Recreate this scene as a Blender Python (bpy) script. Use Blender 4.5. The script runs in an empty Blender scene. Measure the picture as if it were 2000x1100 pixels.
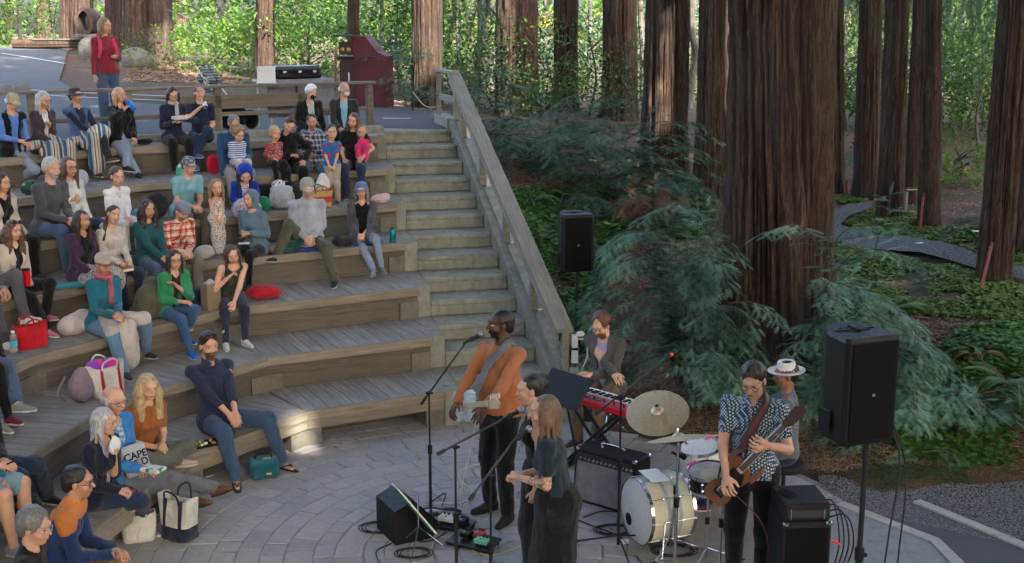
import bpy, bmesh, math, random
import numpy as np
from mathutils import Vector, Matrix
random.seed(7); RNG = np.random.default_rng(7)
SC = bpy.context.scene
COL = SC.collection
# ------------------------------------------------------------------ camera
F_PX, PITCH, CAM_H = 2400.0, 0.209, 4.323
cam_d = bpy.data.cameras.new("camera"); cam = bpy.data.objects.new("camera", cam_d); COL.objects.link(cam)
cam.location = (0, 0, CAM_H); cam.rotation_euler = (math.pi/2 - PITCH, 0, 0)
cam_d.sensor_width = 36; cam_d.lens = 36*F_PX/2000; cam_d.clip_end = 1500; cam_d.clip_start = .05
SC.camera = cam
# ------------------------------------------------------------------ sky, sun, exposure
SUN_AZ, SUN_EL = math.radians(-58), math.radians(38)      # direction TOWARDS the sun: behind the camera, to the right
SUNV = np.array([math.cos(SUN_EL)*math.cos(SUN_AZ), math.cos(SUN_EL)*math.sin(SUN_AZ), math.sin(SUN_EL)])
W = bpy.data.worlds.new("World"); SC.world = W; W.use_nodes = True
nt = W.node_tree; sky = nt.nodes.new('ShaderNodeTexSky'); sky.sky_type = 'NISHITA'; sky.sun_disc = False
sky.dust_density = 5; sky.ozone_density = .3; sky.sun_elevation = SUN_EL; sky.sun_rotation = math.pi/2 - SUN_AZ
nt.links.new(sky.outputs[0], nt.nodes['Background'].inputs[0]); nt.nodes['Background'].inputs[1].default_value = 0.15
sd = bpy.data.lights.new("sun", 'SUN'); sun = bpy.data.objects.new("sun", sd); COL.objects.link(sun)
sd.energy = 3.0; sd.angle = math.radians(.5); sd.color = (1, .93, .82)
sun.rotation_euler = Vector(SUNV).to_track_quat('Z', 'Y').to_euler()
SC.view_settings.view_transform = 'Standard'; SC.view_settings.look = 'None'
SC.view_settings.exposure = 2.95; SC.view_settings.gamma = 1
SC.cycles.max_bounces = 6; SC.cycles.transparent_max_bounces = 8
# ------------------------------------------------------------------ small maths
def A(*v): return np.array(v, float)
def unit(v):
    v = np.asarray(v, float); return v/(np.linalg.norm(v)+1e-12)
def at(px, py, z):
    """world point on the level plane z seen at photo pixel (px, py)"""
    u = (px-1000)/F_PX; v = (550-py)/F_PX; c, s = math.cos(PITCH), math.sin(PITCH)
    d = A(u, c+v*s, -s+v*c); t = (z-CAM_H)/d[2]
    return A(d[0]*t, d[1]*t, z)
def aty(px, py, y):
    """world point at distance y along the view axis on the ground plan seen at photo pixel (px, py)"""
    u = (px-1000)/F_PX; v = (550-py)/F_PX; c, s = math.cos(PITCH), math.sin(PITCH)
    d = A(u, c+v*s, -s+v*c); t = y/d[1]
    return A(d[0]*t, y, CAM_H+d[2]*t)
def _h(i, j, k, s):
    n = (i*374761393 + j*668265263 + k*2147483647 + s*974634777) & 0xffffffff
    n = ((n ^ (n >> 13))*1274126177) & 0xffffffff
    return ((n ^ (n >> 16)) & 0xffff)/65535.0
def vnoise(P, seed=0):
    """value noise, P (...,3) -> (...) in -1..1"""
    P = np.asarray(P, float); I = np.floor(P).astype(np.int64); f = P-I; f = f*f*(3-2*f)
    o = 0
    for a in (0, 1):
        for b in (0, 1):
            for c in (0, 1):
                w = (f[..., 0] if a else 1-f[..., 0])*(f[..., 1] if b else 1-f[..., 1])*(f[..., 2] if c else 1-f[..., 2])
                o = o + w*_h(I[..., 0]+a, I[..., 1]+b, I[..., 2]+c, seed)
    return o*2-1
def fbm(P, seed=0, n=4):
    o = 0; a = 1; t = 0
    for i in range(n):
        o = o + a*vnoise(np.asarray(P)*2**i, seed+i); t += a; a *= .5
    return o/t
# ------------------------------------------------------------------ tagging / linking
def tag(o, label=None, cat=None, group=None, kind=None):
    if label: o['label'] = label
    if cat: o['category'] = cat
    if group: o['group'] = group
    if kind: o['kind'] = kind
    return o
def empty(name, loc, rz=0, label=None, cat=None, group=None):
    o = bpy.data.objects.new(name, None); COL.objects.link(o); o.location = tuple(loc); o.rotation_euler = (0, 0, rz)
    o.empty_display_size = .1
    return tag(o, label, cat, group)
def mesh_np(name, V, F, mats, parent=None, smooth=True, mi=None, attr=None, loc=None):
    """V (n,3); F (m,3|4) array or list of faces; mi per-face material index; attr {name:(domain-point vec3)}"""
    me = bpy.data.meshes.new(name); V = np.asarray(V, np.float32)
    if isinstance(F, np.ndarray):
        m, k = F.shape
        me.vertices.add(len(V)); me.vertices.foreach_set('co', V.ravel())
        me.loops.add(m*k); me.loops.foreach_set('vertex_index', F.astype(np.int32).ravel())
        me.polygons.add(m); me.polygons.foreach_set('loop_start', np.arange(0, m*k, k, dtype=np.int32))
        try: me.polygons.foreach_set('loop_total', np.full(m, k, np.int32))
        except Exception: pass
    else:
        me.from_pydata(V.tolist(), [], [list(f) for f in F])
    if not isinstance(mats, (list, tuple)): mats = [mats]
    for mt in mats: me.materials.append(mt)
    if mi is not None: me.polygons.foreach_set('material_index', np.asarray(mi, np.int32))
    if attr:
        for an, av in attr.items():
            av = np.asarray(av, np.float32)
            if av.ndim == 1:
                at_ = me.attributes.new(an, 'FLOAT', 'POINT'); at_.data.foreach_set('value', av)
            else:
                at_ = me.attributes.new(an, 'FLOAT_VECTOR', 'POINT'); at_.data.foreach_set('vector', av.ravel())
    me.update(calc_edges=True); me.validate()
    me.polygons.foreach_set('use_smooth', np.full(len(me.polygons), bool(smooth)))
    o = bpy.data.objects.new(name, me); COL.objects.link(o)
    if parent is not None: o.parent = parent
    if loc is not None: o.location = tuple(loc)
    return o
class MB:
    """collects simple shapes, builds ONE mesh"""
    def __init__(s): s.V = []; s.F = []; s.n = 0; s.M = []
    def add(s, V, F, m=0, T=None):
        V = np.asarray(V, float)
        if T is not None: V = V@np.asarray(T)[:3, :3].T+np.asarray(T)[:3, 3]
        s.V.append(V); s.F += [tuple(int(i)+s.n for i in f) for f in F]; s.M += [m]*len(F); s.n += len(V); return s
    def box(s, c, d, rz=0, m=0, bev=0.0, R=None):
        x, y, z = np.asarray(d, float)/2
        if bev <= 0:
            V = A([-x,-y,-z],[x,-y,-z],[x,y,-z],[-x,y,-z],[-x,-y,z],[x,-y,z],[x,y,z],[-x,y,z])
            F = [(0,3,2,1),(4,5,6,7),(0,1,5,4),(1,2,6,5),(2,3,7,6),(3,0,4,7)]
        else:
            b = min(bev, x*.9, y*.9, z*.9); V = []; idx = {}
            for sx in (-1, 1):
                for sy in (-1, 1):
                    for sz in (-1, 1):
                        for ax in range(3):
                            p = [sx*(x-b), sy*(y-b), sz*(z-b)]; p[ax] = (sx*x, sy*y, sz*z)[ax]
                            idx[(sx, sy, sz, ax)] = len(V); V.append(p)
            F = []
            for ax in range(3):
                o1, o2 = [(1, 2), (2, 0), (0, 1)][ax]
                for sg in (-1, 1):
                    q = []
                    for a, b2 in ((-1,-1),(1,-1),(1,1),(-1,1)):
                        k = [0, 0, 0]; k[ax] = sg; k[o1] = a; k[o2] = b2; q.append(idx[(*k, ax)])
                    F.append(tuple(q) if sg > 0 else tuple(q[::-1]))
                for a in (-1, 1):
                    for b2 in (-1, 1):
                        q = []
                        for t, axx in ((-1, o1), (1, o1), (1, o2), (-1, o2)):
                            k = [0, 0, 0]; k[ax] = t; k[o1] = a; k[o2] = b2; q.append(idx[(*k, axx)])
                        F.append(tuple(q) if a*b2 < 0 else tuple(q[::-1]))
            for sx in (-1, 1):
                for sy in (-1, 1):
                    for sz in (-1, 1):
                        q = [idx[(sx, sy, sz, a)] for a in range(3)]
                        F.append(tuple(q) if sx*sy*sz > 0 else tuple(q[::-1]))
            V = np.array(V)
        V = np.asarray(V, float)
        if rz: c_, s_ = math.cos(rz), math.sin(rz); V = V@A([c_, s_, 0], [-s_, c_, 0], [0, 0, 1])
        if R is not None: V = V@np.asarray(R).T
        return s.add(V+np.asarray(c), F, m)
    def tube(s, P, r, n=10, m=0, cap=True):
        P = [np.asarray(p, float) for p in P]; rs = r if isinstance(r, (list, tuple, np.ndarray)) else [r]*len(P)
        V = []; F = []; up = None
        for i, p in enumerate(P):
            t = unit((P[i+1] if i < len(P)-1 else p)-(P[i-1] if i else p))
            if up is None:
                up = unit(np.cross(t, A(0, 0, 1) if abs(t[2]) < .9 else A(1, 0, 0)))
            up = unit(up-t*np.dot(up, t)); b = np.cross(t, up)
            for k in range(n):
                a = 2*math.pi*k/n; V.append(p+rs[i]*(math.cos(a)*up+math.sin(a)*b))
        for i in range(len(P)-1):
            for k in range(n):
                k2 = (k+1) % n; F.append((i*n+k, i*n+k2, (i+1)*n+k2, (i+1)*n+k))
        if cap: F.append(tuple(range(n))[::-1]); F.append(tuple((len(P)-1)*n+k for k in range(n)))
        return s.add(V, F, m)
    def lathe(s, prof, c=(0,0,0), ax=(0,0,1), n=24, m=0, cap=False):
        """prof [(r,h)...] about axis ax through c"""
        ax = unit(ax); u = unit(np.cross(ax, A(0, 1, 0) if abs(ax[1]) < .9 else A(1, 0, 0))); w = np.cross(ax, u); V = []; F = []
        for r_, h_ in prof:
            for k in range(n):
                a = 2*math.pi*k/n; V.append(np.asarray(c)+ax*h_+max(r_, 1e-4)*(math.cos(a)*u+math.sin(a)*w))
        for i in range(len(prof)-1):
            for k in range(n):
                k2 = (k+1) % n; F.append((i*n+k, i*n+k2, (i+1)*n+k2, (i+1)*n+k))
        if cap: F.append(tuple(range(n))[::-1]); F.append(tuple((len(prof)-1)*n+k for k in range(n)))
        return s.add(V, F, m)
    def prism(s, poly, z0, z1, m=0, T=None):
        """poly [(x,y)..] CCW"""
        n = len(poly); V = [(x, y, z0) for x, y in poly]+[(x, y, z1) for x, y in poly]
        F = [tuple(range(n))[::-1], tuple(range(n, 2*n))]+[(k, (k+1) % n, n+(k+1) % n, n+k) for k in range(n)]
        return s.add(V, F, m, T)
    def ball(s, c, r, n=14, m=0, T=None):
        r = np.broadcast_to(np.asarray(r, float), 3); V = []; F = []; h = n//2
        for i in range(h+1):
            t = math.pi*i/h
            for k in range(n):
                a = 2*math.pi*k/n; V.append(A(math.sin(t)*math.cos(a), math.sin(t)*math.sin(a), math.cos(t))*r)
        for i in range(h):
            for k in range(n):
                k2 = (k+1) % n; F.append((i*n+k, (i+1)*n+k, (i+1)*n+k2, i*n+k2))
        V = np.array(V)
        if T is not None: V = V@np.asarray(T)[:3, :3].T
        return s.add(V+np.asarray(c), F, m)
    def build(s, name, mats, parent=None, smooth=False, label=None, cat=None, group=None, kind=None, loc=None, auto=True):
        o = mesh_np(name, np.concatenate(s.V), s.F, mats, parent, smooth, s.M, loc=loc)
        if smooth and auto:
            try: o.data.set_sharp_from_angle(angle=math.radians(38))
            except Exception: pass
        return tag(o, label, cat, group, kind)
def frame(x=None, y=None, z=None, o=(0, 0, 0)):
    """4x4 with columns x,y,z (two given) and origin o"""
    if z is None: x = unit(x); y = unit(np.asarray(y)-x*np.dot(x, y)); z = np.cross(x, y)
    elif y is None: z = unit(z); x = unit(np.asarray(x)-z*np.dot(z, x)); y = np.cross(z, x)
    else: z = unit(z); y = unit(np.asarray(y)-z*np.dot(z, y)); x = np.cross(y, z)
    M = np.eye(4); M[:3, 0] = x; M[:3, 1] = y; M[:3, 2] = z; M[:3, 3] = o; return M
def setmat(o, M): o.matrix_world = Matrix(np.asarray(M).tolist()); return o
def curve_pts(P, n=10, closed=False):
    """Catmull-Rom through P"""
    P = [np.asarray(p, float) for p in P]; Q = [2*P[0]-P[1]]+P+[2*P[-1]-P[-2]]; out = []
    for i in range(1, len(Q)-2):
        for k in range(n):
            t = k/n; a, b, c, d = Q[i-1], Q[i], Q[i+1], Q[i+2]
            out.append(.5*((2*b)+(c-a)*t+(2*a-5*b+4*c-d)*t*t+(3*b-a-3*c+d)*t**3))
    out.append(P[-1]); return out
# ------------------------------------------------------------------ materials
MATS = {}
class NT:
    def __init__(s, name):
        s.m = bpy.data.materials.new(name); s.m.use_nodes = True; s.t = s.m.node_tree; s.b = s.t.nodes['Principled BSDF']
        s.b.inputs['Specular IOR Level'].default_value = .3
    def n(s, typ, **k):
        nd = s.t.nodes.new('ShaderNode'+typ)
        for a, v in k.items(): setattr(nd, a, v)
        return nd
    def link(s, a, b): s.t.links.new(a, b)
    def inp(s, sock, v):
        if hasattr(v, 'is_output') or isinstance(v, bpy.types.NodeSocket): s.link(v, sock)
        elif v is not None:
            if isinstance(v, (tuple, list)) and len(v) == 3 and sock.type == 'RGBA': v = (*v, 1)
            sock.default_value = v
    def math(s, op, a, b=None, c=None, clamp=False):
        nd = s.n('Math', operation=op, use_clamp=clamp); s.inp(nd.inputs[0], a)
        if b is not None: s.inp(nd.inputs[1], b)
        if c is not None: s.inp(nd.inputs[2], c)
        return nd.outputs[0]
    def coord(s, kind='Object', scale=None, rot=None):
        tc = s.n('TexCoord').outputs[kind]
        if scale is None and rot is None: return tc
        mp = s.n('Mapping'); s.link(tc, mp.inputs[0])
        if scale is not None: mp.inputs['Scale'].default_value = scale if isinstance(scale, (tuple, list)) else (scale,)*3
        if rot is not None: mp.inputs['Rotation'].default_value = rot
        return mp.outputs[0]
    def noise(s, co, scale=5, detail=4, rough=.55, dist=0, out='Fac'):
        nd = s.n('TexNoise'); s.link(co, nd.inputs['Vector']); nd.inputs['Scale'].default_value = scale
        nd.inputs['Detail'].default_value = detail; nd.inputs['Roughness'].default_value = rough; nd.inputs['Distortion'].default_value = dist
        return nd.outputs[out]
    def voro(s, co, scale=5, feature='F1', out='Distance', rnd=1):
        nd = s.n('TexVoronoi', feature=feature); s.link(co, nd.inputs['Vector']); nd.inputs['Scale'].default_value = scale
        nd.inputs['Randomness'].default_value = rnd
        return nd.outputs[out]
    def ramp(s, fac, stops, interp='LINEAR'):
        nd = s.n('ValToRGB'); cr = nd.color_ramp; cr.interpolation = interp; s.link(fac, nd.inputs[0])
        while len(cr.elements) > 1: cr.elements.remove(cr.elements[-1])
        for i, (p, c) in enumerate(stops):
            e = cr.elements[0] if i == 0 else cr.elements.new(p); e.position = p
            e.color = (*c, 1) if isinstance(c, (tuple, list)) else (c, c, c, 1)
        return nd.outputs[0]
    def mix(s, fac, a, b, mode='MIX'):
        nd = s.n('Mix', data_type='RGBA', blend_type=mode); s.inp(nd.inputs[0], fac); s.inp(nd.inputs[6], a); s.inp(nd.inputs[7], b)
        return nd.outputs[2]
    def sep(s, v):
        nd = s.n('SeparateXYZ'); s.link(v, nd.inputs[0]); return nd.outputs
    def bump(s, h, strength=.3, dist=.01):
        nd = s.n('Bump'); nd.inputs['Strength'].default_value = strength; nd.inputs['Distance'].default_value = dist; s.link(h, nd.inputs['Height'])
        s.link(nd.outputs[0], s.b.inputs['Normal']); return nd
    def fin(s, color=None, rough=.8, metal=None, spec=None):
        if color is not None: s.inp(s.b.inputs['Base Color'], color)
        s.inp(s.b.inputs['Roughness'], rough)
        if metal is not None: s.b.inputs['Metallic'].default_value = metal
        if spec is not None: s.b.inputs['Specular IOR Level'].default_value = spec
        return s.m
def scl(c, k): return tuple(min(1, x*k) for x in c)
def rgb(h):
    """sRGB hex -> linear"""
    v = [int(h[i:i+2], 16)/255 for i in (0, 2, 4)]
    return tuple(x/12.92 if x <= .04045 else ((x+.055)/1.055)**2.4 for x in v)
def mat(key, color=(.5,.5,.5), rough=.6, metal=0, var=.12, scale=30, bump=.15, spec=.3, bd=.004):
    """painted / plastic / metal surface with fine wear"""
    if key in MATS: return MATS[key]
    t = NT(key); co = t.coord(); nz = t.noise(co, scale, 5, .6)
    c = t.ramp(nz, [(.25, scl(color, 1-var)), (.75, scl(color, 1+var))])
    r = t.ramp(t.noise(co, scale*.4, 4), [(.3, max(.05, rough-.12)), (.7, min(1, rough+.12))])
    t.bump(nz, bump, bd); MATS[key] = t.fin(c, r, metal, spec); return MATS[key]
def cloth(key, color, kind='plain', c2=None, c3=None, s=1.0, rough=.9, weave=.35):
    """fabric; kind: plain stripes plaid dots knit denim print"""
    k = 'cloth_'+key
    if k in MATS: return MATS[k]
    t = NT(k); co = t.coord(); big = t.noise(co, 7, 4, .6); fine = t.noise(co, 260, 2, .5)
    base = t.ramp(big, [(.3, scl(color, .82)), (.7, scl(color, 1.14))])
    x, y, z = t.sep(co)[0:3]
    if kind == 'stripes':
        w = t.math('SINE', t.math('MULTIPLY', z, 2*math.pi/(.05*s))); f = t.math('GREATER_THAN', w, .1)
        base = t.mix(f, base, c2)
    elif kind == 'plaid':
        f1 = t.math('GREATER_THAN', t.math('SINE', t.math('MULTIPLY', z, 2*math.pi/(.07*s))), .35)
        f2 = t.math('GREATER_THAN', t.math('SINE', t.math('MULTIPLY', t.math('ADD', x, y), 2*math.pi/(.07*s))), .35)
        f = t.math('MULTIPLY', t.math('ADD', f1, f2), .5); base = t.mix(f, base, c2)
        if c3:
            g1 = t.math('GREATER_THAN', t.math('SINE', t.math('MULTIPLY_ADD', z, 2*math.pi/(.07*s), 2.6)), .93)
            g2 = t.math('GREATER_THAN', t.math('SINE', t.math('MULTIPLY_ADD', t.math('ADD', x, y), 2*math.pi/(.07*s), 2.6)), .93)
            base = t.mix(t.math('MAXIMUM', g1, g2), base, c3)
    elif kind == 'dots':
        nd = t.n('TexVoronoi'); t.link(t.coord(rot=(.3, .5, .7)), nd.inputs['Vector']); nd.inputs['Scale'].default_value = 34/s; nd.inputs['Randomness'].default_value = .0
        base = t.mix(t.math('LESS_THAN', nd.outputs['Distance'], .4), base, c2)
    elif kind == 'print':
        v = t.voro(co, 22/s, out='Color'); vd = t.voro(co, 22/s)
        pick = t.mix(t.math('GREATER_THAN', t.sep(v)[0], .5), c2, c3 or c2)
        base = t.mix(t.math('LESS_THAN', vd, .38), base, pick)
    elif kind == 'blanket':
        cr = t.ramp(t.math('FRACT', t.math('MULTIPLY', t.math('ADD', t.math('MULTIPLY', x, .9), t.math('MULTIPLY', y, .5)), 4.6)), [(0, color), (.16, c2), (.24, (.38,.35,.3)), (.34, (.06,.04,.04)), (.4, (.38,.35,.3)), (.52, (.3,.14,.06)), (.6, (.38,.35,.3)), (.7, c3), (.86, (.38,.35,.3)), (.93, (.1,.13,.2))], 'CONSTANT')
        base = cr
    elif kind == 'denim':
        base = t.mix(.25, base, t.ramp(fine, [(.35, scl(color, .5)), (.65, scl(color, 1.8))]))
    if kind == 'knit':
        wv = t.n('TexWave'); t.link(co, wv.inputs['Vector']); wv.inputs['Scale'].default_value = 60; wv.inputs['Distortion'].default_value = 2
        t.bump(wv.outputs['Fac'], .25, .004)
    else:
        wr = t.noise(t.coord(scale=(1, 1, .6)), 16, 5, .6, .8)
        t.bump(t.math('ADD', wr, t.math('MULTIPLY', fine, .15)), weave+.45, .03)
    t.b.inputs['Sheen Weight'].default_value = .12
    MATS[k] = t.fin(base, rough, None, .15); return MATS[k]
# ================================================================== GROUND
RISE = .19; TK = .38
P0 = A(.609, 12.623); SD = unit(A(math.cos(1.804), math.sin(1.804))); SN = A(SD[1], -SD[0]); ST = .483; SWID = 1.083
def stairpt(s, lat, z=0):
    p = P0+SD*s+SN*lat; return A(p[0], p[1], z)
CTRL = [(1125,790,-.02),(1180,840,-.02),(1300,850,.0),(1420,885,-.02),(1560,905,-.01),(1650,935,0),(1720,962,0),(1860,945,0),(2000,940,0),
 (1250,780,.17),(1400,780,.28),(1560,830,.17),(1700,880,.17),(1900,850,.33),(2000,850,.36),(1520,690,.6),(1300,690,.4),(1750,760,.5),(1900,720,.8),(2000,700,.9),
 (1900,600,1.1),(2000,570,1.15),(1950,520,1.2),(1800,480,1.22),(1680,410,1.3),(1940,548,1.15),(1830,440,1.32),(1740,425,1.32),(1690,382,1.4),(1640,372,1.4),
 (1110,720,.25),(1060,580,.9),(1010,440,1.6),(960,330,2.15),(905,245,2.6),(1100,400,1.6),(1150,300,1.95),(1290,365,1.6),(1385,388,1.5),(1200,480,1.2),(1180,620,.62),
 (1010,222,2.3),(1100,215,2.3),(1400,560,1.0),(1600,560,.95),(2000,440,1.6)]
CP = [at(*c) for c in CTRL]
CP += [A(*v) for v in [(-5,8,-.06),(-2,9,-.06),(0,7,-.06),(2,9,-.06),(0,11.5,-.06),(2.2,7,-.04),(6,8,-.02),(12,10,.2),(12,16,1.3),(-8,6,-.06),(14,24,1.9),(9,30,2.2),(0,30,2.4),(-2,22,2.62),(-4,20.5,2.62),
 (-6,18.5,2.62),(-8,18,2.66),(-12,18,2.85),(-9,24,2.8),(-4,26,2.62),(-2,24,2.62),(-13,30,3.12),(-16,37,3.52),(-20,37,3.58),(-12,38,3.42),(-6,34,2.9),(-3,38,2.4),(-22,24,3.4),(-12,14,2.9),(-24,40,3.62),(-6,42,2.6),
 (10,45,2.2),(0,50,2.1),(25,30,2.4),(30,60,2.2),(-30,60,3.0),(0,80,2.0),(40,100,2.5),(-40,100,2.5),(0,120,2.2),(40,20,2),(-1.2,20.5,2.62),(-.9,19.4,2.62),(-1,25,2.5)]]
CP = np.array(CP); CXY = CP[:, :2]
_D = np.linalg.norm(CXY[:, None]-CXY[None], axis=2); _n = len(CP)
_M = np.zeros((_n+1, _n+1)); _M[:_n, :_n] = -_D-np.eye(_n)*.05; _M[:_n, _n] = 1; _M[_n, :_n] = 1
_w = np.linalg.solve(_M, np.append(CP[:, 2], 0))
def terrain(x, y):
    x = np.asarray(x, float); y = np.asarray(y, float); sh = x.shape; X = x.ravel(); Y = y.ravel()
    o = np.zeros(len(X))
    for i in range(_n): o -= _w[i]*np.hypot(X-CXY[i, 0], Y-CXY[i, 1])
    return (o+_w[_n]).reshape(sh)
def tz(x, y): return float(terrain(A(x), A(y))[0])
def onhill(px, py):
    """point where the photo's ray meets the terrain"""
    u = (px-1000)/F_PX; v = (550-py)/F_PX; c, s = math.cos(PITCH), math.sin(PITCH); d = A(u, c+v*s, -s+v*c)
    T = np.concatenate([np.arange(7, 30, .05), np.arange(30, 120, .5)]); P = d[None]*T[:, None]; h = CAM_H+P[:, 2]-terrain(P[:, 0], P[:, 1])
    k = np.argmax(h < 0) if (h < 0).any() else len(T)-1
    return A(P[k, 0], P[k, 1], tz(P[k, 0], P[k, 1]))
def inpoly(X, Y, poly):
    ins = np.zeros(X.shape, bool); n = len(poly)
    for i in range(n):
        x1, y1 = poly[i][:2]; x2, y2 = poly[(i+1) % n][:2]
        c = ((y1 > Y) != (y2 > Y)) & (X < (x2-x1)*(Y-y1)/(y2-y1+1e-12)+x1); ins ^= c
    return ins
# ---- tiers' front polylines (right to left, world), measured from the photograph
def ext(p, ang, L): return p+A(math.cos(ang), math.sin(ang))*L
RING = []
_AB = [(-2.11,12.11),(-2.64,12.82),(-3.2,13.53),(-3.8,14.2),(-4.3,14.93),(-4.75,15.65),(-5.3,16.42)]
_RT = [(-.7,12.83),(-.92,13.68),(-1.13,14.62),(-1.36,15.62),(-1.55,16.45),(-1.77,17.3),(-1.97,18.2)]
_BC = [(-2.98,10.82),(-3.77,11.25),(-4.65,11.5),(-5.4,11.9),(-6.2,12.25),(-7.0,12.7),(-7.8,13.15)]
for k in range(7):
    b = A(*_BC[k]); RING.append([A(*_RT[k]), A(*_AB[k]), b, b+A(-.33, -1.75), b+A(.05, -4.2)])
BACK = [p+q for p, q in zip([A(*x) for x in [(-2.17,19.05),(-5.8,17.25),(-8.6,13.6),(-9.0,11.6),(-8.8,9)]], [A(0,0)]*5)]
STAIRPOLY = [stairpt(-.1,.18)[:2], stairpt(ST*14,.18)[:2], stairpt(ST*14,-SWID)[:2], (-2.2,18.7), (-5.6,16.9), (-8.3,13.3), (-8.8,11), (-8.6,6), (-2, 4), (.6, 8)]
xs = np.concatenate([np.arange(-90, -20, 3), np.arange(-20, -3, .4), np.arange(-3, 9, .1), np.arange(9, 20, .4), np.arange(20, 90, 3)])
ys = np.concatenate([np.arange(-6, 7, .8), np.arange(7, 22, .1), np.arange(22, 45, .4), np.arange(45, 170, 3)])
GX, GY = np.meshgrid(xs, ys); GZ = terrain(GX, GY)
PP = np.stack([GX, GY, GX*0], -1)
hill = np.clip((GZ-.02)*4, 0, 1)
GZ = GZ+hill*(.07*fbm(PP*.9, 3)+.035*fbm(PP*3.2, 9))
ins = inpoly(GX, GY, STAIRPOLY); GZ = np.where(ins, -.4, GZ)
ny_, nx_ = GX.shape; I = np.arange(ny_*nx_).reshape(ny_, nx_)
Fq = np.stack([I[:-1,:-1], I[:-1,1:], I[1:,1:], I[1:,:-1]], -1).reshape(-1, 4)
t = NT('forest_floor'); co = t.coord()
n1 = t.noise(co, 1.3, 5, .6); n2 = t.noise(co, 26, 6, .75, 1.2); n3 = t.voro(co, 38, out='Color')
lit = t.ramp(n2, [(.25, (.012,.008,.006)), (.45, (.08,.05,.035)), (.6, (.15,.095,.065)), (.8, (.28,.19,.13))])
lit = t.mix(.25, lit, t.mix(.6, (.12,.07,.045), n3), 'MULTIPLY')
gr = t.ramp(t.noise(co, 30, 4), [(.3, (.01,.022,.008)), (.7, (.05,.085,.025))])
c = t.mix(t.ramp(n1, [(.52, 0), (.6, 1)]), lit, gr)
t.bump(n2, .9, .05); m_forest = t.fin(c, .95)
g = mesh_np('ground', np.stack([GX, GY, GZ], -1).reshape(-1, 3), Fq, m_forest); tag(g, kind='structure')
# ---- asphalt walk behind the top row
def drape(name, poly, m, off, step=.3, smooth=True):
    P = np.array([p[:2] for p in poly]); x0, y0 = P.min(0); x1, y1 = P.max(0)
    bm = bmesh.new(); vs = [bm.verts.new((p[0], p[1], 0)) for p in poly]; bm.faces.new(vs)
    for ax, a0, a1 in ((0, x0, x1), (1, y0, y1)):
        v = a0+step
        while v < a1:
            co_ = [0, 0, 0]; co_[ax] = v; no = [0, 0, 0]; no[ax] = 1
            bmesh.ops.bisect_plane(bm, geom=bm.verts[:]+bm.edges[:]+bm.faces[:], plane_co=co_, plane_no=no); v += step
    X = np.array([v.co.x for v in bm.verts]); Y = np.array([v.co.y for v in bm.verts]); Z = terrain(X, Y)+off
    for v, z in zip(bm.verts, Z): v.co.z = z
    bmesh.ops.recalc_face_normals(bm, faces=bm.faces[:])
    if sum(f.normal.z for f in bm.faces) < 0: bmesh.ops.reverse_faces(bm, faces=bm.faces[:])
    me = bpy.data.meshes.new(name); bm.to_mesh(me); bm.free(); me.materials.append(m)
    me.polygons.foreach_set('use_smooth', np.full(len(me.polygons), smooth))
    o = bpy.data.objects.new(name, me); COL.objects.link(o); return o
t = NT('asphalt'); co = t.coord(); c = t.ramp(t.noise(co, 90, 6, .8), [(.3, (.035,.037,.042)), (.55, (.085,.088,.095)), (.8, (.17,.17,.18))])
c = t.mix(t.ramp(t.noise(co, 1.1, 5, .6), [(.35, .0), (.7, .5)]), c, (.045,.045,.05)); t.bump(t.noise(co, 160, 3), .5, .01); m_asph = t.fin(c, .9)
upper = [(-2.1,18.86),(-5.68,17.02),(-8.3,13.5),(-14,12.5),(-26,24),(-20,40.5),(-15.5,39),(-13.2,37.2),(-10.2,28),(-8.2,24.2),(-5.6,22.6),(-3.2,22.9),(-2.35,25.2),(-1.15,24.2),(-.95,21),(-.78,19.42),(-1.83,19.2)]
tag(drape('upper_path', [A(*p) for p in upper], m_asph, .045), kind='structure')
m_paint = mat('road_paint', (.36,.36,.35), .7, var=.2)
for nm, a, b in (('painted_stripe', (60,181), (470,199)), ('painted_stripe', (60,189), (470,208)), ('painted_stripe', (0,108), (128,129)), ('painted_stripe', (748,238), (803,238))):
    p, q = onhill(*a), onhill(*b); d = unit((q-p)[:2]); nn = A(-d[1], d[0])*(.05 if a[1] < 230 else .1)
    L = [p[:2]-nn, q[:2]-nn, q[:2]+nn, p[:2]+nn]
    tag(drape(nm, [A(*v) for v in L], m_paint, .056, .5), kind='structure')
# ---- plaza: courses of stone pavers laid round the stage
FC = A(.05, 9.6)
pl_edge = [at(1062,798,0), at(1105,806,0), at(1180,838,0), at(1290,862,0), at(1420,890,0), at(1540,915,0), at(1620,950,0), at(1660,1000,0), at(1690,1100,0), A(2.6,7.5,0), A(2.4,4,0), A(-5,4,0), A(-5.2,8,0), A(-4.8,10.5,0), A(-3.5,12.5,0), A(-2.2,13.2,0), A(-.4,13.6,0)]
m = mat('mortar_bed', (.2,.2,.18), .95, var=.35, scale=20)
MB().prism([tuple(p[:2]) for p in pl_edge][::-1], -.2, -.006).build('plaza_bed', m, kind='structure')
t = NT('paver'); co = t.coord(); at_ = t.n('Attribute', attribute_name='rnd').outputs['Fac']
c0 = t.ramp(at_, [(0, (.29,.285,.29)), (.35, (.34,.33,.33)), (.7, (.39,.37,.36)), (1, (.33,.33,.35))])
c1 = t.mix(t.ramp(t.noise(co, 14, 6, .7), [(.3, .55), (.7, 0)]), c0, (.18,.18,.17)); c1 = t.mix(t.ramp(t.noise(co, 1.2, 4), [(.4, .0), (.75, .45)]), c1, (.42,.38,.34))
t.bump(t.noise(co, 60, 5, .7), .45, .01); m_paver = t.fin(c1, .8)
V = []; F = []; Rn = []
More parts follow.
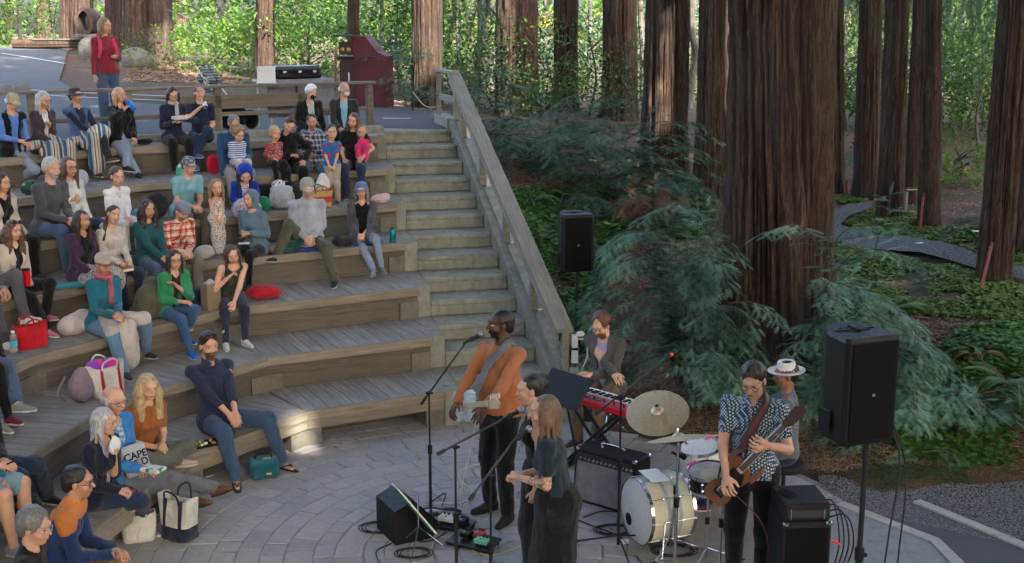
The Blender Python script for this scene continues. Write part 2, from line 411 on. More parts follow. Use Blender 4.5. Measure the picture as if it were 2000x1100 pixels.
def clip(poly, px_, py_, nx, ny):
    out = []; n = len(poly)
    for i in range(n):
        a, b = poly[i], poly[(i+1) % n]; da = (a[0]-px_)*nx+(a[1]-py_)*ny; db = (b[0]-px_)*nx+(b[1]-py_)*ny
        if da >= 0: out.append(a)
        if da*db < 0: tt = da/(da-db); out.append((a[0]+(b[0]-a[0])*tt, a[1]+(b[1]-a[1])*tt))
    return out
def tile(poly, z, jit=.0025, b=.006, inner=None):
    c_ = np.mean(poly, 0); h = z+random.uniform(-jit, jit); tx, ty = random.uniform(-.004, .004), random.uniform(-.004, .004); n0 = len(V); n = len(poly)
    for s_, dz in ((1, -.03), (1, -b), (None, 0)):
        for p in poly:
            d = np.asarray(p)-c_; L = np.linalg.norm(d); q = c_+d*(1 if s_ else max(.1, 1-b*1.6/L)); V.append((q[0], q[1], h+dz+(q[0]-c_[0])*tx+(q[1]-c_[1])*ty))
    r_ = random.random(); Rn.extend([r_]*(3*n))
    F.append(tuple(n0+2*n+i for i in range(n)))
    for l in (0, 1):
        for i in range(n): F.append((n0+l*n+i, n0+l*n+(i+1) % n, n0+(l+1)*n+(i+1) % n, n0+(l+1)*n+i))
tile([(FC[0]+.17*math.cos(-q), FC[1]+.17*math.sin(-q)) for q in np.linspace(0, 5.5, 8)], 0)
r0 = .18
while r0 < 6.6:
    w = random.choice((.17, .2, .2, .24)); a = random.random(); a_end = a+2*math.pi
    while a < a_end-.02:
        L = random.uniform(.2, .38); da = min(L/(r0+w/2), a_end-a)
        if a_end-a-da < .07/(r0+.1): da = a_end-a
        g_ = .008; j = lambda: random.uniform(-.006, .006)
        gi = g_/max(r0, .2); go = g_/(r0+w)
        pts = [(r0+g_/2, a+gi/2+j()), (r0+w-g_/2, a+go/2+j()), (r0+w-g_/2, a+da-go/2+j()), (r0+g_/2, a+da-gi/2+j())]
        poly = [(FC[0]+rr*math.cos(q), FC[1]+rr*math.sin(q)) for rr, q in pts][::-1]
        c_ = np.mean(poly, 0)
        if inpoly(A(c_[0]), A(c_[1]), pl_edge)[0] and c_[1] > 5: tile(poly, 0)
        a += da
    r0 += w
F = [f if True else f for f in F]
o = mesh_np('paved_floor', V, F, m_paver, smooth=False, attr={'rnd': Rn}); bmx = bmesh.new(); bmx.from_mesh(o.data); bmesh.ops.recalc_face_normals(bmx, faces=bmx.faces[:]); bmx.to_mesh(o.data); bmx.free()
tag(o, kind='structure')
# concrete pad, kerb strips, asphalt path and gravel at the lower right
def conc(key, c, moss=.3, dark=.5):
    if key in MATS: return MATS[key]
    t = NT(key); co = t.coord(); a = t.noise(co, 9, 7, .75); c1 = t.ramp(a, [(.25, scl(c, .6)), (.5, c), (.75, scl(c, 1.25))])
    st = t.noise(t.coord(scale=(3, 3, .7)), 3, 5, .7); c1 = t.mix(t.ramp(st, [(.45, 0), (.7, dark)]), c1, scl(c, .4))
    c1 = t.mix(t.ramp(t.noise(co, 2.3, 5, .7), [(.5, 0), (.7, moss)]), c1, (.075,.085,.035)); sp = t.noise(co, 120, 3)
    c1 = t.mix(t.ramp(sp, [(.6, 0), (.72, .35)]), c1, scl(c, 1.5)); t.bump(t.math('ADD', a, sp), .45, .012); MATS[key] = t.fin(c1, .88); return MATS[key]
m_slab = conc('slab', (.22,.235,.24), .05, .2); m_kerb = conc('kerb', (.36,.34,.32), .05, .15); m_conc = conc('stair_concrete', (.235,.235,.195), .4, .35); m_blk = conc('block_concrete', (.15,.14,.115), .3, .4)
def sheet(name, poly, z, m, th=.15): return MB().prism([tuple(p[:2]) for p in poly], z-th, z).build(name, m, kind='structure')
K1 = [at(1640,985,0)[:2], at(1826,1058,0)[:2], at(1868,1100,0)[:2], A(3.4,6.5), A(3.2,4)]
K2 = [at(1790,981,0)[:2], at(2000,1068,0)[:2], A(6.5,7.9), A(9,6.6)]
sheet('concrete_pad', [A(1.6,4), A(3.2,4), A(3.4,6.5), K1[2], K1[1], K1[0], at(1600,975,0)[:2], at(1600,1100,0)[:2]], .006, m_slab)
def band(name, P, w, z, m):
    L = []; R = []
    for i, p in enumerate(P):
        d = unit((P[min(i+1, len(P)-1)]-P[max(i-1, 0)])); nn = A(-d[1], d[0])*w/2; L.append(p+nn); R.append(p-nn)
    mb = MB()
    for i in range(len(P)-1): mb.prism([tuple(v) for v in (R[i], R[i+1], L[i+1], L[i])], z-.2, z)
    return mb.build(name, m, kind='structure')
band('kerb_strip', K1, .11, .018, m_kerb); band('kerb_strip', K2, .1, .02, m_kerb)
sheet('asphalt_path', [A(3.2,4), A(9,4), A(9,6.6), A(6.5,7.9), K2[1], K2[0], at(1700,960,0)[:2], K1[0], K1[1], K1[2], A(3.4,6.5)], .001, m_asph, .1)
t = NT('gravel'); co = t.coord(); v = t.voro(co, 55, out='Color'); vd = t.voro(co, 55)
c = t.mix(t.math('MULTIPLY', t.sep(v)[0], .9), (.05,.055,.06), (.2,.215,.23)); c = t.mix(t.ramp(vd, [(.35, 0), (.6, .8)]), c, (.02,.02,.02)); t.bump(t.math('SUBTRACT', 1, vd), .9, .02); m_grav = t.fin(c, .85)
sheet('gravel_apron', [K2[0]+A(-.5,.0), K2[1], A(6.5,7.9), A(9,6.6), A(12,9), at(2000,925,0)[:2], at(1860,930,0)[:2], at(1700,925,0)[:2], at(1600,930,0)[:2], at(1600,975,0)[:2], K1[0]], -.004, m_grav, .2)
def pebbles(name, poly, n, z, m, r=(.006,.014)):
    P = np.array([p[:2] for p in poly]); x0, y0 = P.min(0); x1, y1 = P.max(0); X = RNG.uniform(x0, x1, n*3); Y = RNG.uniform(y0, y1, n*3); k = inpoly(X, Y, poly); X, Y = X[k][:n], Y[k][:n]; n = len(X)
    B = A([1,0,0],[-.3,.9,0],[-.5,-.8,0],[0,0,.7],[0,0,-.4]); Fb = np.array([(0,1,3),(1,2,3),(2,0,3)]); S = RNG.uniform(*r, n); an = RNG.uniform(0, 6.28, n)
    VV = np.empty((n, 5, 3)); c_, s_ = np.cos(an)[:, None], np.sin(an)[:, None]
    VV[..., 0] = X[:, None]+S[:, None]*(B[:, 0]*c_-B[:, 1]*s_); VV[..., 1] = Y[:, None]+S[:, None]*(B[:, 0]*s_+B[:, 1]*c_); VV[..., 2] = z(X, Y)[:, None]+S[:, None]*B[:, 2]
    FF = (Fb[None]+np.arange(n)[:, None, None]*5).reshape(-1, 3)
    return tag(mesh_np(name, VV.reshape(-1, 3), FF, m, smooth=False), kind='stuff')
pebbles('loose_gravel', [K2[0]+A(-.9,.0), K2[1], A(6.5,7.9), at(2000,915,0)[:2], at(1860,930,0)[:2], at(1700,925,0)[:2], at(1600,930,0)[:2]], 16000, lambda x, y: x*0, mat('pebble', (.14,.15,.165), .8, var=.5, scale=60))
# winding gravel walk on the hill
gp = [onhill(*q) for q in [(1655,405),(1700,399),(1705,412),(1660,428),(1640,445),(1700,465),(1800,472),(1900,500),(2000,530),(2010,558),(1900,530),(1790,500),(1680,490),(1600,470),(1600,440)]]
tag(drape('gravel_walk', gp, m_grav, .05, .25), kind='structure')
# ================================================================== WOODEN TIERS
def woodm(key, c, tint=.0):
    if key in MATS: return MATS[key]
    t = NT(key); co = t.coord(); at_ = t.n('Attribute', attribute_name='rnd').outputs['Fac']
    uv = t.n('Attribute', attribute_name='grain').outputs['Vector']; mp = t.n('Mapping'); t.link(uv, mp.inputs[0]); mp.inputs['Scale'].default_value = (2.2, 34, 34)
    g_ = t.noise(mp.outputs[0], 1.0, 7, .65, .6); c1 = t.ramp(g_, [(.22, scl(c, .42)), (.45, scl(c, .9)), (.75, scl(c, 1.45))])
    c1 = t.mix(t.ramp(at_, [(0, .0), (1, .35)]), c1, scl(c, .5)); c1 = t.mix(t.ramp(t.noise(co, 2.2, 5, .7), [(.45, 0), (.7, .4)]), c1, tuple(x*y for x, y in zip(c, (.5,.52,.45))))
    t.bump(g_, .5, .008); MATS[key] = t.fin(c1, .8); return MATS[key]
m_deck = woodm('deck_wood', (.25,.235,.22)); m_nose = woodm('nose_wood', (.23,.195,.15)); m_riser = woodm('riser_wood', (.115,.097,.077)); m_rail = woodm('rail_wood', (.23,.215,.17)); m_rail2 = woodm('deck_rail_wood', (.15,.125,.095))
class WB:
    """boards with per-board random value and grain coordinates"""
    def __init__(s): s.V = []; s.F = []; s.R = []; s.G = []
    def prism(s, poly, z0, z1, dirv, bev=.004):
        c_ = np.mean(poly, 0); n0 = len(s.V); n = len(poly); r_ = random.random(); d = A(dirv[0], dirv[1]); pn = A(-d[1], d[0]); off = random.uniform(0, 50)
        for l, (z, k) in enumerate(((z0, 1), (z1-bev, 1), (z1, 0))):
            for p in poly:
                q = np.asarray(p, float); dd = q-c_; L = np.linalg.norm(dd)
                if not k: q = c_+dd*(1-bev*1.4/max(L, .02))
                s.V.append((q[0], q[1], z)); s.R.append(r_); s.G.append((np.dot(q, d)+off, np.dot(q, pn), z))
        s.F.append(tuple(n0+2*n+i for i in range(n))); s.F.append(tuple(n0+i for i in range(n))[::-1])
        for l in (0, 1):
            for i in range(n): s.F.append((n0+l*n+i, n0+l*n+(i+1) % n, n0+(l+1)*n+(i+1) % n, n0+(l+1)*n+i))
    def box(s, c, d, ax):
        """box centre c, dims (along, across, up); ax along unit 3-vector"""
        ax = unit(ax); side = unit(np.cross(A(0,0,1), ax)); up = np.cross(ax, side); r_ = random.random(); off = random.uniform(0, 50); n0 = len(s.V)
        mb = MB().box((0,0,0), d, bev=min(.006, min(d)*.2))
        for v in mb.V[0]: s.V.append(tuple(np.asarray(c)+ax*v[0]+side*v[1]+up*v[2])); s.R.append(r_); s.G.append((v[0]+off, v[1], v[2]))
        s.F += [tuple(i+n0 for i in f) for f in mb.F]
    def build(s, name, m, parent=None):
        o = mesh_np(name, s.V, s.F, m, parent, False, attr={'rnd': s.R, 'grain': s.G}); bx_ = bmesh.new(); bx_.from_mesh(o.data); bmesh.ops.recalc_face_normals(bx_, faces=bx_.faces[:]); bx_.to_mesh(o.data); bx_.free(); return o
TIERTXT = ['lowest', 'second', 'third', 'fourth', 'fifth', 'sixth', 'topmost']
for k in range(7):
    z = TK*(k+1); R = RING[k]; Bk = RING[k+1] if k < 6 else BACK
    root = empty('seating_tier', (R[1][0], R[1][1], z-TK), 0, '%s weathered wooden seating step of the curved amphitheatre, counted up from the stage floor' % TIERTXT[k], 'seating step', 'wooden seating steps'); o0 = A(R[1][0], R[1][1], z-TK)
    dk, ns, rs, cb = WB(), WB(), WB(), MB()
    for i in range(4):
        f0, f1 = R[i+1], R[i]; b0, b1 = Bk[i+1], Bk[i]; d = unit(f1-f0); nn = A(-d[1], d[0]); L = np.linalg.norm(f1-f0)
        if i == 0: f1 = f1; b1 = b1
        back = .1
        quad = [f0, f1, b1+nn*back, b0+nn*back]
        s_ = -2.5
        while s_ < L+2.5:
            w = .138; o_ = f0+d*s_; poly = [tuple(o_+d*.003+nn*.045), tuple(o_+d*(w-.003)+nn*.045), tuple(o_+d*(w-.003)+nn*2.2), tuple(o_+d*.003+nn*2.2)]
            for e in range(4):
                p, q = quad[e], quad[(e+1) % 4]; de = unit(q-p); ne = A(-de[1], de[0]); poly = clip(poly, p[0], p[1], ne[0], ne[1])
                if len(poly) < 3: break
            if len(poly) >= 3: dk.prism([(x-o0[0], y-o0[1]) for x, y in poly], z-.04-o0[2], z-o0[2]-random.uniform(0, .002), nn)
            s_ += w
        def ln(off):   # mitred line at offset behind the front
            a = f0+nn*off; b = f1+nn*off
            if i < 3:
                p2 = R[i+2]; d2 = unit(f0-p2); n2_ = A(-d2[1], d2[0]); a = f0+(nn+n2_)/(1+np.dot(nn, n2_))*off
            if i > 0:
                p2 = R[i-1]; d2 = unit(p2-f1); n2_ = A(-d2[1], d2[0]); b = f1+(nn+n2_)/(1+np.dot(nn, n2_))*off
            return a, b
        def brd(w_, offa, offb, za, zb):
            a, b = ln(offa); c_, e_ = ln(offb); w_.prism([tuple(v-o0[:2]) for v in (a, b, e_, c_)], za-o0[2], zb-o0[2], d, .006)
        brd(ns, -.005, .042, z-.088, z+.004)
        brd(ns, .012, .04, z-.19 if k == 0 else z-.1, z-.0885-(.004 if k else 0))
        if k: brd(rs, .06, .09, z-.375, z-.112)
        a, b = ln(.5 if k == 0 else .12); c_, e_ = ln(.62 if k == 0 else .22)
        cb.prism([tuple(v-o0[:2]) for v in (a, b, e_, c_)], -.35, z-.05-o0[2])
        if i == 0: # concrete block under the right end
            a, b = ln(.03); c_, e_ = ln(.3); q = unit(b-a)
            cb.prism([tuple(v-o0[:2]) for v in (b-q*.24, b-q*.002, e_-q*.002, e_-q*.24)], -.02, z-.17-o0[2])
        if i < 3: # corner block
            a, b = ln(.035); c_, e_ = ln(.3); q = unit(b-a); h = z-(.2 if k else .19)-o0[2]
            cb.prism([tuple(v-o0[:2]) for v in (a, a+q*.17, c_+q*.3, c_)], -.02, h)
            if i+1 < 4:
                p2 = R[i+2]; d2 = unit(f0-p2); n2_ = A(-d2[1], d2[0]); b3 = a-d2*.22; c3 = c_-d2*.22
                cb.prism([tuple(v-o0[:2]) for v in (b3, a, c_, c3)], -.021, h-.001)
    dk.build('deck_boards', m_deck, root); ns.build('nosing', m_nose, root)
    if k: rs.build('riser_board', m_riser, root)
    cb.build('concrete_block', m_blk, root)
# concrete kerb behind the top row
kb = MB(); z = 2.66
pl = [A(-1.95,18.78), A(-5.72,16.93), A(-8.35,13.45), A(-8.8,11.6)]
for i in range(3):
    a, b = pl[i+1], pl[i]; d = unit(b-a); nn = A(-d[1], d[0])
    kb.prism([tuple(a), tuple(b), tuple(b+nn*.17), tuple(a+nn*.17)], z-.3, z+.1)
tag(kb.build('concrete_kerb', m_conc), 'low concrete kerb running behind the topmost wooden seating step', 'kerb')
# ================================================================== STAIRS
root = empty('concrete_staircase', stairpt(0, -.5), 0, 'long straight concrete staircase with fourteen steps climbing beside the wooden seating', 'staircase')
RT = np.eye(3); RT[:, 0] = A(SN[0], SN[1], 0); RT[:, 1] = A(SD[0], SD[1], 0)
org = stairpt(0, -.5)
st = MB()
for i in range(1, 15):
    y0, y1 = ST*i, ST*15.2; w = SWID+(.0 if i < 14 else .0)
    st.box(stairpt((y0+y1)/2, -SWID/2, (i-.5)*RISE+(0 if i > 1 else -.05))-org, (SWID, y1-y0, RISE+(0 if i > 1 else .1)), R=RT, bev=.014)
    st.box(stairpt(y0+.05, -SWID/2, i*RISE-.03)-org, (SWID-.004, .12, .064), R=RT, bev=.012)
st.build('steps', m_conc, root)
cw = MB()
for k in range(1, 8):
    y0 = ST*(2*k-1)-.005; y1 = ST*15; cw.box(stairpt((y0+y1)/2, -SWID-.088, TK*(k-.5)+(0 if k > 1 else -.05))-org, (.176, y1-y0, TK+(0 if k > 1 else .1)), R=RT, bev=.01)
    if k < 8: cw.box(stairpt((ST*2*k+ST*15)/2+.1, -SWID-.3, TK*(k-.5)-.03)-org, (.26, ST*(15-2*k)-.2 if k < 7 else .4, TK-.02), R=RT)
cw.build('cheek_wall', m_conc, root)
rw = MB()
def slopeprism(mb, s0, s1, l0, l1, zf0, zf1, zb, org):
    """bar between lateral l0..l1, from s0 to s1, top zf0->zf1, bottom zb0->zb1"""
    P = [stairpt(s0, l0, zb[0]), stairpt(s0, l1, zb[0]), stairpt(s1, l1, zb[1]), stairpt(s1, l0, zb[1]), stairpt(s0, l0, zf0), stairpt(s0, l1, zf0), stairpt(s1, l1, zf1), stairpt(s1, l0, zf1)]
    mb.add(np.array(P)-org, [(0,3,2,1),(4,5,6,7),(0,1,5,4),(1,2,6,5),(2,3,7,6),(3,0,4,7)])
nz_ = lambda s: s/ST*RISE
slopeprism(rw, .25, ST*14.3, .002, .1, nz_(.25)+.1, nz_(ST*14.3)+.1, (-.3, 1.8), org)
slopeprism(rw, .25, ST*14.3, .1005, .24, nz_(.25)+.16, nz_(ST*14.3)+.16, (-.3, 1.8), org)
rw.box(stairpt(ST*14.3+.6, .07, 2.7)-org, (.2, 1.2, .26), R=RT, bev=.01)
rw.build('side_wall', m_conc, root)
# stair handrail
rt = empty('stair_railing', stairpt(.3, .1), 0, 'broad sloping weathered timber handrail on short posts along the concrete stairs', 'railing'); org = stairpt(.3, .1)
wb = WB(); s0, s1 = .42, ST*14.15; h0, h1 = nz_(s0)+.83, nz_(s1)+.83
a, b = stairpt(s0, .07, h0)-org, stairpt(s1, .07, h1)-org; L = np.linalg.norm(b-a)
wb.box((a+b)/2, (L, .2, .05), b-a); wb.build('handrail', m_rail, rt)
wb = WB(); dn = A(0,0,-.11); a2, b2 = stairpt(s0+.05, .15, h0)-org, stairpt(s1-.05, .15, h1)-org; wb.box((a2+b2)/2+dn, (L-.1, .035, .14), b2-a2)
a2, b2 = stairpt(s0+.05, .0, h0)-org, stairpt(s1-.05, .0, h1)-org; wb.box((a2+b2)/2+dn*.75, (L-.1, .035, .09), b2-a2); wb.build('side_board', m_rail, rt)
for s_ in (.5, 1.9, 3.35, 4.8, 6.2, 6.75):
    wb = WB(); zb, zt = nz_(s_)+(.05 if s_ < 1 else .16), nz_(s_)+.80; wb.box(stairpt(s_, .09, (zb+zt)/2)-org, (zt-zb, .09, .09), (0, 0, 1)) if False else wb.box(stairpt(s_, .09, (zb+zt)/2)-org, (.085, .085, zt-zb), (SD[0], SD[1], 0)); p = wb.build('post', m_nose if s_ < 1 else m_rail, rt)
    MB().box(stairpt(s_-.048, .16, zb+.06)-org, (.05, .006, .18), R=RT).box(stairpt(s_-.03, .16, zb+.003)-org, (.07, .08, .006), R=RT).build('bracket', mat('galv', (.5,.52,.55), .4, .8), p)
# level return of the rail at the top
wb = WB(); c0, c1 = stairpt(s1-.06, .07, 3.545), stairpt(s1+.95, .0, 3.545)
wb.box((c0+c1)/2-org, (np.linalg.norm(c1-c0), .15, .045), c1-c0); wb.build('top_rail', m_rail, rt)
wb = WB(); wb.box((c0+c1)/2-org-A(0,0,.42), (np.linalg.norm(c1-c0)-.1, .035, .1), c1-c0); wb.build('mid_rail', m_rail, rt)
wb = WB(); wb.box(c1-org-A(0,0,.36), (.08, .08, .7), (1, 0, 0)); wb.build('post', m_rail, rt)
# electrical boxes on the bottom post
e = empty('electrical_box', stairpt(.45, .19, .6), 0, 'grey weatherproof outlet boxes with a cable fixed to the bottom stair post', 'outlet box'); m_box = mat('greybox', (.5,.52,.53), .45)
mb = MB(); mb.box((0, -.02, .28), (.07,.05,.15), bev=.008).box((0, -.02, .1), (.075,.05,.14), bev=.008); mb.build('housing', m_box, e)
MB().box((.0,-.0,-.13), (.1,.01,.2)).build('plate', mat('galv'), e); MB().tube(curve_pts([A(.03,0,.3), A(.12,-.02,.28), A(.14,0,.1), A(.08,.0,-.1), A(.1,.03,-.5)], 6), .009, 8).build('cable', mat('cablegrey', (.4,.4,.42), .5), e, True)
MB().ball((.06,-.02,.36), (.05,.03,.03)).build('cover', mat('whiteplastic', (.7,.7,.7), .4), e, True)
# ================================================================== TOP RAILING
rt = empty('deck_railing', (-2.26, 19.5, 2.66), 0, 'weathered timber railing with flat top board running behind the top row of the audience', 'railing'); org = A(-2.26, 19.5, 2.66)
RA, RB = A(-7.6, 16.05), A(-2.22, 19.52); d = unit(RB-RA); d3 = A(d[0], d[1], 0); zt = 3.4
wb = WB(); c_ = (RA+RB)/2; wb.box(A(c_[0], c_[1], zt-.02)-org, (np.linalg.norm(RB-RA)+.1, .16, .04), d3); wb.build('top_rail', m_rail2, rt)
wb = WB(); wb.box(A(c_[0], c_[1], zt-.42)-org, (np.linalg.norm(RB-RA), .035, .06), d3); wb.build('mid_rail', m_rail2, rt)
wb = WB(); m_ = RB-d*2.15; wb.box(A(m_[0], m_[1], zt-.24)-org+A(d[1], -d[0], 0)*.03, (2.1, .03, .2), d3); wb.build('panel_board', m_rail2, rt)
for s_ in (0.03, 1.2, 2.5, 3.8, 5.1, 6.3):
    q = RB-d*s_; wb = WB(); wb.box(A(q[0], q[1], zt-.38)-org, (.1, .09, .68), d3); wb.build('post', m_rail2, rt)
# ================================================================== VEGETATION
def rotz_(a):
    c, s = np.cos(a), np.sin(a); R = np.zeros((len(a), 3, 3)); R[:, 0, 0] = c; R[:, 0, 1] = -s; R[:, 1, 0] = s; R[:, 1, 1] = c; R[:, 2, 2] = 1; return R
def randrot(n, tilt=1.0, rng=RNG):
    """random frames whose z axis leans from up by at most ~tilt*90 deg"""
    th = rng.uniform(0, 1, n)**.7*tilt*math.pi/2; ph = rng.uniform(0, 2*math.pi, n); a = rng.uniform(0, 2*math.pi, n)
    Z = np.stack([np.sin(th)*np.cos(ph), np.sin(th)*np.sin(ph), np.cos(th)], 1); H = np.stack([-np.sin(ph), np.cos(ph), ph*0], 1)
    B = np.cross(Z, H); X = H*np.cos(a)[:, None]+B*np.sin(a)[:, None]; Y = np.cross(Z, X)
    return np.stack([X, Y, Z], 2)
def inst(B, Fb, P, R, S):
    """copies of a base mesh merged in one mesh -> V, F"""
    B = np.asarray(B, float); Fb = np.asarray(Fb, int); P = np.asarray(P); n = len(P); S = np.asarray(S, float)
    if S.ndim == 1: S = S[:, None]
    V = np.einsum('nij,nkj->nki', R, B[None]*S[:, None, :])+P[:, None, :]
    F = (Fb[None]+np.arange(n)[:, None, None]*len(B)).reshape(-1, Fb.shape[1]); return V.reshape(-1, 3), F
LEAF = A([0,-.5,0],[.28,0,.06],[0,.5,0],[-.28,0,.06]); LEAFF = [(0,1,2,3)]
def leafmat(key, lo, hi, trans=.35, rough=.6):
    if key in MATS: return MATS[key]
    t = NT(key); at_ = t.n('Attribute', attribute_name='rnd').outputs['Fac']
    c = t.ramp(at_, [(0, lo), (.75, hi), (1, tuple(min(1, a*1.25+b) for a, b in zip(hi, (.03,.01,0))))])
    t.fin(c, rough, None, .3); tr = t.n('BsdfTranslucent'); t.link(t.mix(.35, c, (.7,.9,.2), 'MULTIPLY') if False else c, tr.inputs[0])
    ms = t.n('MixShader'); ms.inputs[0].default_value = trans; out = t.t.nodes['Material Output']
    t.link(t.b.outputs[0], ms.inputs[1]); t.link(tr.outputs[0], ms.inputs[2]); t.link(ms.outputs[0], out.inputs[0]); MATS[key] = t.m; return t.m
m_lf_bright = leafmat('leaf_bright', (.022,.07,.01), (.13,.25,.03), .5)
m_lf_yel = leafmat('leaf_yellow', (.05,.1,.015), (.3,.3,.05), .5)
m_lf_mid = leafmat('leaf_mid', (.013,.04,.012), (.06,.125,.03), .4)
m_lf_dark = leafmat('leaf_dark', (.012,.035,.015), (.04,.085,.03), .3)
m_lf_blue = leafmat('leaf_bluegreen', (.03,.07,.05), (.11,.2,.14), .35)
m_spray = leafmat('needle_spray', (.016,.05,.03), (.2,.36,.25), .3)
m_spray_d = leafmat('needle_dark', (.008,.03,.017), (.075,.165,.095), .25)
m_spray_b = leafmat('needle_brown', (.06,.03,.015), (.16,.08,.04), .2)
m_fern = leafmat('fern_green', (.05,.11,.04), (.14,.24,.09), .35)
m_fern_d = leafmat('fern_dry', (.1,.06,.03), (.2,.12,.06), .3)
m_sorrel = leafmat('sorrel', (.03,.09,.022), (.11,.24,.06), .3)
m_moss = leafmat('sorrel_light', (.06,.11,.02), (.14,.2,.04), .3)
m_litter = leafmat('litter', (.08,.045,.03), (.34,.22,.14), .0, .9)
# ---- bark
t = NT('bark'); co = t.coord(); hv = t.n('Attribute', attribute_name='rnd').outputs['Fac']
n1 = t.noise(t.coord(scale=(24, 24, 3.2)), 1, 8, .72, 1.2); n2 = t.noise(t.coord(scale=(40, 40, 4)), 1, 5, .7)
c = t.ramp(n1, [(.25, (.012,.008,.006)), (.48, (.07,.045,.034)), (.74, (.19,.13,.1))]); c = t.mix(t.ramp(hv, [(.1, .9), (.55, 0)]), c, (.012,.007,.006))
c = t.mix(t.ramp(t.noise(co, .7, 4), [(.4, 0), (.7, .5)]), c, (.095,.085,.078)); t.bump(t.math('ADD', n1, t.math('MULTIPLY', n2, .6)), .9, .05); m_bark = t.fin(c, .95, None, .1)
t = NT('grey_bark'); co = t.coord(); n1 = t.noise(t.coord(scale=(3, 3, 1.5)), 2, 6, .65); c = t.ramp(n1, [(.3, (.03,.03,.025)), (.55, (.09,.088,.075)), (.8, (.19,.18,.16))]); t.bump(n1, .5, .03); m_gbark = t.fin(c, .9)
def trunk_mesh(r0, H, lean, nth, nz, seed, flare=.35, amp=.05, taper=.012, zpow=1.6, ridg=12):
    z = (np.linspace(0, 1, nz)**zpow)*(H+.6)-.6; th = np.linspace(0, 2*math.pi, nth, endpoint=False); Z, T = np.meshgrid(z, th, indexing='ij')
    fl = flare*np.exp(-np.maximum(Z+.1, 0)/(r0*1.5)); lob = 1+.35*fl*np.sin(T*5+seed)+.2*fl*np.sin(T*3+seed*2)
    R = r0*(1+fl)*lob*np.clip(1-taper*np.maximum(Z, 0)/r0*.5, .25, 1)*(1+.04*np.sin(2*T+seed))
    tw = T+.04*Z
    Pn = np.stack([np.cos(tw)*ridg/6, np.sin(tw)*ridg/6, Z*.35+seed*7], -1); Pn[..., :2] *= 1.6
    a = vnoise(Pn*2, seed); b = vnoise(Pn*np.array([5, 5, 2.2]), seed+5); c_ = vnoise(Pn*np.array([11, 11, 5]), seed+9)
    ridge = (1-np.abs(a))**2*.6+(1-np.abs(b))**2*.45+.25*c_-.6
    R = R+amp*ridge*1.6
    X = R*np.cos(T)+lean[0]*Z; Y = R*np.sin(T)+lean[1]*Z; I = np.arange(nz*nth).reshape(nz, nth); J = np.roll(I, -1, 1)
    F = np.stack([I[:-1], J[:-1], J[1:], I[1:]], -1).reshape(-1, 4); hv = np.clip(ridge*.7+.5, 0, 1)
    return np.stack([X, Y, Z], -1).reshape(-1, 3), F, hv.ravel()
TREES = []
# (base px x, base px y, width px near base, centre px at the top edge of the photo, label, detail)
RW = [(1516,690,215,1527,'giant redwood with deeply furrowed bark rising behind the drummer, by far the widest trunk',3),
 (1297,366,95,1303,'broad redwood trunk standing left of the giant redwood, rooted beside the fern bank',2),
 (1389,390,74,1399,'redwood with charred hollow base and a sunlit patch, just left of the giant trunk',2),
 (1210,232,72,1210,'dark redwood trunk rising out of the low bushy conifer above the fern',1),
 (1104,216,50,1106,'slim redwood trunk between two darker ones behind the black speaker on the slope',1),
 (1012,224,84,1008,'thick redwood with a bright sunlit stripe down its left edge behind the stair railing',1),
 (835,216,62,834,'redwood trunk directly behind the top of the stairs, sunlit along its right edge',1),
 (517,158,40,518,'straight dark redwood behind the white sign board on the deck railing',1),
 (690,190,26,690,'thin trunk rising behind the dark red trash bin',1),
 (16,88,13,16,'thinnest dark trunk at the far left beyond the asphalt walk',1),
 (85,95,25,85,'narrow dark trunk second from the left beyond the asphalt walk',1),
 (152,99,62,150,'wide redwood trunk behind the log bench',1),
 (222,112,34,222,'dark trunk partly hidden behind the woman in red',1),
 (288,124,98,288,'massive fused redwood base on a mound of litter behind the woman in red',1),
 (350,104,38,350,'dark slender redwood hugging the right side of the fused trunk',1),
 (1633,374,38,1632,'slim redwood half hidden by the right side of the giant trunk',1),
 (1690,385,50,1701,'redwood standing at the bend of the gravel walk',1),
 (1738,427,52,1752,'redwood with scarred burnt bark beside the small wooden trail sign',1),
 (1779,400,30,1797,'dark redwood trunk tucked behind the one right of the trail sign',1),
 (1815,443,44,1820,'redwood trunk right of the small wooden trail sign',1),
 (1940,549,70,1984,'leaning redwood at the right edge of the gravel walk',2),
 (2010,470,70,2022,'dark redwood cut off by the right edge behind the fallen log',1)]
for i, (bx, by, w, tx, lab, det) in enumerate(RW):
    B = onhill(bx, by); D = B[1]; T = aty(tx, 0, D); r0 = w/2*(D*1.02)/F_PX/(1.1 if det < 3 else 1.12); lean = ((T[0]-B[0])/(T[2]-B[2]), 0)
    root = empty('redwood_tree', B, 0, lab, 'tree', 'redwood trees')
    H = 26; nth, nz = {3: (420, 420), 2: (240, 260), 1: (110, 130)}[det]
    V, F, hv = trunk_mesh(r0, H, lean, nth, nz, i+3, flare=.16 if det < 3 else .28, amp=(.06 if det == 3 else min(.045, r0*.12)), zpow=2.2 if det > 1 else 1.7, ridg=12 if det == 3 else 9)
    mesh_np('trunk', V, F, m_bark, root, attr={'rnd': hv}); TREES.append((root, B, lean, r0))
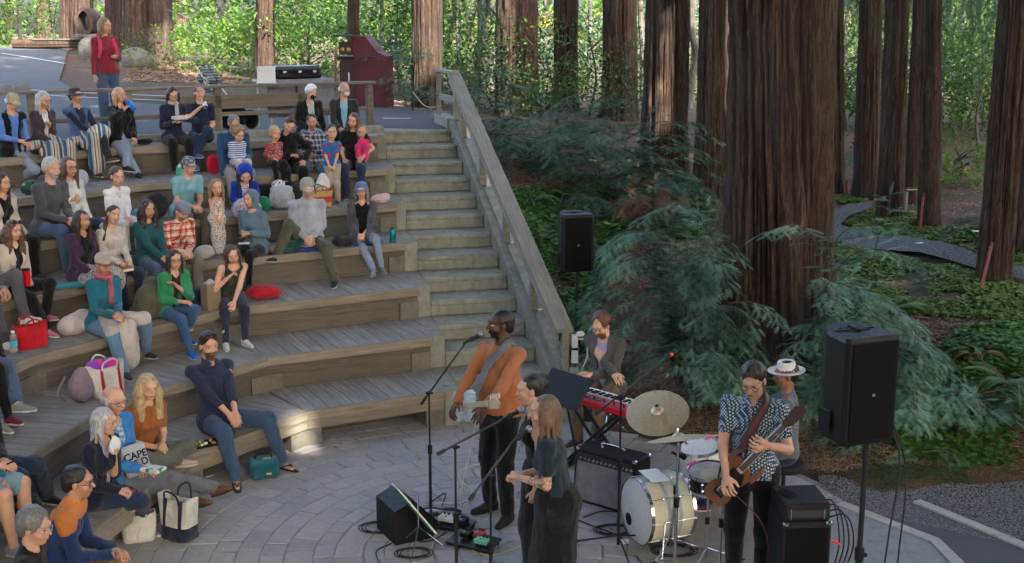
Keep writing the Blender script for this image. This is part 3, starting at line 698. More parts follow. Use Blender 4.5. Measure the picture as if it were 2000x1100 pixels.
# unseen trees added behind and beside the camera to shade the stage
for i, (x, y) in enumerate([(11,-4), (4,-9), (17,3), (-4,-7), (12,8.5), (19,12), (-9,-1)]):
    B = A(x, y, max(-.06, tz(x, y))); lab = ['redwood far out to the right of the stage, %s in the row that shades it' % w for w in ('first', 'second', 'third', 'fourth', 'fifth', 'sixth', 'seventh')][i]
    root = empty('redwood_tree', B, 0, lab.replace('far out to the right of the stage', 'on the near side of the stage'), 'tree', 'redwood trees')
    V, F, hv = trunk_mesh(.45, 26, (0, 0), 60, 60, i+40, amp=.04); mesh_np('trunk', V, F, m_bark, root, attr={'rnd': hv}); TREES.append((root, B, (0, 0), .45))
# ---- crowns: sprays of foliage 10 to 24 m up; placed along sun rays to shade the scene, gaps cut for sun patches
WIN = [(at(640,905,0), -.42), (at(588,850,.15), -.12)]
for px, ys_, ti, r in [(991, range(-20, 230, 12), 5, .06), (854, range(-20, 90, 12), 6, .1), (1414, range(25, 115, 12), 2, .12), (1716, range(55, 115, 12), 16, .1), (1632, range(130, 180, 12), 15, .2), (345, range(95, 125, 12), 13, .4)]:
    tr_ = TREES[ti]
    for q in ys_: WIN.append((aty(px, q, tr_[1][1]-tr_[3]*.85), r))
n = 8600; Zc = RNG.uniform(15, 24, n); gx = RNG.uniform(-15, 15, n); gy = RNG.uniform(4, 33, n); base = np.stack([gx, gy, np.full(n, 1.2)], 1)
n2_ = 3000; n3_ = 2600; Zc = np.concatenate([Zc, RNG.uniform(15, 24, n2_+n3_)]); base = np.concatenate([base, np.stack([RNG.uniform(-27, -9, n2_), RNG.uniform(15, 37, n2_), np.full(n2_, 3.)], 1), np.stack([RNG.uniform(-6.5, 2.5, n3_), RNG.uniform(7.5, 18, n3_), np.full(n3_, .6)], 1)]); L_ = (Zc-1.2)/SUNV[2]; Pc = base+SUNV[None]*L_[:, None]; extra = 6500
ea = RNG.uniform(math.radians(150), math.radians(400), extra); er = RNG.uniform(15, 24, extra)   # unseen low leaves added behind the camera to block sky light
Pe = np.stack([2+er*np.cos(ea), 9+er*np.sin(ea), RNG.uniform(2, 14, extra)], 1); Pe = Pe[Pe[:, 1] < 7+.2*np.abs(Pe[:, 0])]; Pc = np.concatenate([Pc, Pe])
keep = np.ones(len(Pc), bool)
for w, r in WIN:
    d = Pc-w[None]; tt = d@SUNV; dist = np.linalg.norm(d-tt[:, None]*SUNV[None], axis=1); keep &= ~((dist < r+.64) & (tt > 0))
Pc = Pc[keep]; tb = np.array([b[1][:2]+np.array(b[2])*14 for b in TREES]); own = np.argmin(np.linalg.norm(Pc[:, None, :2]-tb[None], axis=2), axis=1)
BR = A([0,-.6,0],[.34,-.2,-.05],[.3,.35,-.05],[0,.6,0],[-.3,.35,-.05],[-.34,-.2,-.05]); BRF = [(0,1,2,3),(0,3,4,5)]
for i, (root, B, lean, r0) in enumerate(TREES):
    P = Pc[own == i]; q = len(P)
    if q < 5: q = 40; a = RNG.uniform(0, 6.28, q); hh = RNG.uniform(12, 24, q); rr = RNG.uniform(.5, 3, q); P = np.stack([B[0]+lean[0]*hh+rr*np.cos(a), B[1]+rr*np.sin(a), B[2]+hh], 1)
    V, F = inst(BR, BRF, P-B, randrot(len(P), .45), RNG.uniform(.8, 1.25, len(P)))
    mesh_np('crown', V, F, m_lf_dark, root, False, attr={'rnd': np.repeat(RNG.uniform(0, 1, len(P)), 6)})
# ---- leafy background trees and shrubs
def limbs(mb, B, top, n, r, seed, spread=.5):
    rg = random.Random(seed); mb.tube(curve_pts([B, B+(top-B)*.5+A(rg.uniform(-.2,.2), 0, 0), top], 5), list(np.linspace(r, r*.3, 11)), 7)
    for i in range(n):
        f = rg.uniform(.25, .85); p = B+(top-B)*f; a = rg.uniform(0, 6.28); L = np.linalg.norm(top-B)*spread*rg.uniform(.5, 1); q = p+A(math.cos(a)*L, math.sin(a)*L, L*rg.uniform(.2, .8)); mb.tube(curve_pts([p, (p+q)/2+A(0, 0, .1*L), q], 4), list(np.linspace(r*.4, r*.1, 9)), 5)
def leafcloud(B, blobs, n, size, rng=RNG):
    """blobs: (dx,dy,dz,rx,ry,rz) relative to B"""
    bl = np.array(blobs, float); w = np.prod(bl[:, 3:], axis=1)**.7; k = rng.choice(len(bl), n, p=w/w.sum()); u = rng.normal(size=(n, 3)); u /= np.linalg.norm(u, axis=1)[:, None]
    P = bl[k, :3]+u*bl[k, 3:]*(rng.uniform(.25, 1, n)**.45)[:, None]; c = vnoise((P+B)*1.3/max(.3, size*6), 4)
    m_ = c > -.25-.3*rng.uniform(0, 1, n); P = P[m_]; c = c[m_]; V, F = inst(LEAF, LEAFF, P, randrot(len(P), .85), size*rng.uniform(.6, 1.3, len(P)))
    rv = np.clip(.5+.45*c+rng.uniform(-.25, .25, len(P)), 0, 1); return V, F, np.repeat(rv, 4)
def bush(B, w, h, n, size, m, lab, cat='shrub', name='leafy_shrub', group='shrubs and small trees behind the seating', nb=14, seed=0, tr=.06, lo=.25, bark=None):
    rg = np.random.default_rng(seed+100); blobs = []
    for i in range(nb):
        a = rg.uniform(0, 6.28); r = rg.uniform(0, 1)**.6*w/2; z = rg.uniform(lo, 1)*h; s = rg.uniform(.16, .3)*w; blobs.append((r*math.cos(a), r*math.sin(a)*.7, z, s, s*.8, s*rg.uniform(.35, .7)))
    root = empty(name, B, 0, lab, cat, group); V, F, rv = leafcloud(B, blobs, n, size, rg); mesh_np('crown', V, F, m, root, False, attr={'rnd': rv})
    mb = MB(); limbs(mb, A(0,0,-.1), A(0,0,h*.8), 7, tr, seed, w/h*.4); mb.build('trunk', bark or m_gbark, root, True); return root
def P_at(px, y, z=None): p = aty(px, 100, y); return A(p[0], y, tz(p[0], y) if z is None else z)
BG = [(40,60,11,7.5,2600,.22,'bright', 'bright green leafy tree behind the two thin trunks at the far left'),
 (110,64,9,7,1800,.22,'mid', 'mid green tree between the second and the wide trunk at left'),
 (420,46,7,7,2200,.18,'bright', 'sunny green tree with a curved grey trunk left of the straight dark redwood'),
 (420,33,4,1.5,1500,.12,'bright', 'low bright shrub behind the folded stroller'),
 (590,44,7,6.5,2400,.17,'mid', 'airy tree with small grey green leaves behind the black case'),
 (600,33,5,1.6,2000,.12,'bright', 'glowing green hedge of leaves behind the black case'),
 (740,36,5,5,2800,.15,'bright', 'tall bright green shrub behind the dark red bin'),
 (780,30,3.2,3,1500,.13,'mid', 'darker shrub between the bin and the redwood by the stairs'),
 (900,42,6,6,1800,.17,'yellow', 'yellow green tree glowing between the redwoods above the stairs'),
 (1065,44,6,6,1700,.18,'yellow', 'yellow leaved tree seen in the gap right of the sunlit striped trunk'),
 (1150,38,4.5,5.5,2200,.16,'blue', 'blue green conifer like shrub between the slim and the dark trunks'),
 (1255,42,5,6,1500,.18,'mid', 'green tree seen in the narrow gap right of the dark trunk'),
 (1355,40,4,6,1400,.18,'blue', 'pale leaved tree in the gap left of the sunlit redwood'),
 (1440,44,4,6,900,.18,'mid', 'small green tree peeking beside the giant trunk'),
 (1660,36,4,4.5,1500,.16,'mid', 'dark leafy tree beyond the bend of the gravel walk'),
 (1730,42,5,6,1800,.18,'bright', 'light green tree between the two trunks by the trail sign'),
 (1880,32,6,5,4200,.14,'mid', 'large leafy shrub filling the slope right of the trail sign'),
 (1890,27,4.5,1.8,2600,.11,'bright', 'pale bright bush low down right of the trail sign'),
 (1930,24,4.5,2.0,2600,.1,'mid', 'mid green shrub on the slope between the trail sign and the leaning redwood'),
 (1990,27,4,3,2000,.12,'bright', 'tall light shrub behind the fallen log'),
 (1880,21.5,2.2,.8,1500,.08,'bright', 'low light green shrub at the foot of the slope behind the trail sign'),
 (1665,27,2.5,1.6,1200,.11,'mid', 'shrub behind the bend of the walk'),
 (1065,27,3.5,1.6,1500,.11,'mid', 'dark shrub in the gap right of the striped trunk'),
 (1150,28,3.5,2.2,1500,.11,'mid', 'dark shrub in the gap left of the dark trunk'),
 (930,27,3.5,1.8,1800,.11,'mid', 'dark shrub behind the top of the stair rail'),
 (1975,38,6,6,2200,.18,'bright', 'sunny leafy tree at the right edge behind the leaning trunk'),
 (1830,48,8,7,1800,.22,'yellow', 'yellow green tree far behind the trail sign')]
mm = {'bright': m_lf_bright, 'mid': m_lf_mid, 'yellow': m_lf_yel, 'blue': m_lf_blue}
for i, (px, y, w, h, n, s, m, lab) in enumerate(BG): bush(P_at(px, y), w, h, n*2, s*.85, mm[m], lab, 'tree' if h > 4 else 'shrub', 'leafy_tree' if h > 4 else 'leafy_shrub', seed=i, lo=.08 if h < 4 else .15, nb=22, tr=.1 if h > 4 else .04)
# far woodland that reads as one mass
blobs = []
for i in range(330):
    x = RNG.uniform(-60, 70); y = RNG.uniform(56, 88); blobs.append((x, y, 2+RNG.uniform(-1.0, 9), RNG.uniform(2, 4.5), 3, RNG.uniform(1.5, 3)))
V, F, rv = leafcloud(A(0,0,0), blobs, 42000, .5); tag(mesh_np('far_woodland', V, F, leafmat('leaf_far', (.014,.045,.01), (.085,.17,.028), .4), None, False, attr={'rnd': rv}), kind='stuff')
blobs = [(u_, RNG.uniform(30 if u_ < 8 else 24.5, 46), 2.2+RNG.uniform(-.1, .9), RNG.uniform(.8, 2), 1.2, RNG.uniform(.3, .7)) for u_ in RNG.uniform(-7, 34, 170)]
V, F, rv = leafcloud(A(0,0,0), blobs, 38000, .13); tag(mesh_np('undergrowth', V, F, m_lf_mid, None, False, attr={'rnd': rv}), kind='stuff')
# pale curved bay trunks in the background
def pale(pts, y, r, lab):
    P = [aty(px, py, y) for px, py in pts]; B = P[0].copy(); B[2] = tz(B[0], B[1]); root = empty('bay_tree', B, 0, lab, 'tree', 'pale barked trees')
    MB().tube(curve_pts([B-B]+[p-B for p in P], 8), list(np.linspace(r, r*.6, 8*len(P)+1)), 9).build('trunk', m_gbark, root, True)
    V, F, rv = leafcloud(B, [(P[-1][0]-B[0], 0, P[-1][2]-B[2]+1.5, 2.5, 2, 1.6)], 500, .14); mesh_np('crown', V, F, m_lf_mid, root, False, attr={'rnd': rv})
pale([(452,135),(462,90),(440,40),(425,-15)], 38, .22, 'pale tree with a curving grey trunk left of the straight dark redwood')
pale([(462,110),(480,75),(500,45),(520,20)], 38.4, .11, 'slim grey trunk leaning right toward the straight dark redwood')
pale([(485,145),(492,110),(500,80),(503,40)], 36, .15, 'grey trunk leaning just left of the straight dark redwood')
pale([(935,185),(938,120),(942,60),(940,-15)], 34, .19, 'straight grey brown trunk between the stairs and the striped redwood')
pale([(955,165),(962,110),(985,75),(978,35),(950,0),(940,-25)], 36, .16, 'twisting pale trunk winding behind the striped redwood')
pale([(1345,190),(1352,150),(1360,110),(1352,60),(1350,-15)], 30, .13, 'white barked crooked trunk in the gap left of the sunlit redwood')
pale([(1255,200),(1257,120),(1252,50),(1250,-15)], 32, .1, 'pale slim trunk right of the dark redwood')
# ---- drooping dark conifer boughs (upper right)
def needle_twig(L, n=11, w=.024, droop=.15):
    V = []; F = []
    for i in range(n):
        f = (i+.5)/n; y = f*L; l = w*(.55+.9*math.sin(math.pi*min(1, f*.9+.12))); z = -droop*L*f*f
        for s in (-1, 1):
            k = len(V); V += [(0, y-.006, z), (s*l, y+l*.45, z-.004), (0, y+.004, z)]; F.append((k, k+1, k+2) if s > 0 else (k, k+2, k+1))
    k = len(V); V += [(-.0025, 0, 0), (.0025, 0, 0), (0, L, -droop*L)]; F.append((k, k+1, k+2)); return np.array(V), np.array(F)
TW, TWF = needle_twig(.2, 11, .03)
def bough(P, nside, tl, flat=.5, rng=random, droop=.25, sub=True):
    """points along a branch -> list of (pos, frame, scale) of twigs"""
    out = []; P = curve_pts(P, 6); P = np.array(P); seg = np.linalg.norm(np.diff(P, axis=0), axis=1); cum = np.concatenate([[0], np.cumsum(seg)]); L = cum[-1]
    for i in range(nside):
        f = .12+.88*(i+.5)/nside; s = f*L; j = min(len(seg)-1, int(np.searchsorted(cum, s)-1)); p = P[j]+(P[j+1]-P[j])*((s-cum[j])/seg[j]); t_ = unit(P[j+1]-P[j]); side = unit(np.cross(t_, A(0,0,1)))*(1 if i % 2 else -1)
        sl = tl*(1.15-.75*f)*rng.uniform(.7, 1.15)
        y = unit(side*.8+t_*.7+A(0,0,-droop+rng.uniform(-.18,.14))); q = p+y*sl
        out.append((p, y, sl)); 
        if sub:
            ns = max(1, int(sl/.045))
            for k in range(ns):
                g = (k+.6)/ns; pp = p+(q-p)*g+A(0,0,-.04*g*g*sl/.3); s2 = unit(np.cross(y, A(0,0,1)))*(1 if k % 2 else -1); yy = unit(s2*.75+y*.8+A(0,0,-.1+rng.uniform(-.15,.1))); out.append((pp, yy, .15*(1.25-.7*g)*rng.uniform(.7, 1.1)))
    out.append((P[-1]-t_*.02, t_, tl*.4)); return out
def spray_mesh(name, tw, m, root, B):
    P = np.array([a for a, b, c in tw])-B; Y = np.array([b for a, b, c in tw]); S = np.array([c for a, b, c in tw])/.2
    Z = np.array([0,0,1.0])[None]+RNG.normal(size=Y.shape)*.25; Z = Z-Y*(Z*Y).sum(1)[:, None]; Z /= np.linalg.norm(Z, axis=1)[:, None]; X = np.cross(Y, Z); R = np.stack([X, Y, Z], 2)
    S3 = np.stack([np.clip(S, .8, 1.15), S, S], 1); V, F = inst(TW, TWF, P, R, S3)
    rv = np.clip(RNG.uniform(0, 1, len(P))*.6+.2+.9*fbm(P*2.6+B, 2, 3), 0, 1); return mesh_np(name, V, F, m, root, False, attr={'rnd': np.repeat(rv, len(TW))})
def conifer(B, bl, lab, m=m_spray, name='redwood_sprout', cat='shrub', group='young redwood sprouts', tl=.3, dens=16, r=.007):
    """bl: list of branch point lists (world)"""
    root = empty(name, B, 0, lab, cat, group); tw = []; mb = MB()
    def ok(P):
        for p in P:
            if math.hypot(p[0]-1.0, p[1]-12.35) < .85 and p[2] < 2.2: return False
            if p[1] < 13 and p[2] < 2.2 and tz(p[0], p[1]) < .04: return False
        return True
    bl = [P for P in bl if m is m_spray_d or ok(P)] or bl
    for P in bl:
        P = [np.asarray(p, float) for p in P]; L = sum(np.linalg.norm(P[i+1]-P[i]) for i in range(len(P)-1)); tw += bough(P, max(4, int(L*dens)), tl)
        C = curve_pts([p-B for p in P], 5); mb.tube(C, list(np.linspace(r, r*.25, len(C))), 5)
    mb.build('stems', mat('twigwood', (.07,.06,.035), .8), root, True); spray_mesh('foliage', tw, m, root, B); return root
def fan(B, n, L, zr, az, droop=.5, seed=0, hmin=.1):
    """many short boughs off several leaning stems: a loose layered shrub"""
    rg = random.Random(seed); bl = []
    for i in range(int(n*1.5)):
        a = math.radians(rg.uniform(*az)); d = A(math.cos(a), math.sin(a), 0); r = L*rg.uniform(0, .72); f = r/(L*.72); z0 = rg.uniform(hmin, max(hmin+.1, zr*(1.1-.6*f))); l = L*rg.uniform(.3, .58); up = rg.uniform(-.1, .5)
        a2 = a+rg.uniform(-.7, .7); e = A(math.cos(a2), math.sin(a2), 0); p = B+d*r+A(0, 0, z0)
        bl.append([p, p+e*l*.4+A(0, 0, up*l*.3), p+e*l*.75+A(0, 0, up*l*.25-droop*l*.08), p+e*l+A(0, 0, up*l*.1-droop*l*.28)])
    for i in range(max(3, n//6)):
        a = math.radians(rg.uniform(*az)); d = A(math.cos(a), math.sin(a), 0); h = zr*rg.uniform(.7, 1.1); r = L*rg.uniform(.2, .5); bl.append([B+d*r*.2, B+d*r*.6+A(0, 0, h*.5), B+d*r+A(0, 0, h)])
    return bl
def V3(px, py, y): return aty(px, py, y)
B1 = onhill(1330, 700); B1[1] = 13.3; B1[0] = V3(1345, 600, 13.3)[0]; B1[2] = tz(B1[0], 13.3)
bl = fan(B1, 110, 1.3, 1.95, (150, 300), .9, 1)+fan(B1, 12, .9, 1.0, (-60, 30), .6, 2)
bl += [[V3(1400,560,12.9), V3(1330,470,12.6), V3(1270,440,12.4), V3(1200,490,12.2)], [V3(1400,480,13.1), V3(1360,420,13), V3(1310,400,12.9), V3(1240,430,12.8)], [V3(1380,650,12.6), V3(1395,560,12.3), V3(1400,500,12.2), V3(1402,440,12.1)], [V3(1360,620,12.6), V3(1370,500,12.3), V3(1372,420,12.2), V3(1390,372,12.1)],
  [V3(1420,620,12.3), V3(1350,590,12), V3(1280,600,11.9), V3(1215,640,11.8)], [V3(1440,700,12.1), V3(1380,640,11.7), V3(1320,640,11.5), V3(1260,700,11.4)], [V3(1400,520,12.9), V3(1300,520,12.6), V3(1230,530,12.4), V3(1170,560,12.3)]]
conifer(B1, bl, 'large dark feathery redwood sprout shrub between the small speaker and the giant trunk', dens=15)
B2 = V3(1590, 640, 12.5); B2[2] = tz(B2[0], B2[1])
bl = fan(B2, 75, 1.25, 1.45, (-110, 20), .8, 3)+[[V3(1560,560,12.2), V3(1520,500,11.8), V3(1480,520,11.5), V3(1430,550,11.4)], [V3(1590,560,12.1), V3(1640,460,11.8), V3(1700,440,11.6), V3(1785,450,11.4)], [V3(1560,640,12), V3(1480,600,11.5), V3(1420,600,11.2), V3(1350,650,11.1)], [V3(1600,580,12.1), V3(1660,500,11.7), V3(1730,490,11.5), V3(1800,520,11.4)],
  [V3(1600,500,12.3), V3(1580,450,12), V3(1540,440,11.9), V3(1480,460,11.8)], [V3(1700,520,11.9), V3(1720,450,11.7), V3(1735,410,11.6), V3(1740,375,11.6)], [V3(1560,700,11.9), V3(1490,640,11.4), V3(1440,650,11.2), V3(1380,700,11.1)], [V3(1600,620,11.9), V3(1700,570,11.4), V3(1760,590,11.2), V3(1820,640,11.1)]]
conifer(B2, bl, 'feathery grey green redwood sprout arching across the base of the giant trunk', dens=15)
B3 = V3(1500, 720, 12.35); B3[2] = tz(B3[0], B3[1]); conifer(B3, fan(B3, 22, .8, .75, (120, 420), .9, 5), 'dense drooping conifer shoots low behind the man in the white hat', dens=15)
B3 = V3(1700, 700, 12.4); B3[2] = tz(B3[0], B3[1]); conifer(B3, fan(B3, 24, 1.0, .8, (160, 400), .8, 15), 'grey green sprays showing left of the large speaker on its pole', dens=15)
for j, (px, y, n, L, h, lab) in enumerate([(1840, 12.1, 22, 1.1, .35, 'low spreading conifer sprays right of the large speaker'), (1960, 11.7, 14, .9, .3, 'small flat conifer sprays at the right edge above the clover'), (1770, 11.3, 14, .75, .3, 'drooping conifer shoot just above the gravel by the large speaker')]):
    B = P_at(px, y); conifer(B, fan(B, n, L, h, (0, 360), .5, 20+j), lab, dens=14)
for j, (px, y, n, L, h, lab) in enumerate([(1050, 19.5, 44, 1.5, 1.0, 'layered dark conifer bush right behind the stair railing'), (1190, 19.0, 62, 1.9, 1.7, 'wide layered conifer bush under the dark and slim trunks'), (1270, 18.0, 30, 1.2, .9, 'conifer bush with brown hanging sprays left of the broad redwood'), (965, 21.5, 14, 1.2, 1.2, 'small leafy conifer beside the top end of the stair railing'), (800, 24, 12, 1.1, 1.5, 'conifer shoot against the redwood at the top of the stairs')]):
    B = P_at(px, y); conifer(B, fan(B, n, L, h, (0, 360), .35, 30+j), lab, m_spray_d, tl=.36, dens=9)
B = P_at(1275, 17.2); conifer(B, fan(B, 8, .6, 1.0, (200, 340), 1.8, 60, .7), 'dead brown drooping conifer spray in front of the broad redwood', m_spray_b)
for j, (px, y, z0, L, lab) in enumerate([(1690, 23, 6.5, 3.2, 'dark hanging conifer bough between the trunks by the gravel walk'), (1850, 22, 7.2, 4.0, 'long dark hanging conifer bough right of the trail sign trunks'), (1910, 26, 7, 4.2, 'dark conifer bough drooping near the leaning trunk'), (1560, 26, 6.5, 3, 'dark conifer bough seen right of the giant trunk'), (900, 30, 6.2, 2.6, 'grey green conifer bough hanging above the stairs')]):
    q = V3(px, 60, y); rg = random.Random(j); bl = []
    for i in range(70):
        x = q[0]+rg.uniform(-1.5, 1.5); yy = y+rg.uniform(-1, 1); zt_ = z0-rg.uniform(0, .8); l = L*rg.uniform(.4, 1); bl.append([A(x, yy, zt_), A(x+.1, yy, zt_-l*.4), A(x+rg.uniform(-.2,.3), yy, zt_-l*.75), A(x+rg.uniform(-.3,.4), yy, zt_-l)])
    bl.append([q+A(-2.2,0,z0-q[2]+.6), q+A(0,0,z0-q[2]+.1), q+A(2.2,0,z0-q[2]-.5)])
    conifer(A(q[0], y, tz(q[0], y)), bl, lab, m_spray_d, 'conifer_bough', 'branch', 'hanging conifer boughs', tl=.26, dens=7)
# ---- ferns
def fern(B, n, L, lab, seed, m=m_fern, up=.75):
    rg = random.Random(seed); root = empty('sword_fern', B, 0, lab, 'fern', 'sword ferns'); V = []; F = []; rv = []
    for i in range(n):
        a = 6.28*i/n+rg.uniform(-.3, .3); l = L*rg.uniform(.65, 1.1); d = A(math.cos(a), math.sin(a), 0); e = up*rg.uniform(.6, 1.2); side = A(-d[1], d[0], 0); r_ = rg.random(); pr = None
        ns = 34
        for k in range(ns):
            f = (k+1)/ns; p = d*l*f*.85+A(0, 0, l*(e*f-1.05*e*f**2.3)); w = l*.13*math.sin(math.pi*min(1, f*.93+.05))**.7+.004
            for s in (-1, 1):
                k0 = len(V); t_ = d*.009; tip = p+side*s*w+d*w*.3+A(0, 0, -.25*w); V += [tuple(p-t_), tuple(p+side*s*w*.5-t_*.9-A(0,0,.02*w)), tuple(tip), tuple(p+side*s*w*.5+t_*1.3), tuple(p+t_*.6)]; F += [(k0, k0+1, k0+3, k0+4), (k0+1, k0+2, k0+3, k0+3)]; rv += [r_]*5
            if pr is not None: k0 = len(V); V += [tuple(pr-side*.004), tuple(pr+side*.004), tuple(p+side*.003), tuple(p-side*.003)]; F.append((k0, k0+1, k0+2, k0+3)); rv += [.9]*4
            pr = p
    F = [tuple(dict.fromkeys(f)) for f in F]; mesh_np('fronds', V, F, m, root, False, attr={'rnd': rv}); return root
for j, (px, py, n, L, lab, m) in enumerate([(1110,392,15,.95,'large arching sword fern behind the small speaker',m_fern), (1035,400,10,.6,'small fern close to the stair railing',m_fern), (1060,470,8,.45,'little fern above the small speaker near the rail',m_fern), (1740,610,12,.75,'sword fern with light fronds right of the giant trunk',m_fern), (1975,760,12,.8,'yellowing fern at the right edge of the slope',m_fern), (1900,700,9,.5,'dry brown fern on the right slope',m_fern_d), (1560,420,7,.4,'tiny fern by the bend of the gravel walk',m_fern)]):
    fern(onhill(px, py), n, L, lab, j, m)
# ---- ground cover and litter
def scatter(name, polys, n, B, Fb, size, m, tilt, up, seed=1, thr=-.15, col=None):
    rg = np.random.default_rng(seed); XY = []
    for pl, w in polys:
        P = np.array([onhill(*q)[:2] for q in pl]); x0, y0 = P.min(0); x1, y1 = P.max(0); q = 0
        want = int(n*w); X = rg.uniform(x0, x1, want*8); Y = rg.uniform(y0, y1, want*8); k = inpoly(X, Y, P); nz = fbm(np.stack([X*1.6, Y*1.6, X*0], 1), 21, 2); k &= nz > thr-.5*rg.uniform(0, 1, len(X)); XY.append(np.stack([X[k], Y[k]], 1)[:want])
    XY = np.concatenate(XY); N = len(XY); Z = terrain(XY[:, 0], XY[:, 1]); P3 = np.stack([XY[:, 0], XY[:, 1], 0*Z], 1); hl = np.clip((Z-.02)*4, 0, 1); Z = Z+hl*(.07*fbm(P3*.9, 3)+.035*fbm(P3*3.2, 9))+up*rg.uniform(.1, 1, N)
    V, F = inst(B, Fb, np.stack([XY[:, 0], XY[:, 1], Z], 1), randrot(N, tilt, rg), size*rg.uniform(.6, 1.3, N)); rv = np.clip(rg.uniform(0, 1, N)*.6+.2+.3*fbm(P3*1.1, 33, 2), 0, 1)
    return tag(mesh_np(name, V, F, m, None, False, attr={'rnd': np.repeat(rv, len(B))}), kind='stuff')
TRE = []; TREF = []
for k in range(3):
    a = 2.094*k; q = [(0,0,0), (.5,.25,.06), (.42,.62,.0), (0,.5,.05), (-.42,.62,.0), (-.5,.25,.06)]; c_, s_ = math.cos(a), math.sin(a); n0 = len(TRE); TRE += [(x*c_-y*s_, x*s_+y*c_, z) for x, y, z in q]; TREF += [(n0, n0+1, n0+2, n0+3), (n0, n0+3, n0+4, n0+5)]
TRE = np.array(TRE)
scatter('clover_groundcover', [([(990,380),(1110,380),(1240,440),(1180,560),(1130,620),(1070,560),(1010,430)], .3), ([(1120,360),(1400,380),(1380,470),(1180,470)], .12), ([(1640,790),(1760,720),(2000,790),(2000,920),(1880,925),(1760,900)], .4), ([(1060,590),(1120,600),(1180,700),(1110,700)], .03), ([(1880,650),(2000,640),(2000,760),(1800,720)],.08)], 46000, TRE, TREF, .042, m_sorrel, .3, .09)
scatter('moss_groundcover', [([(1620,378),(1700,388),(1690,398),(1640,402)], .1), ([(1720,410),(1850,445),(2000,470),(2000,525),(1900,497),(1800,468),(1715,462),(1650,440)], .35), ([(1600,475),(1790,506),(2010,565),(2010,640),(1750,620),(1620,560)], .4)], 30000, TRE, TREF, .035, m_moss, .35, .05, 2, -.05)
CH = A([-.5,-.06,0],[.5,-.04,.02],[.5,.05,0],[-.5,.06,.02]); 
scatter('leaf_litter', [([(1110,790),(1290,845),(1420,880),(1620,930),(1620,700),(1110,600)], .3), ([(1620,930),(2000,935),(2000,600),(1620,620)], .3), ([(940,300),(1300,360),(1400,480),(1200,620),(1110,760),(1040,560)], .25), ([(960,240),(1400,300),(2000,330),(2000,560),(1600,560),(1300,470)], .15)], 60000, CH, [(0,1,2,3)], .075, m_litter, .25, .02, 3, -1)
scatter('bark_litter', [([(330,112),(480,160),(480,165),(240,160),(260,125)], .5), ([(745,195),(860,200),(870,222),(840,225),(765,210)], .3), ([(130,97),(240,110),(200,150),(170,120)], .2)], 9000, CH, [(0,1,2,3)], .14, m_litter, .25, .03, 4, -1)
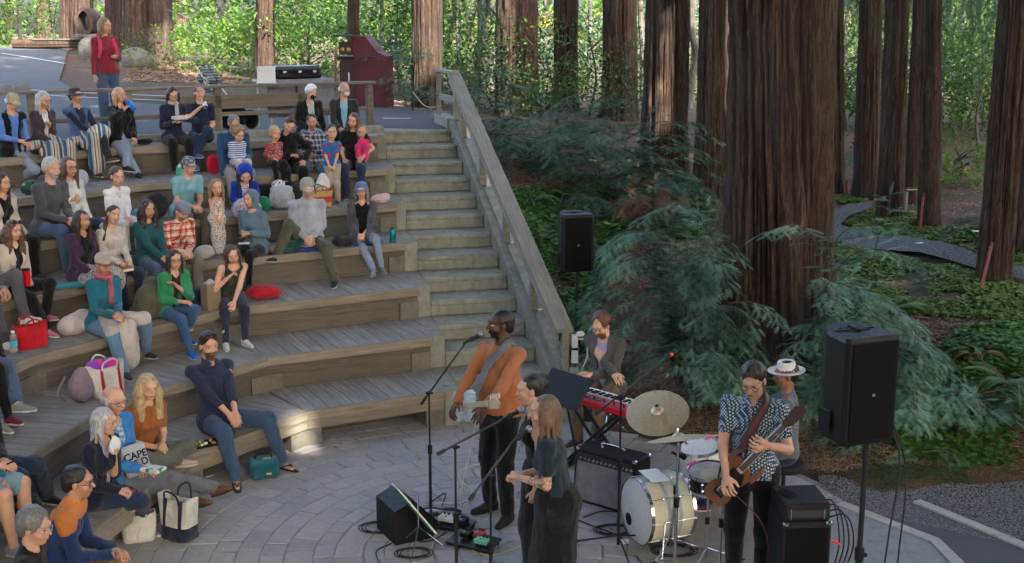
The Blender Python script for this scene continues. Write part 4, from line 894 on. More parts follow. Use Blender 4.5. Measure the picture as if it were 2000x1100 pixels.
# ================================================================== FIGURES: smooth-blended volumes turned into one surface
class Vol:
    def __init__(s, k=.02): s.p = []; s.k = k
    def cone(s, a, b, ra, rb=None, side=None, e=1.0, k=None, m=0):
        """tapered capsule; e>1 flattens it across 'side' (unit vector)"""
        s.p.append(('c', A(*a), A(*b), ra, ra if rb is None else rb, None if side is None else unit(side), e, s.k if k is None else k, m)); return s
    def ell(s, c, r, R=None, k=None, m=0, sub=False):
        s.p.append(('-' if sub else 'e', A(*c), A(*(r if hasattr(r, '__len__') else (r,)*3)), np.eye(3) if R is None else np.asarray(R)[:3, :3], 0, None, 1, s.k if k is None else k, m)); return s
    def box(s, c, d, R=None, r=.01, k=None, m=0):
        s.p.append(('b', A(*c), A(*d)/2-r, np.eye(3) if R is None else np.asarray(R)[:3, :3], r, None, 1, s.k if k is None else k, m)); return s
    def cut(s, fn): s.p.append(('f', fn)); return s
    @staticmethod
    def dist(q, P):
        if q[0] == 'c':
            _, a, b, ra, rb, side, e, k, m = q; d = P-a; ba = b-a
            if side is not None: d = d+(e-1)*(d@side)[..., None]*side; ba = ba+(e-1)*np.dot(ba, side)*side
            h = np.clip((d@ba)/(np.dot(ba, ba)+1e-9), 0, 1); return np.linalg.norm(d-h[..., None]*ba, axis=-1)-(ra+(rb-ra)*h)
        if q[0] in 'e-':
            _, c, r, R = q[:4]; l = (P-c)@R; k0 = np.linalg.norm(l/r, axis=-1); k1 = np.linalg.norm(l/(r*r), axis=-1); return k0*(k0-1)/np.maximum(k1, 1e-6)
        _, c, h, R, r = q[:5]; l = np.abs((P-c)@R)-h; return np.linalg.norm(np.maximum(l, 0), axis=-1)+np.minimum(l.max(-1), 0)-r
    def ext(s, q):
        if q[0] == 'c': return np.minimum(q[1]-q[3], q[2]-q[4]), np.maximum(q[1]+q[3], q[2]+q[4])
        r = np.linalg.norm(q[2])+(q[4] if q[0] == 'b' else 0); r = min(r, q[2].max()*1.74+.01) if q[0] == 'b' else q[2].max(); return q[1]-r, q[1]+r
    def surf(s, h=.01, noise=None):
        E = [s.ext(q) for q in s.p if q[0] in 'ceb']; lo = np.min([e[0] for e in E], 0)-.03-2*h; hi = np.max([e[1] for e in E], 0)+.03+2*h
        n = np.ceil((hi-lo)/h).astype(int)+1; G = np.full(n, .06, np.float32); ax = [lo[i]+h*np.arange(n[i]) for i in range(3)]
        for q in s.p:
            if q[0] == 'f':
                I = np.argwhere(np.abs(G) < .05) if False else None
                P = np.stack(np.meshgrid(*ax, indexing='ij'), -1) if not hasattr(s, '_P') else s._P; s._P = P; G = np.maximum(G, q[1](P).astype(np.float32)); continue
            a, b = s.ext(q); k = q[7]; a = np.clip(np.floor((a-.04-k-lo)/h).astype(int), 0, n); b = np.clip(np.ceil((b+.04+k-lo)/h).astype(int)+1, 0, n); sl = tuple(slice(a[i], b[i]) for i in range(3))
            if min(b-a) <= 0: continue
            P = np.stack(np.meshgrid(*[ax[i][sl[i]] for i in range(3)], indexing='ij'), -1); d = s.dist(q, P).astype(np.float32); g = G[sl]
            if q[0] == '-': G[sl] = np.maximum(g, -d)
            else:
                kk = max(k, 1e-4); hh = np.maximum(kk-np.abs(g-d), 0)/kk; G[sl] = np.minimum(g, d)-hh*hh*kk*.25
        if noise is not None:
            msk = np.abs(G) < .03; idx = np.argwhere(msk); P = lo+h*idx; G[msk] += noise(P).astype(np.float32)
        s._P = None; del s._P
        S = G < 0; c = np.zeros(tuple(n-1), np.int8)
        for i in (0, 1):
            for j in (0, 1):
                for l in (0, 1): c += S[i:n[0]-1+i, j:n[1]-1+j, l:n[2]-1+l]
        act = (c > 0) & (c < 8); idx = np.argwhere(act); N = len(idx); vid = np.full(act.shape, -1, np.int64); vid[act] = np.arange(N)
        acc = np.zeros((N, 3)); cnt = np.zeros(N)
        off = [(i, j, l) for i in (0, 1) for j in (0, 1) for l in (0, 1)]; val = {o: G[idx[:, 0]+o[0], idx[:, 1]+o[1], idx[:, 2]+o[2]] for o in off}
        for o in off:
            for d_ in range(3):
                if o[d_]: continue
                o2 = list(o); o2[d_] = 1; o2 = tuple(o2); g0, g1 = val[o], val[o2]; cr = (g0 < 0) != (g1 < 0); t_ = np.where(cr, g0/np.where(cr, g0-g1, 1), 0); p = np.tile(A(*o), (N, 1)); p[:, d_] += t_; acc[cr] += p[cr]; cnt[cr] += 1
        V = lo+h*(idx+acc/np.maximum(cnt, 1)[:, None]); F = []
        for d_ in range(3):
            a_, b_ = (d_+1) % 3, (d_+2) % 3; s0 = [slice(0, -1)]*3; s1 = [slice(0, -1)]*3; s1[d_] = slice(1, None); e0 = S[tuple(slice(0, n[i]-1) if i == d_ else slice(1, n[i]-1) for i in range(3))]; e1 = S[tuple(slice(1, n[i]) if i == d_ else slice(1, n[i]-1) for i in range(3))]
            for flip, mk in ((False, e0 & ~e1), (True, ~e0 & e1)):
                q = np.argwhere(mk)
                if not len(q): continue
                q[:, a_] += 1; q[:, b_] += 1
                def v(da, db): r = q.copy(); r[:, a_] -= da; r[:, b_] -= db; return vid[r[:, 0], r[:, 1], r[:, 2]]
                f = np.stack([v(1, 1), v(0, 1), v(0, 0), v(1, 0)], 1); F.append(f[:, ::-1] if flip else f)
        F = np.concatenate(F); F = F[(F >= 0).all(1)]; return V, F
def folds(amp=.007, fr=26, seed=0):
    def f(P):
        w = fbm(P*A(1, 1, .6)*fr*.35, seed, 3); g = 1-np.abs(vnoise(P*A(1, 1, .55)*fr*.5+7, seed+3)); return amp*w+amp*.9*(g**3-.35)
    return f
# ---- skin: eyes, brows, mouth and beard drawn in the head's own coordinates
def skinmat(key, skin, hair=(.05,.03,.02), beard=0.0, brow=1.0, tattoo=False):
    k = 'skin_'+key
    if k in MATS: return MATS[k]
    t = NT(k); co = t.coord(); hc = t.n('Attribute', attribute_name='hc').outputs['Vector']; x, y, z = t.sep(hc)[0:3]; ax = t.math('ABSOLUTE', x)
    c = t.ramp(t.noise(co, 14, 4), [(.3, scl(skin, .86)), (.7, scl(skin, 1.1))])
    front = t.math('GREATER_THAN', y, .02)
    def el(cx, cz, rx, rz, soft=.35, X=ax):
        a = t.math('DIVIDE', t.math('SUBTRACT', X, cx), rx); b = t.math('DIVIDE', t.math('SUBTRACT', z, cz), rz); d = t.math('ADD', t.math('MULTIPLY', a, a), t.math('MULTIPLY', b, b))
        m_ = t.math('DIVIDE', t.math('SUBTRACT', 1+soft, d), 2*soft, clamp=True); return t.math('MULTIPLY', m_, front)
    ck = el(.045, -.035, .022, .02, .9); c = t.mix(t.math('MULTIPLY', ck, .3), c, (skin[0], skin[1]*.55, skin[2]*.5))
    c = t.mix(t.math('MULTIPLY', el(.031, .002, .022, .015, .6), .2), c, scl(skin, .45))
    if beard > 0:
        lo = t.math('MULTIPLY', t.math('LESS_THAN', z, -.038), t.math('GREATER_THAN', y, -.02)); jw = el(0, -.09, .085, .056, .25); ms = el(0, -.05, .03, .009, .5); b = t.math('MULTIPLY', t.math('MAXIMUM', t.math('MULTIPLY', jw, lo), ms), beard)
        c = t.mix(b, c, hair)
    c = t.mix(t.math('MULTIPLY', el(.032, .024, .021, .0045, .4), .6*brow), c, hair)
    c = t.mix(el(0, -.0625, .024, .0085, .3), c, (skin[0]*.75, skin[1]*.38, skin[2]*.36)); c = t.mix(el(0, -.0625, .022, .0017, .3), c, scl(skin, .15))
    c = t.mix(el(.031, .001, .0135, .0065, .25), c, (.55,.52,.5)); c = t.mix(el(.031, .001, .006, .006, .3), c, (.02,.013,.01)); c = t.mix(el(.031, .0072, .0145, .0016, .4), c, (.03,.015,.01))
    if tattoo:
        tm = t.n('Attribute', attribute_name='tat').outputs['Fac']; v = t.voro(co, 34, 'DISTANCE_TO_EDGE'); ln = t.math('LESS_THAN', v, .07); c = t.mix(t.math('MULTIPLY', t.math('MULTIPLY', ln, tm), .8), c, (.02,.025,.03))
    t.bump(t.noise(co, 120, 3), .08, .002); t.b.inputs['Subsurface Weight'].default_value = 0; MATS[k] = t.fin(c, .55, None, .35); return MATS[k]
def hairmat(key, c):
    k = 'hair_'+key
    if k in MATS: return MATS[k]
    t = NT(k); n1 = t.noise(t.coord(scale=(90, 90, 7)), 1, 4, .6, .6); cc = t.ramp(n1, [(.25, scl(c, .45)), (.5, c), (.78, scl(c, 1.8))])
    t.bump(n1, .6, .006); MATS[k] = t.fin(cc, .5, None, .4); return MATS[k]
HAIRC = {'black': (.012,.01,.01), 'dark': (.028,.018,.013), 'brown': (.07,.04,.022), 'light': (.2,.12,.06), 'blond': (.38,.26,.13), 'grey': (.33,.33,.33), 'white': (.6,.6,.6), 'salt': (.13,.125,.12), 'auburn': (.09,.04,.02)}
SKINC = {'fair': (.56,.32,.22), 'light': (.5,.28,.185), 'tan': (.4,.21,.13), 'olive': (.37,.2,.12), 'brown': (.2,.1,.06), 'deep': (.075,.034,.02)}
def yawm(a): c, s = math.cos(a), math.sin(a); return A([c, -s, 0], [s, c, 0], [0, 0, 1])
def rotx(a): c, s = math.cos(a), math.sin(a); return A([1, 0, 0], [0, c, -s], [0, s, c])
def roty(a): c, s = math.cos(a), math.sin(a); return A([c, 0, s], [0, 1, 0], [-s, 0, c])
def ik(a, b, l1, l2, pole):
    d = b-a; L = np.linalg.norm(d); L2 = min(L, (l1+l2)*.995); u = d/(L+1e-9); b = a+u*L2; x = (l1*l1-l2*l2+L2*L2)/(2*L2); h = math.sqrt(max(l1*l1-x*x, 0)); p = pole-u*np.dot(pole, u); p = unit(p); return a+u*x+p*h, b
PEOPLE = []
FORCE_FACE = A(.2, 8.6)
def person(lab, pos, yaw=None, H=1.7, pose='sit', lean=8, side=0, head=(0, 0, 0), hl=None, hr=None, fl=None, fr=None, kl=None, kr=None, el_=None, er_=None, skin='light', hair='brown', hs='short', beard=0, top=None, topk='long', bot=None, botk='long', shoe=(.03,.03,.03), sole=(.4,.4,.4), sock=None, glasses=None, hat=None, mask=None, wide=1.0, fem=False, kid=False, inner=None, drop=.38, vox=.0105, collar=None, twist=0, group=None, curl=(.6, .6), tattoo=False, sleeve=None, scarf=None, hands_n=(None, None), extras=None, belly=0, hood=None, barefoot=False):
    """pos: seat point (sit) or ground point between the feet (stand). local frame: +y forward, +x person's right, z up"""
    s = H/1.72; hsz = (1.0 if not kid else 1.0+.28*(1.72-H)/.8)*min(1, .35+.65*s)/1.0 if kid else s
    if yaw is None: yaw = math.degrees(math.atan2(FORCE_FACE[1]-pos[1], FORCE_FACE[0]-pos[0]))
    rz = math.radians(yaw-90); root = empty('person', pos, rz, lab, 'child' if kid else 'person', group or ('audience members on the wooden seating' if pose == 'sit' else None))
    sit = pose == 'sit'; sw = (.15 if fem else .172)*s*(.5+.5*wide); hw = .092*s
    PV = A(0, 0, .1*s) if sit else A(0, 0, .93*s)
    if pose == 'floor': PV = A(0, 0, .1*s)
    la, sa = math.radians(lean), math.radians(side); RT_ = roty(sa)@rotx(-la)
    up = RT_@A(0, 0, 1); WA = PV+up*.17*s; CH_ = PV+up*.36*s; SH = PV+up*.49*s; NK = SH+up*.05*s
    tw = yawm(math.radians(twist)); RS = RT_@tw; shl = SH+RS@A(-sw, 0, -.015*s); shr = SH+RS@A(sw, 0, -.015*s)
    hy, hp, hrl = [math.radians(v) for v in head]      # yaw left+, pitch down+, roll
    RH = yawm(hy)@rotx(-hp)@roty(hrl)@np.eye(3); HC = NK+up*.03*s+A(0, 0, .01*s)+RH@A(0, .022*hsz, .118*hsz)
    # limbs
    aL = .285*s; fL = .25*s
    if hl is None: hl = (-.09, .3, .15) if sit else (-.24, .05, .78)
    if hr is None: hr = (.09, .3, .15) if sit else (.24, .05, .78)
    def arm(sh, tgt, sgn, e): 
        pole = A(sgn*.28, -.3, -1.0) if e is None else A(*e); el, wr = ik(sh, A(*tgt)*s, aL, fL, pole); return el, wr
    ell_, wl = arm(shl, hl, -1, el_); elr, wr = arm(shr, hr, 1, er_)
    hipl, hipr = PV+A(-hw, 0, -.01*s), PV+A(hw, 0, -.01*s); tL, cL = .43*s, .415*s
    if sit: dfl, dfr = (-.11, .44, -drop/s+.075), (.11, .44, -drop/s+.075)
    elif pose == 'floor': dfl, dfr = (-.15, .5, .075), (.15, .5, .075)
    elif botk == 'skirt': dfl, dfr = (-.055, .03, .075), (.055, .03, .075)
    else: dfl, dfr = (-.1, 0, .075), (.1, 0, .075)
    def cv(f):
        if f is not None and f[0] == 'px':
            w = at(f[1], f[2], f[3]+.03); w[2] = f[3]+.075*s; l = yawm(-rz)@(w-A(*pos)); d_ = l[:2]-A(0, .13)*s*.5; return (l[0]/s, (l[1]-.06*s)/s, l[2]/s)+tuple(f[4:])
        return f
    fl, fr = cv(fl), cv(fr)
    al, ar = A(*(fl or dfl)[:3])*s, A(*(fr or dfr)[:3])*s
    if fl is not None and len(fl) > 3: fyl = fl[3]
    else: fyl = 12
    if fr is not None and len(fr) > 3: fyr = fr[3]
    else: fyr = -12
    fpl = fl[4] if fl is not None and len(fl) > 4 else 0; fpr = fr[4] if fr is not None and len(fr) > 4 else 0
    kpl = A(-.15, 1, .9) if kl is None else A(*kl); kpr = A(.15, 1, .9) if kr is None else A(*kr)
    knl, al = ik(hipl, al, tL, cL, kpl); knr, ar = ik(hipr, ar, tL, cL, kpr)
    def foot(an, yw, pt): R = yawm(math.radians(yw))@rotx(math.radians(pt)); return R
    Rl, Rr = foot(al, fyl, fpl), foot(ar, fyr, fpr)
    # --- body
    v = Vol(.03*s); dd = A(0, 1, 0); ddR = RT_@dd
    v.cone(PV+A(-.06*s,0,0), PV+A(.06*s,0,0), .095*s, side=None); v.cone(PV, WA, .115*s*wide, .1*s*wide, RT_@dd, 1.25); v.cone(WA, CH_, .105*s*wide, .125*s*wide, RT_@dd, 1.3); v.cone(SH, shl, .055*s, .045*s); v.cone(SH, shr, .055*s, .045*s); v.cone(CH_+RS@A(-.06*s,.0,0), CH_+RS@A(.06*s,.0,0), .09*s)
    v.cone(NK-up*.04*s, HC-RH@A(0,.02,.07)*hsz, .056*s*(1 if not fem else .88), .052*s*(1 if not fem else .88), k=.03)
    for sh, el, w in ((shl, ell_, wl), (shr, elr, wr)): v.cone(sh, el, .046*s, .037*s, k=.02); v.cone(el, w, .037*s, .024*s, k=.015)
    for hp_, kn, an in ((hipl, knl, al), (hipr, knr, ar)): v.cone(hp_, kn, (.066 if botk == 'skirt' else .082)*s, .054*s, k=.03); v.cone(kn, an, .054*s, .034*s, k=.02); v.cone(kn*.6+an*.4+A(0,-.015*s,0), kn*.35+an*.65, .046*s, .038*s, k=.02)
    for an, R in ((al, Rl), (ar, Rr)): v.cone(an, an+R@A(0,-.02,-.045)*s, .032*s, .028*s, k=.01); v.cone(an+R@A(0,-.0,-.04)*s, an+R@A(0,.13,-.055)*s, .032*s, .022*s, R@A(0,0,1), 1.3, k=.015)
    def H_(p): return HC+RH@(A(*p)*hsz)
    he = lambda c, r, k=.015*hsz, sub=False: v.ell(H_(c), A(*r)*hsz, RH, k=k, sub=sub)
    he((0,-.015,.035), (.076,.093,.082)); he((0,.025,-.03), (.06,.066,.075)); he((0,.045,-.088), (.034,.032,.024), .02*hsz); he((0,.078,.03), (.05,.018,.018), .02*hsz)
    v.cone(H_((0,.088,.005)), H_((0,.106,-.027)), .008*hsz, .0125*hsz, k=.01*hsz); he((0,.086,-.062), (.023,.011,.011), .008*hsz)
    for q in (-1, 1): he((q*.077,-.005,-.012), (.011,.02,.03), .006*hsz); he((q*.031,.074,.001), (.015,.013,.01), .006*hsz); he((q*.04,.055,-.035), (.024,.022,.02), .02*hsz)
    # hands
    HANDS = []
    for sgn, el, w, cu, hn in ((-1, ell_, wl, curl[0], hands_n[0]), (1, elr, wr, curl[1], hands_n[1])):
        d = unit(w-el); n_ = A(-sgn*.5, .1, -1.) if hn is None else A(*hn)
        if hn is not None and len(hn) > 3: d = unit(d*.4+unit(A(*hn[3:6]))); n_ = A(*hn[:3])
        n_ = unit(n_-d*np.dot(n_, d)); sd_ = np.cross(d, n_); hk = s*(.95 if fem else 1.05)
        if abs(np.dot(sd_, A(1, 0, 0))) > 0 and False: pass
        th_side = sd_*(-1 if np.dot(sd_, A(-sgn, .3, .3)) < 0 else 1)
        v.cone(w, w+d*.035*hk, .024*hk, .03*hk, n_, 1.4, k=.01); v.cone(w+d*.035*hk-sd_*.018*hk, w+d*.085*hk-sd_*.024*hk, .02*hk, .017*hk, n_, 1.35, k=.01); v.cone(w+d*.035*hk+sd_*.018*hk, w+d*.085*hk+sd_*.024*hk, .02*hk, .017*hk, n_, 1.35, k=.01)
        for j, (o, L) in enumerate(((.034, .06), (.012, .075), (-.012, .08), (-.034, .068))):
            b0 = w+d*.088*hk+th_side*(-o)*hk*1.05; a1, a2 = cu*.9, cu*1.9; d1 = unit(d*math.cos(a1)+n_*math.sin(a1)); d2 = unit(d*math.cos(a2)+n_*math.sin(a2)); m1 = b0+d1*L*.5*hk; v.cone(b0, m1, .0092*hk, .0085*hk, k=.004); v.cone(m1, m1+d2*L*.5*hk, .0085*hk, .0072*hk, k=.003)
        t0 = w+d*.03*hk+th_side*.028*hk; t1 = t0+unit(d*.7+th_side*.7+n_*.25)*.042*hk; v.cone(t0, t1, .0125*hk, .0105*hk, k=.008); v.cone(t1, t1+unit(d*.85+th_side*.25+n_*.4*cu*2)*.034*hk, .0105*hk, .008*hk, k=.004); HANDS.append((w+d*.085*hk, d, n_))
    V, F = v.surf(vox if not kid else min(vox, .0085))
    hc = ((V-HC)@RH)/hsz; far = np.linalg.norm(hc, axis=1) > .17; hc[far] = (0, -1, 0)
    km = skin+('_%s_%.1f' % (hair, beard))+('_t' if tattoo else ''); hcx = HAIRC['dark'] if hs in ('none',) and hair not in HAIRC else HAIRC[hair]
    attr = {'hc': hc}
    if tattoo:
        mid = (ell_+wl)/2; tt_ = [np.linalg.norm(V-(a_+(b_-a_)*np.clip(((V-a_)@(b_-a_))/np.dot(b_-a_, b_-a_), 0, 1)[:, None]), axis=1) < .07 for a_, b_ in ((ell_+(shl-ell_)*.55, ell_), (ell_, ell_+(wl-ell_)*.35))]; attr['tat'] = (tt_[0] | tt_[1]).astype(float)
    mesh_np('body', V, F, skinmat(km, SKINC[skin], hcx, beard, .5 if hair in ('grey', 'white') else 1, tattoo), root, attr=attr)
    # --- clothes
    def torso(v, g, zb=None, long_=0):
        b = belly*s; v.cone(PV+A(-.07*s,0,0), PV+A(.07*s,0,.0), .108*s*wide+g+.004, k=.04) if zb is None else None
        v.cone(PV+up*(.04 if zb is None else zb)*s, WA, .125*s*wide+g+.01+b*.5, .112*s*wide+g+.008+b, RT_@dd, 1.15); v.cone(WA, CH_, .112*s*wide+g+.008+b, .128*s*wide+g+.004, RT_@dd, 1.25)
        if fem and not kid: v.ell(CH_+RS@A(-.065,.075,-.02)*s, A(.062,.055,.06)*s+g, RT_, k=.04); v.ell(CH_+RS@A(.065,.075,-.02)*s, A(.062,.055,.06)*s+g, RT_, k=.04)
        v.cone(CH_+RS@A(-.065*s,.0,0), CH_+RS@A(.065*s,.0,0), .092*s+g); v.cone(SH-up*.01*s, shl-up*.004, .058*s+g, .048*s+g, k=.03); v.cone(SH-up*.01*s, shr-up*.004, .058*s+g, .048*s+g, k=.03)
        v.cone(SH-up*.02*s, NK+up*.0*s, .075*s+g, .058*s+g, k=.03)
        if long_: 
            if sit: v.cone(PV+A(-.07,.05,0)*s, PV+A(-.1,long_,-.0)*s, .1*s+g, .085*s+g, k=.05); v.cone(PV+A(.07,.05,0)*s, PV+A(.1,long_,-.0)*s, .1*s+g, .085*s+g, k=.05)
            else: v.cone(PV+A(0,0,.05)*s, PV-A(0,0,long_)*s, .13*s+g, .14*s+g, dd, 1.25, k=.04)
    def sleeves(v, g, frac):
        for sh, el, w in ((shl, ell_, wl), (shr, elr, wr)):
            if frac <= 0: continue
            if frac < 1: v.cone(sh, sh+(el-sh)*frac, .048*s+g, .047*s+g, k=.03)
            else: v.cone(sh, el, .05*s+g, .044*s+g, k=.03); e2 = el+(w-el)*min(1, frac-1); v.cone(el, e2, .044*s+g, .033*s+g+.003, k=.015)
    def neckcut(r, dz=.0, fy=.02, vn=0):
        c_ = NK+up*(dz+.0)*s+RT_@A(0, fy, 0)*s
        def f(P):
            d = np.linalg.norm((P-c_)*A(1, 1, .8), axis=-1); o = r*s-d
            if vn: l = (P-NK)@RS; o = np.maximum(o, np.minimum(np.minimum(l[..., 1]-.01, (.055*s*(1+np.clip(l[..., 2]/(vn*s), -1, 0)))-np.abs(l[..., 0])), .02))
            return o
        return f
    SL = {'long': 1.97, 'short': .62, 'none': 0, 'three': 1.5, 'jacket': 1.97, 'vest': 0, 'open': 1.97, 'tank': 0}
    if top is not None:
        sl = SL[topk] if sleeve is None else sleeve
        if topk in ('jacket', 'open', 'vest') or inner is not None:
            iv = Vol(.03*s); torso(iv, -.001); sleeves(iv, (.0 if topk == 'vest' else -.006), (1.9 if topk == 'vest' else .5)); iv.cut(neckcut(.062, .045, .03, .07)); Vi, Fi = iv.surf(max(vox, .011), folds(.003, 24, len(PEOPLE))); mesh_np('shirt', Vi, Fi, inner or cloth('white', (.6,.6,.6)), root)
        v = Vol(.035*s); big = topk in ('jacket', 'open', 'vest'); torso(v, .014 if big else .009, long_=(.06 if sit else .04)+(.1 if topk == 'open' else 0)); sleeves(v, .01 if big else .005, sl)
        if hood: v.ell(NK+RT_@A(0,-.085,-.01)*s, A(.1,.065,.06)*s, RT_, k=.03)
        if topk == 'tank': v.cut(lambda P: np.maximum(.0+(np.abs((P-SH)@RS[:, 0])-.115*s), -.2) if True else 0); v.cut(neckcut(.095, .03, .03))
        elif big:
            def opn(P):
                l = (P-NK)@RS; w_ = ((.035 if topk != 'open' else .06)+(.028 if topk == 'jacket' else .05)*np.clip(1+l[..., 2]/(.35*s), 0, 1))*s; return np.maximum(np.minimum(np.minimum(w_-np.abs(l[..., 0]), l[..., 1]-.0), l[..., 2]+(.62*s)), (.06*s-np.linalg.norm(l-A(0,.02,.04)*s, axis=-1)))
            v.cut(opn)
        elif collar: v.cut(neckcut(.058, .05, .035, .05))
        else: v.cut(neckcut(.066 if not scarf else .05, .05, .02))
        if not sit and topk != 'open': v.cut(lambda P: ((PV-up*.03*s)-P)@up)
        V, F = v.surf(max(vox, .011), folds(.011 if not big else .013, 24, len(PEOPLE)+3)); nm = {'jacket': 'jacket', 'open': 'cardigan', 'vest': 'vest', 'tank': 'tank_top'}.get(topk, 'shirt' if topk != 'long' or collar else 'sweater'); T_ = mesh_np(nm, V, F, top, root)
        if collar:
            mb = MB()
            for q in (-1, 1):
                a0 = NK+RT_@A(q*.058, -.02, .035)*s; a1 = NK+RT_@A(q*.04, .05, .02)*s; a2 = NK+RT_@A(q*.012, .085, -.02)*s; a3 = NK+RT_@A(q*.06, .085, -.045)*s; a4 = NK+RT_@A(q*.085, .02, -.005)*s; n0 = mb.n
                mb.add([a0, a1, a2, a3, a4]+[x+RT_@A(q*.006, .012, -.006) for x in (a0, a1, a2, a3, a4)], [(0,1,2,3,4), (9,8,7,6,5), (0,1,6,5), (1,2,7,6), (2,3,8,7), (3,4,9,8)])
            mb.build('collar', collar if not isinstance(collar, bool) else top, T_)
    if scarf:
        v = Vol(.02); 
        for q in range(10): a = q*.628; v.cone(NK+RT_@A(.075*math.cos(a), .07*math.sin(a)+.01, .03+.01*math.sin(q*3))*s, NK+RT_@A(.075*math.cos(a+.628), .07*math.sin(a+.628)+.01, .03+.01*math.sin(q*3+2))*s, .026*s)
        v.cone(NK+RT_@A(-.03,.09,.01)*s, NK+RT_@A(-.04,.13,-.24)*s, .03*s, .035*s, RT_@dd, 2); V, F = v.surf(.011, folds(.006, 30, 2)); mesh_np('scarf', V, F, scarf, root)
    if bot is not None:
        v = Vol(.035*s); v.cone(PV+A(-.07,0,-.0)*s, PV+A(.07,0,-.0)*s, .106*s*wide); v.cone(PV, PV+up*.09*s, .12*s*wide, .118*s*wide, dd, 1.12)
        if botk == 'skirt': 
            q = (knl+knr)/2; w_ = np.linalg.norm(knl-knr)*.5
            if sit: v.cone(PV, q, .14*s, .13*s+w_, A(0,0,1), 1.3, k=.05); v.cone(q, (al+ar)/2+A(0,0,.12), .12*s+w_*.6, .13*s, A(0,1,0), 1.4, k=.05)
            else: v.cone(PV+A(-.03,0,0), PV+A(.03,0,0), .15*s, k=.05); v.cone(PV, A(0,.03,.5)*s, .166*s, .168*s, dd, 1.0, k=.05); v.cone(A(0,.03,.5)*s, A(0,0,.14)*s, .172*s, .178*s, dd, 1.1, k=.05)
        for hp_, kn, an in ((hipl, knl, al), (hipr, knr, ar)):
            if botk == 'skirt': continue
            if botk == 'shorts': v.cone(hp_, hp_+(kn-hp_)*.86, .096*s, .088*s, k=.04); continue
            g = .006 if botk == 'slim' else .014
            v.cone(hp_, kn, .09*s+g*.6, .06*s+g, k=.04); e2 = kn+(an-kn)*(.9 if botk == 'crop' else .97); v.cone(kn, e2, .057*s+g, (.037 if botk == 'slim' else .05)*s+g*.6, k=.025)
        V, F = v.surf(max(vox, .011), folds(.011 if botk != 'slim' else .006, 22, len(PEOPLE)+9)); mesh_np({'skirt': 'skirt', 'shorts': 'shorts'}.get(botk, 'trousers'), V, F, bot, root)
    for an, R in ((al, Rl), (ar, Rr)):
        if barefoot: continue
        v = Vol(.012); 
        if sock is not None: sv = Vol(.01); sv.cone(an+R@A(0,-.005,.07)*s, an, .04*s, .042*s).cone(an, an+R@A(0,.0,-.03)*s, .042*s, .04*s); V, F = sv.surf(.01); mesh_np('sock', V, F, sock, root)
        v.cone(an+R@A(0,-.035,-.035)*s, an+R@A(0,.06,-.04)*s, .04*s, .036*s, None); v.cone(an+R@A(0,.05,-.04)*s, an+R@A(0,.16,-.052)*s, .04*s, .026*s, R@A(0,0,1), 1.15); v.cone(an+R@A(0,-.03,-.01)*s, an+R@A(0,.01,-.01)*s, .038*s, .036*s)
        lo = an[2]
        V, F = v.surf(.009); 
        sh_ = mesh_np('shoe', V, F, shoe if not isinstance(shoe, tuple) else mat('shoe_%.2f_%.2f_%.2f' % shoe, shoe, .6, scale=60), root)
        sv = Vol(.01); sv.cone(an+R@A(0,-.04,-.065)*s, an+R@A(0,.08,-.068)*s, .038*s, .042*s, R@A(0,0,1), 3.2); sv.cone(an+R@A(0,.08,-.068)*s, an+R@A(0,.165,-.066)*s, .042*s, .028*s, R@A(0,0,1), 2.6); V, F = sv.surf(.009); mesh_np('sole', V, F, mat('sole_%.2f_%.2f_%.2f' % sole, sole, .7), sh_)
    # --- hair
    hm = hairmat(hair, HAIRC[hair]); hb = Vol(.014)
    def hv(c, r, **k): hb.ell(H_(c), A(*r)*hsz, RH, **k)
    def hcn(a, b, ra, rb, **k): hb.cone(H_(a), H_(b), ra*hsz, rb*hsz, **k)
    nz = None; ex = 1.0
    if hs != 'none':
        if hs == 'fringe':
            for q in (-1, 1): hv((q*.066,-.03,.005), (.022,.055,.035), k=.02)
            hv((0,-.085,.0), (.06,.03,.045), k=.02)
        else:
            hv((0,-.022,.043), (.0805,.095,.081)); hv((0,-.06,-.0), (.072,.06,.07), k=.03)
        if hs in ('short', 'curlyshort', 'kid', 'poof', 'recede'): hv((0,-.075,-.03), (.06,.04,.05), k=.02)
        if hs == 'poof': hv((0,.0,.075), (.075,.085,.062), k=.02)
        if hs in ('curlyshort', 'recede'): hv((0,-.025,.05), (.098,.102,.088), k=.02)
        if hs in ('long', 'wavy', 'curly', 'bob', 'vlong'):
            L = {'bob': .14, 'long': .3, 'vlong': .4, 'wavy': .3, 'curly': .27}[hs]; wd = .021 if hs not in ('curly', 'wavy') else (.05 if hs == 'curly' else .036)
            down = RH.T@A(0, 0, -1)*.75+A(0, 0, -1)*.25
            for q in (-1, 1):
                for (x0, y0, yy, ll) in ((.074, .012, .03, .85), (.078, -.03, .0, 1), (.06, -.07, -.03, 1.0)): hcn((q*x0, y0, .02), A(q*x0*1.15, y0, -.06), .028, wd*.9, k=.02); hcn(A(q*x0*1.15, y0, -.06), A(q*x0*1.2, y0+yy*.5-.01, -.06)+down*L*ll, wd*.9, wd*(.8 if hs == 'curly' else .5), k=.02)
            hcn((0, -.085, -.02), A(0, -.09, -.05)+down*L, .05, wd*1.2, k=.03)
        if hs == 'bun': hv((0,-.12,.03), (.038,.036,.036), k=.01)
        if hs == 'topbun': hv((0,-.07,.13), (.05,.045,.042), k=.01)
        if hs == 'pony': hcn((0,-.1,.02), (.0,-.14,-.08), .03, .028); hcn((.0,-.14,-.08), (.06,-.08,-.28), .028, .016)
        if hs == 'front_pony': hcn((0,-.09,-.02), (.07,-.02,-.12), .03, .026); hcn((.07,-.02,-.12), (.075,.06,-.34), .03, .018)
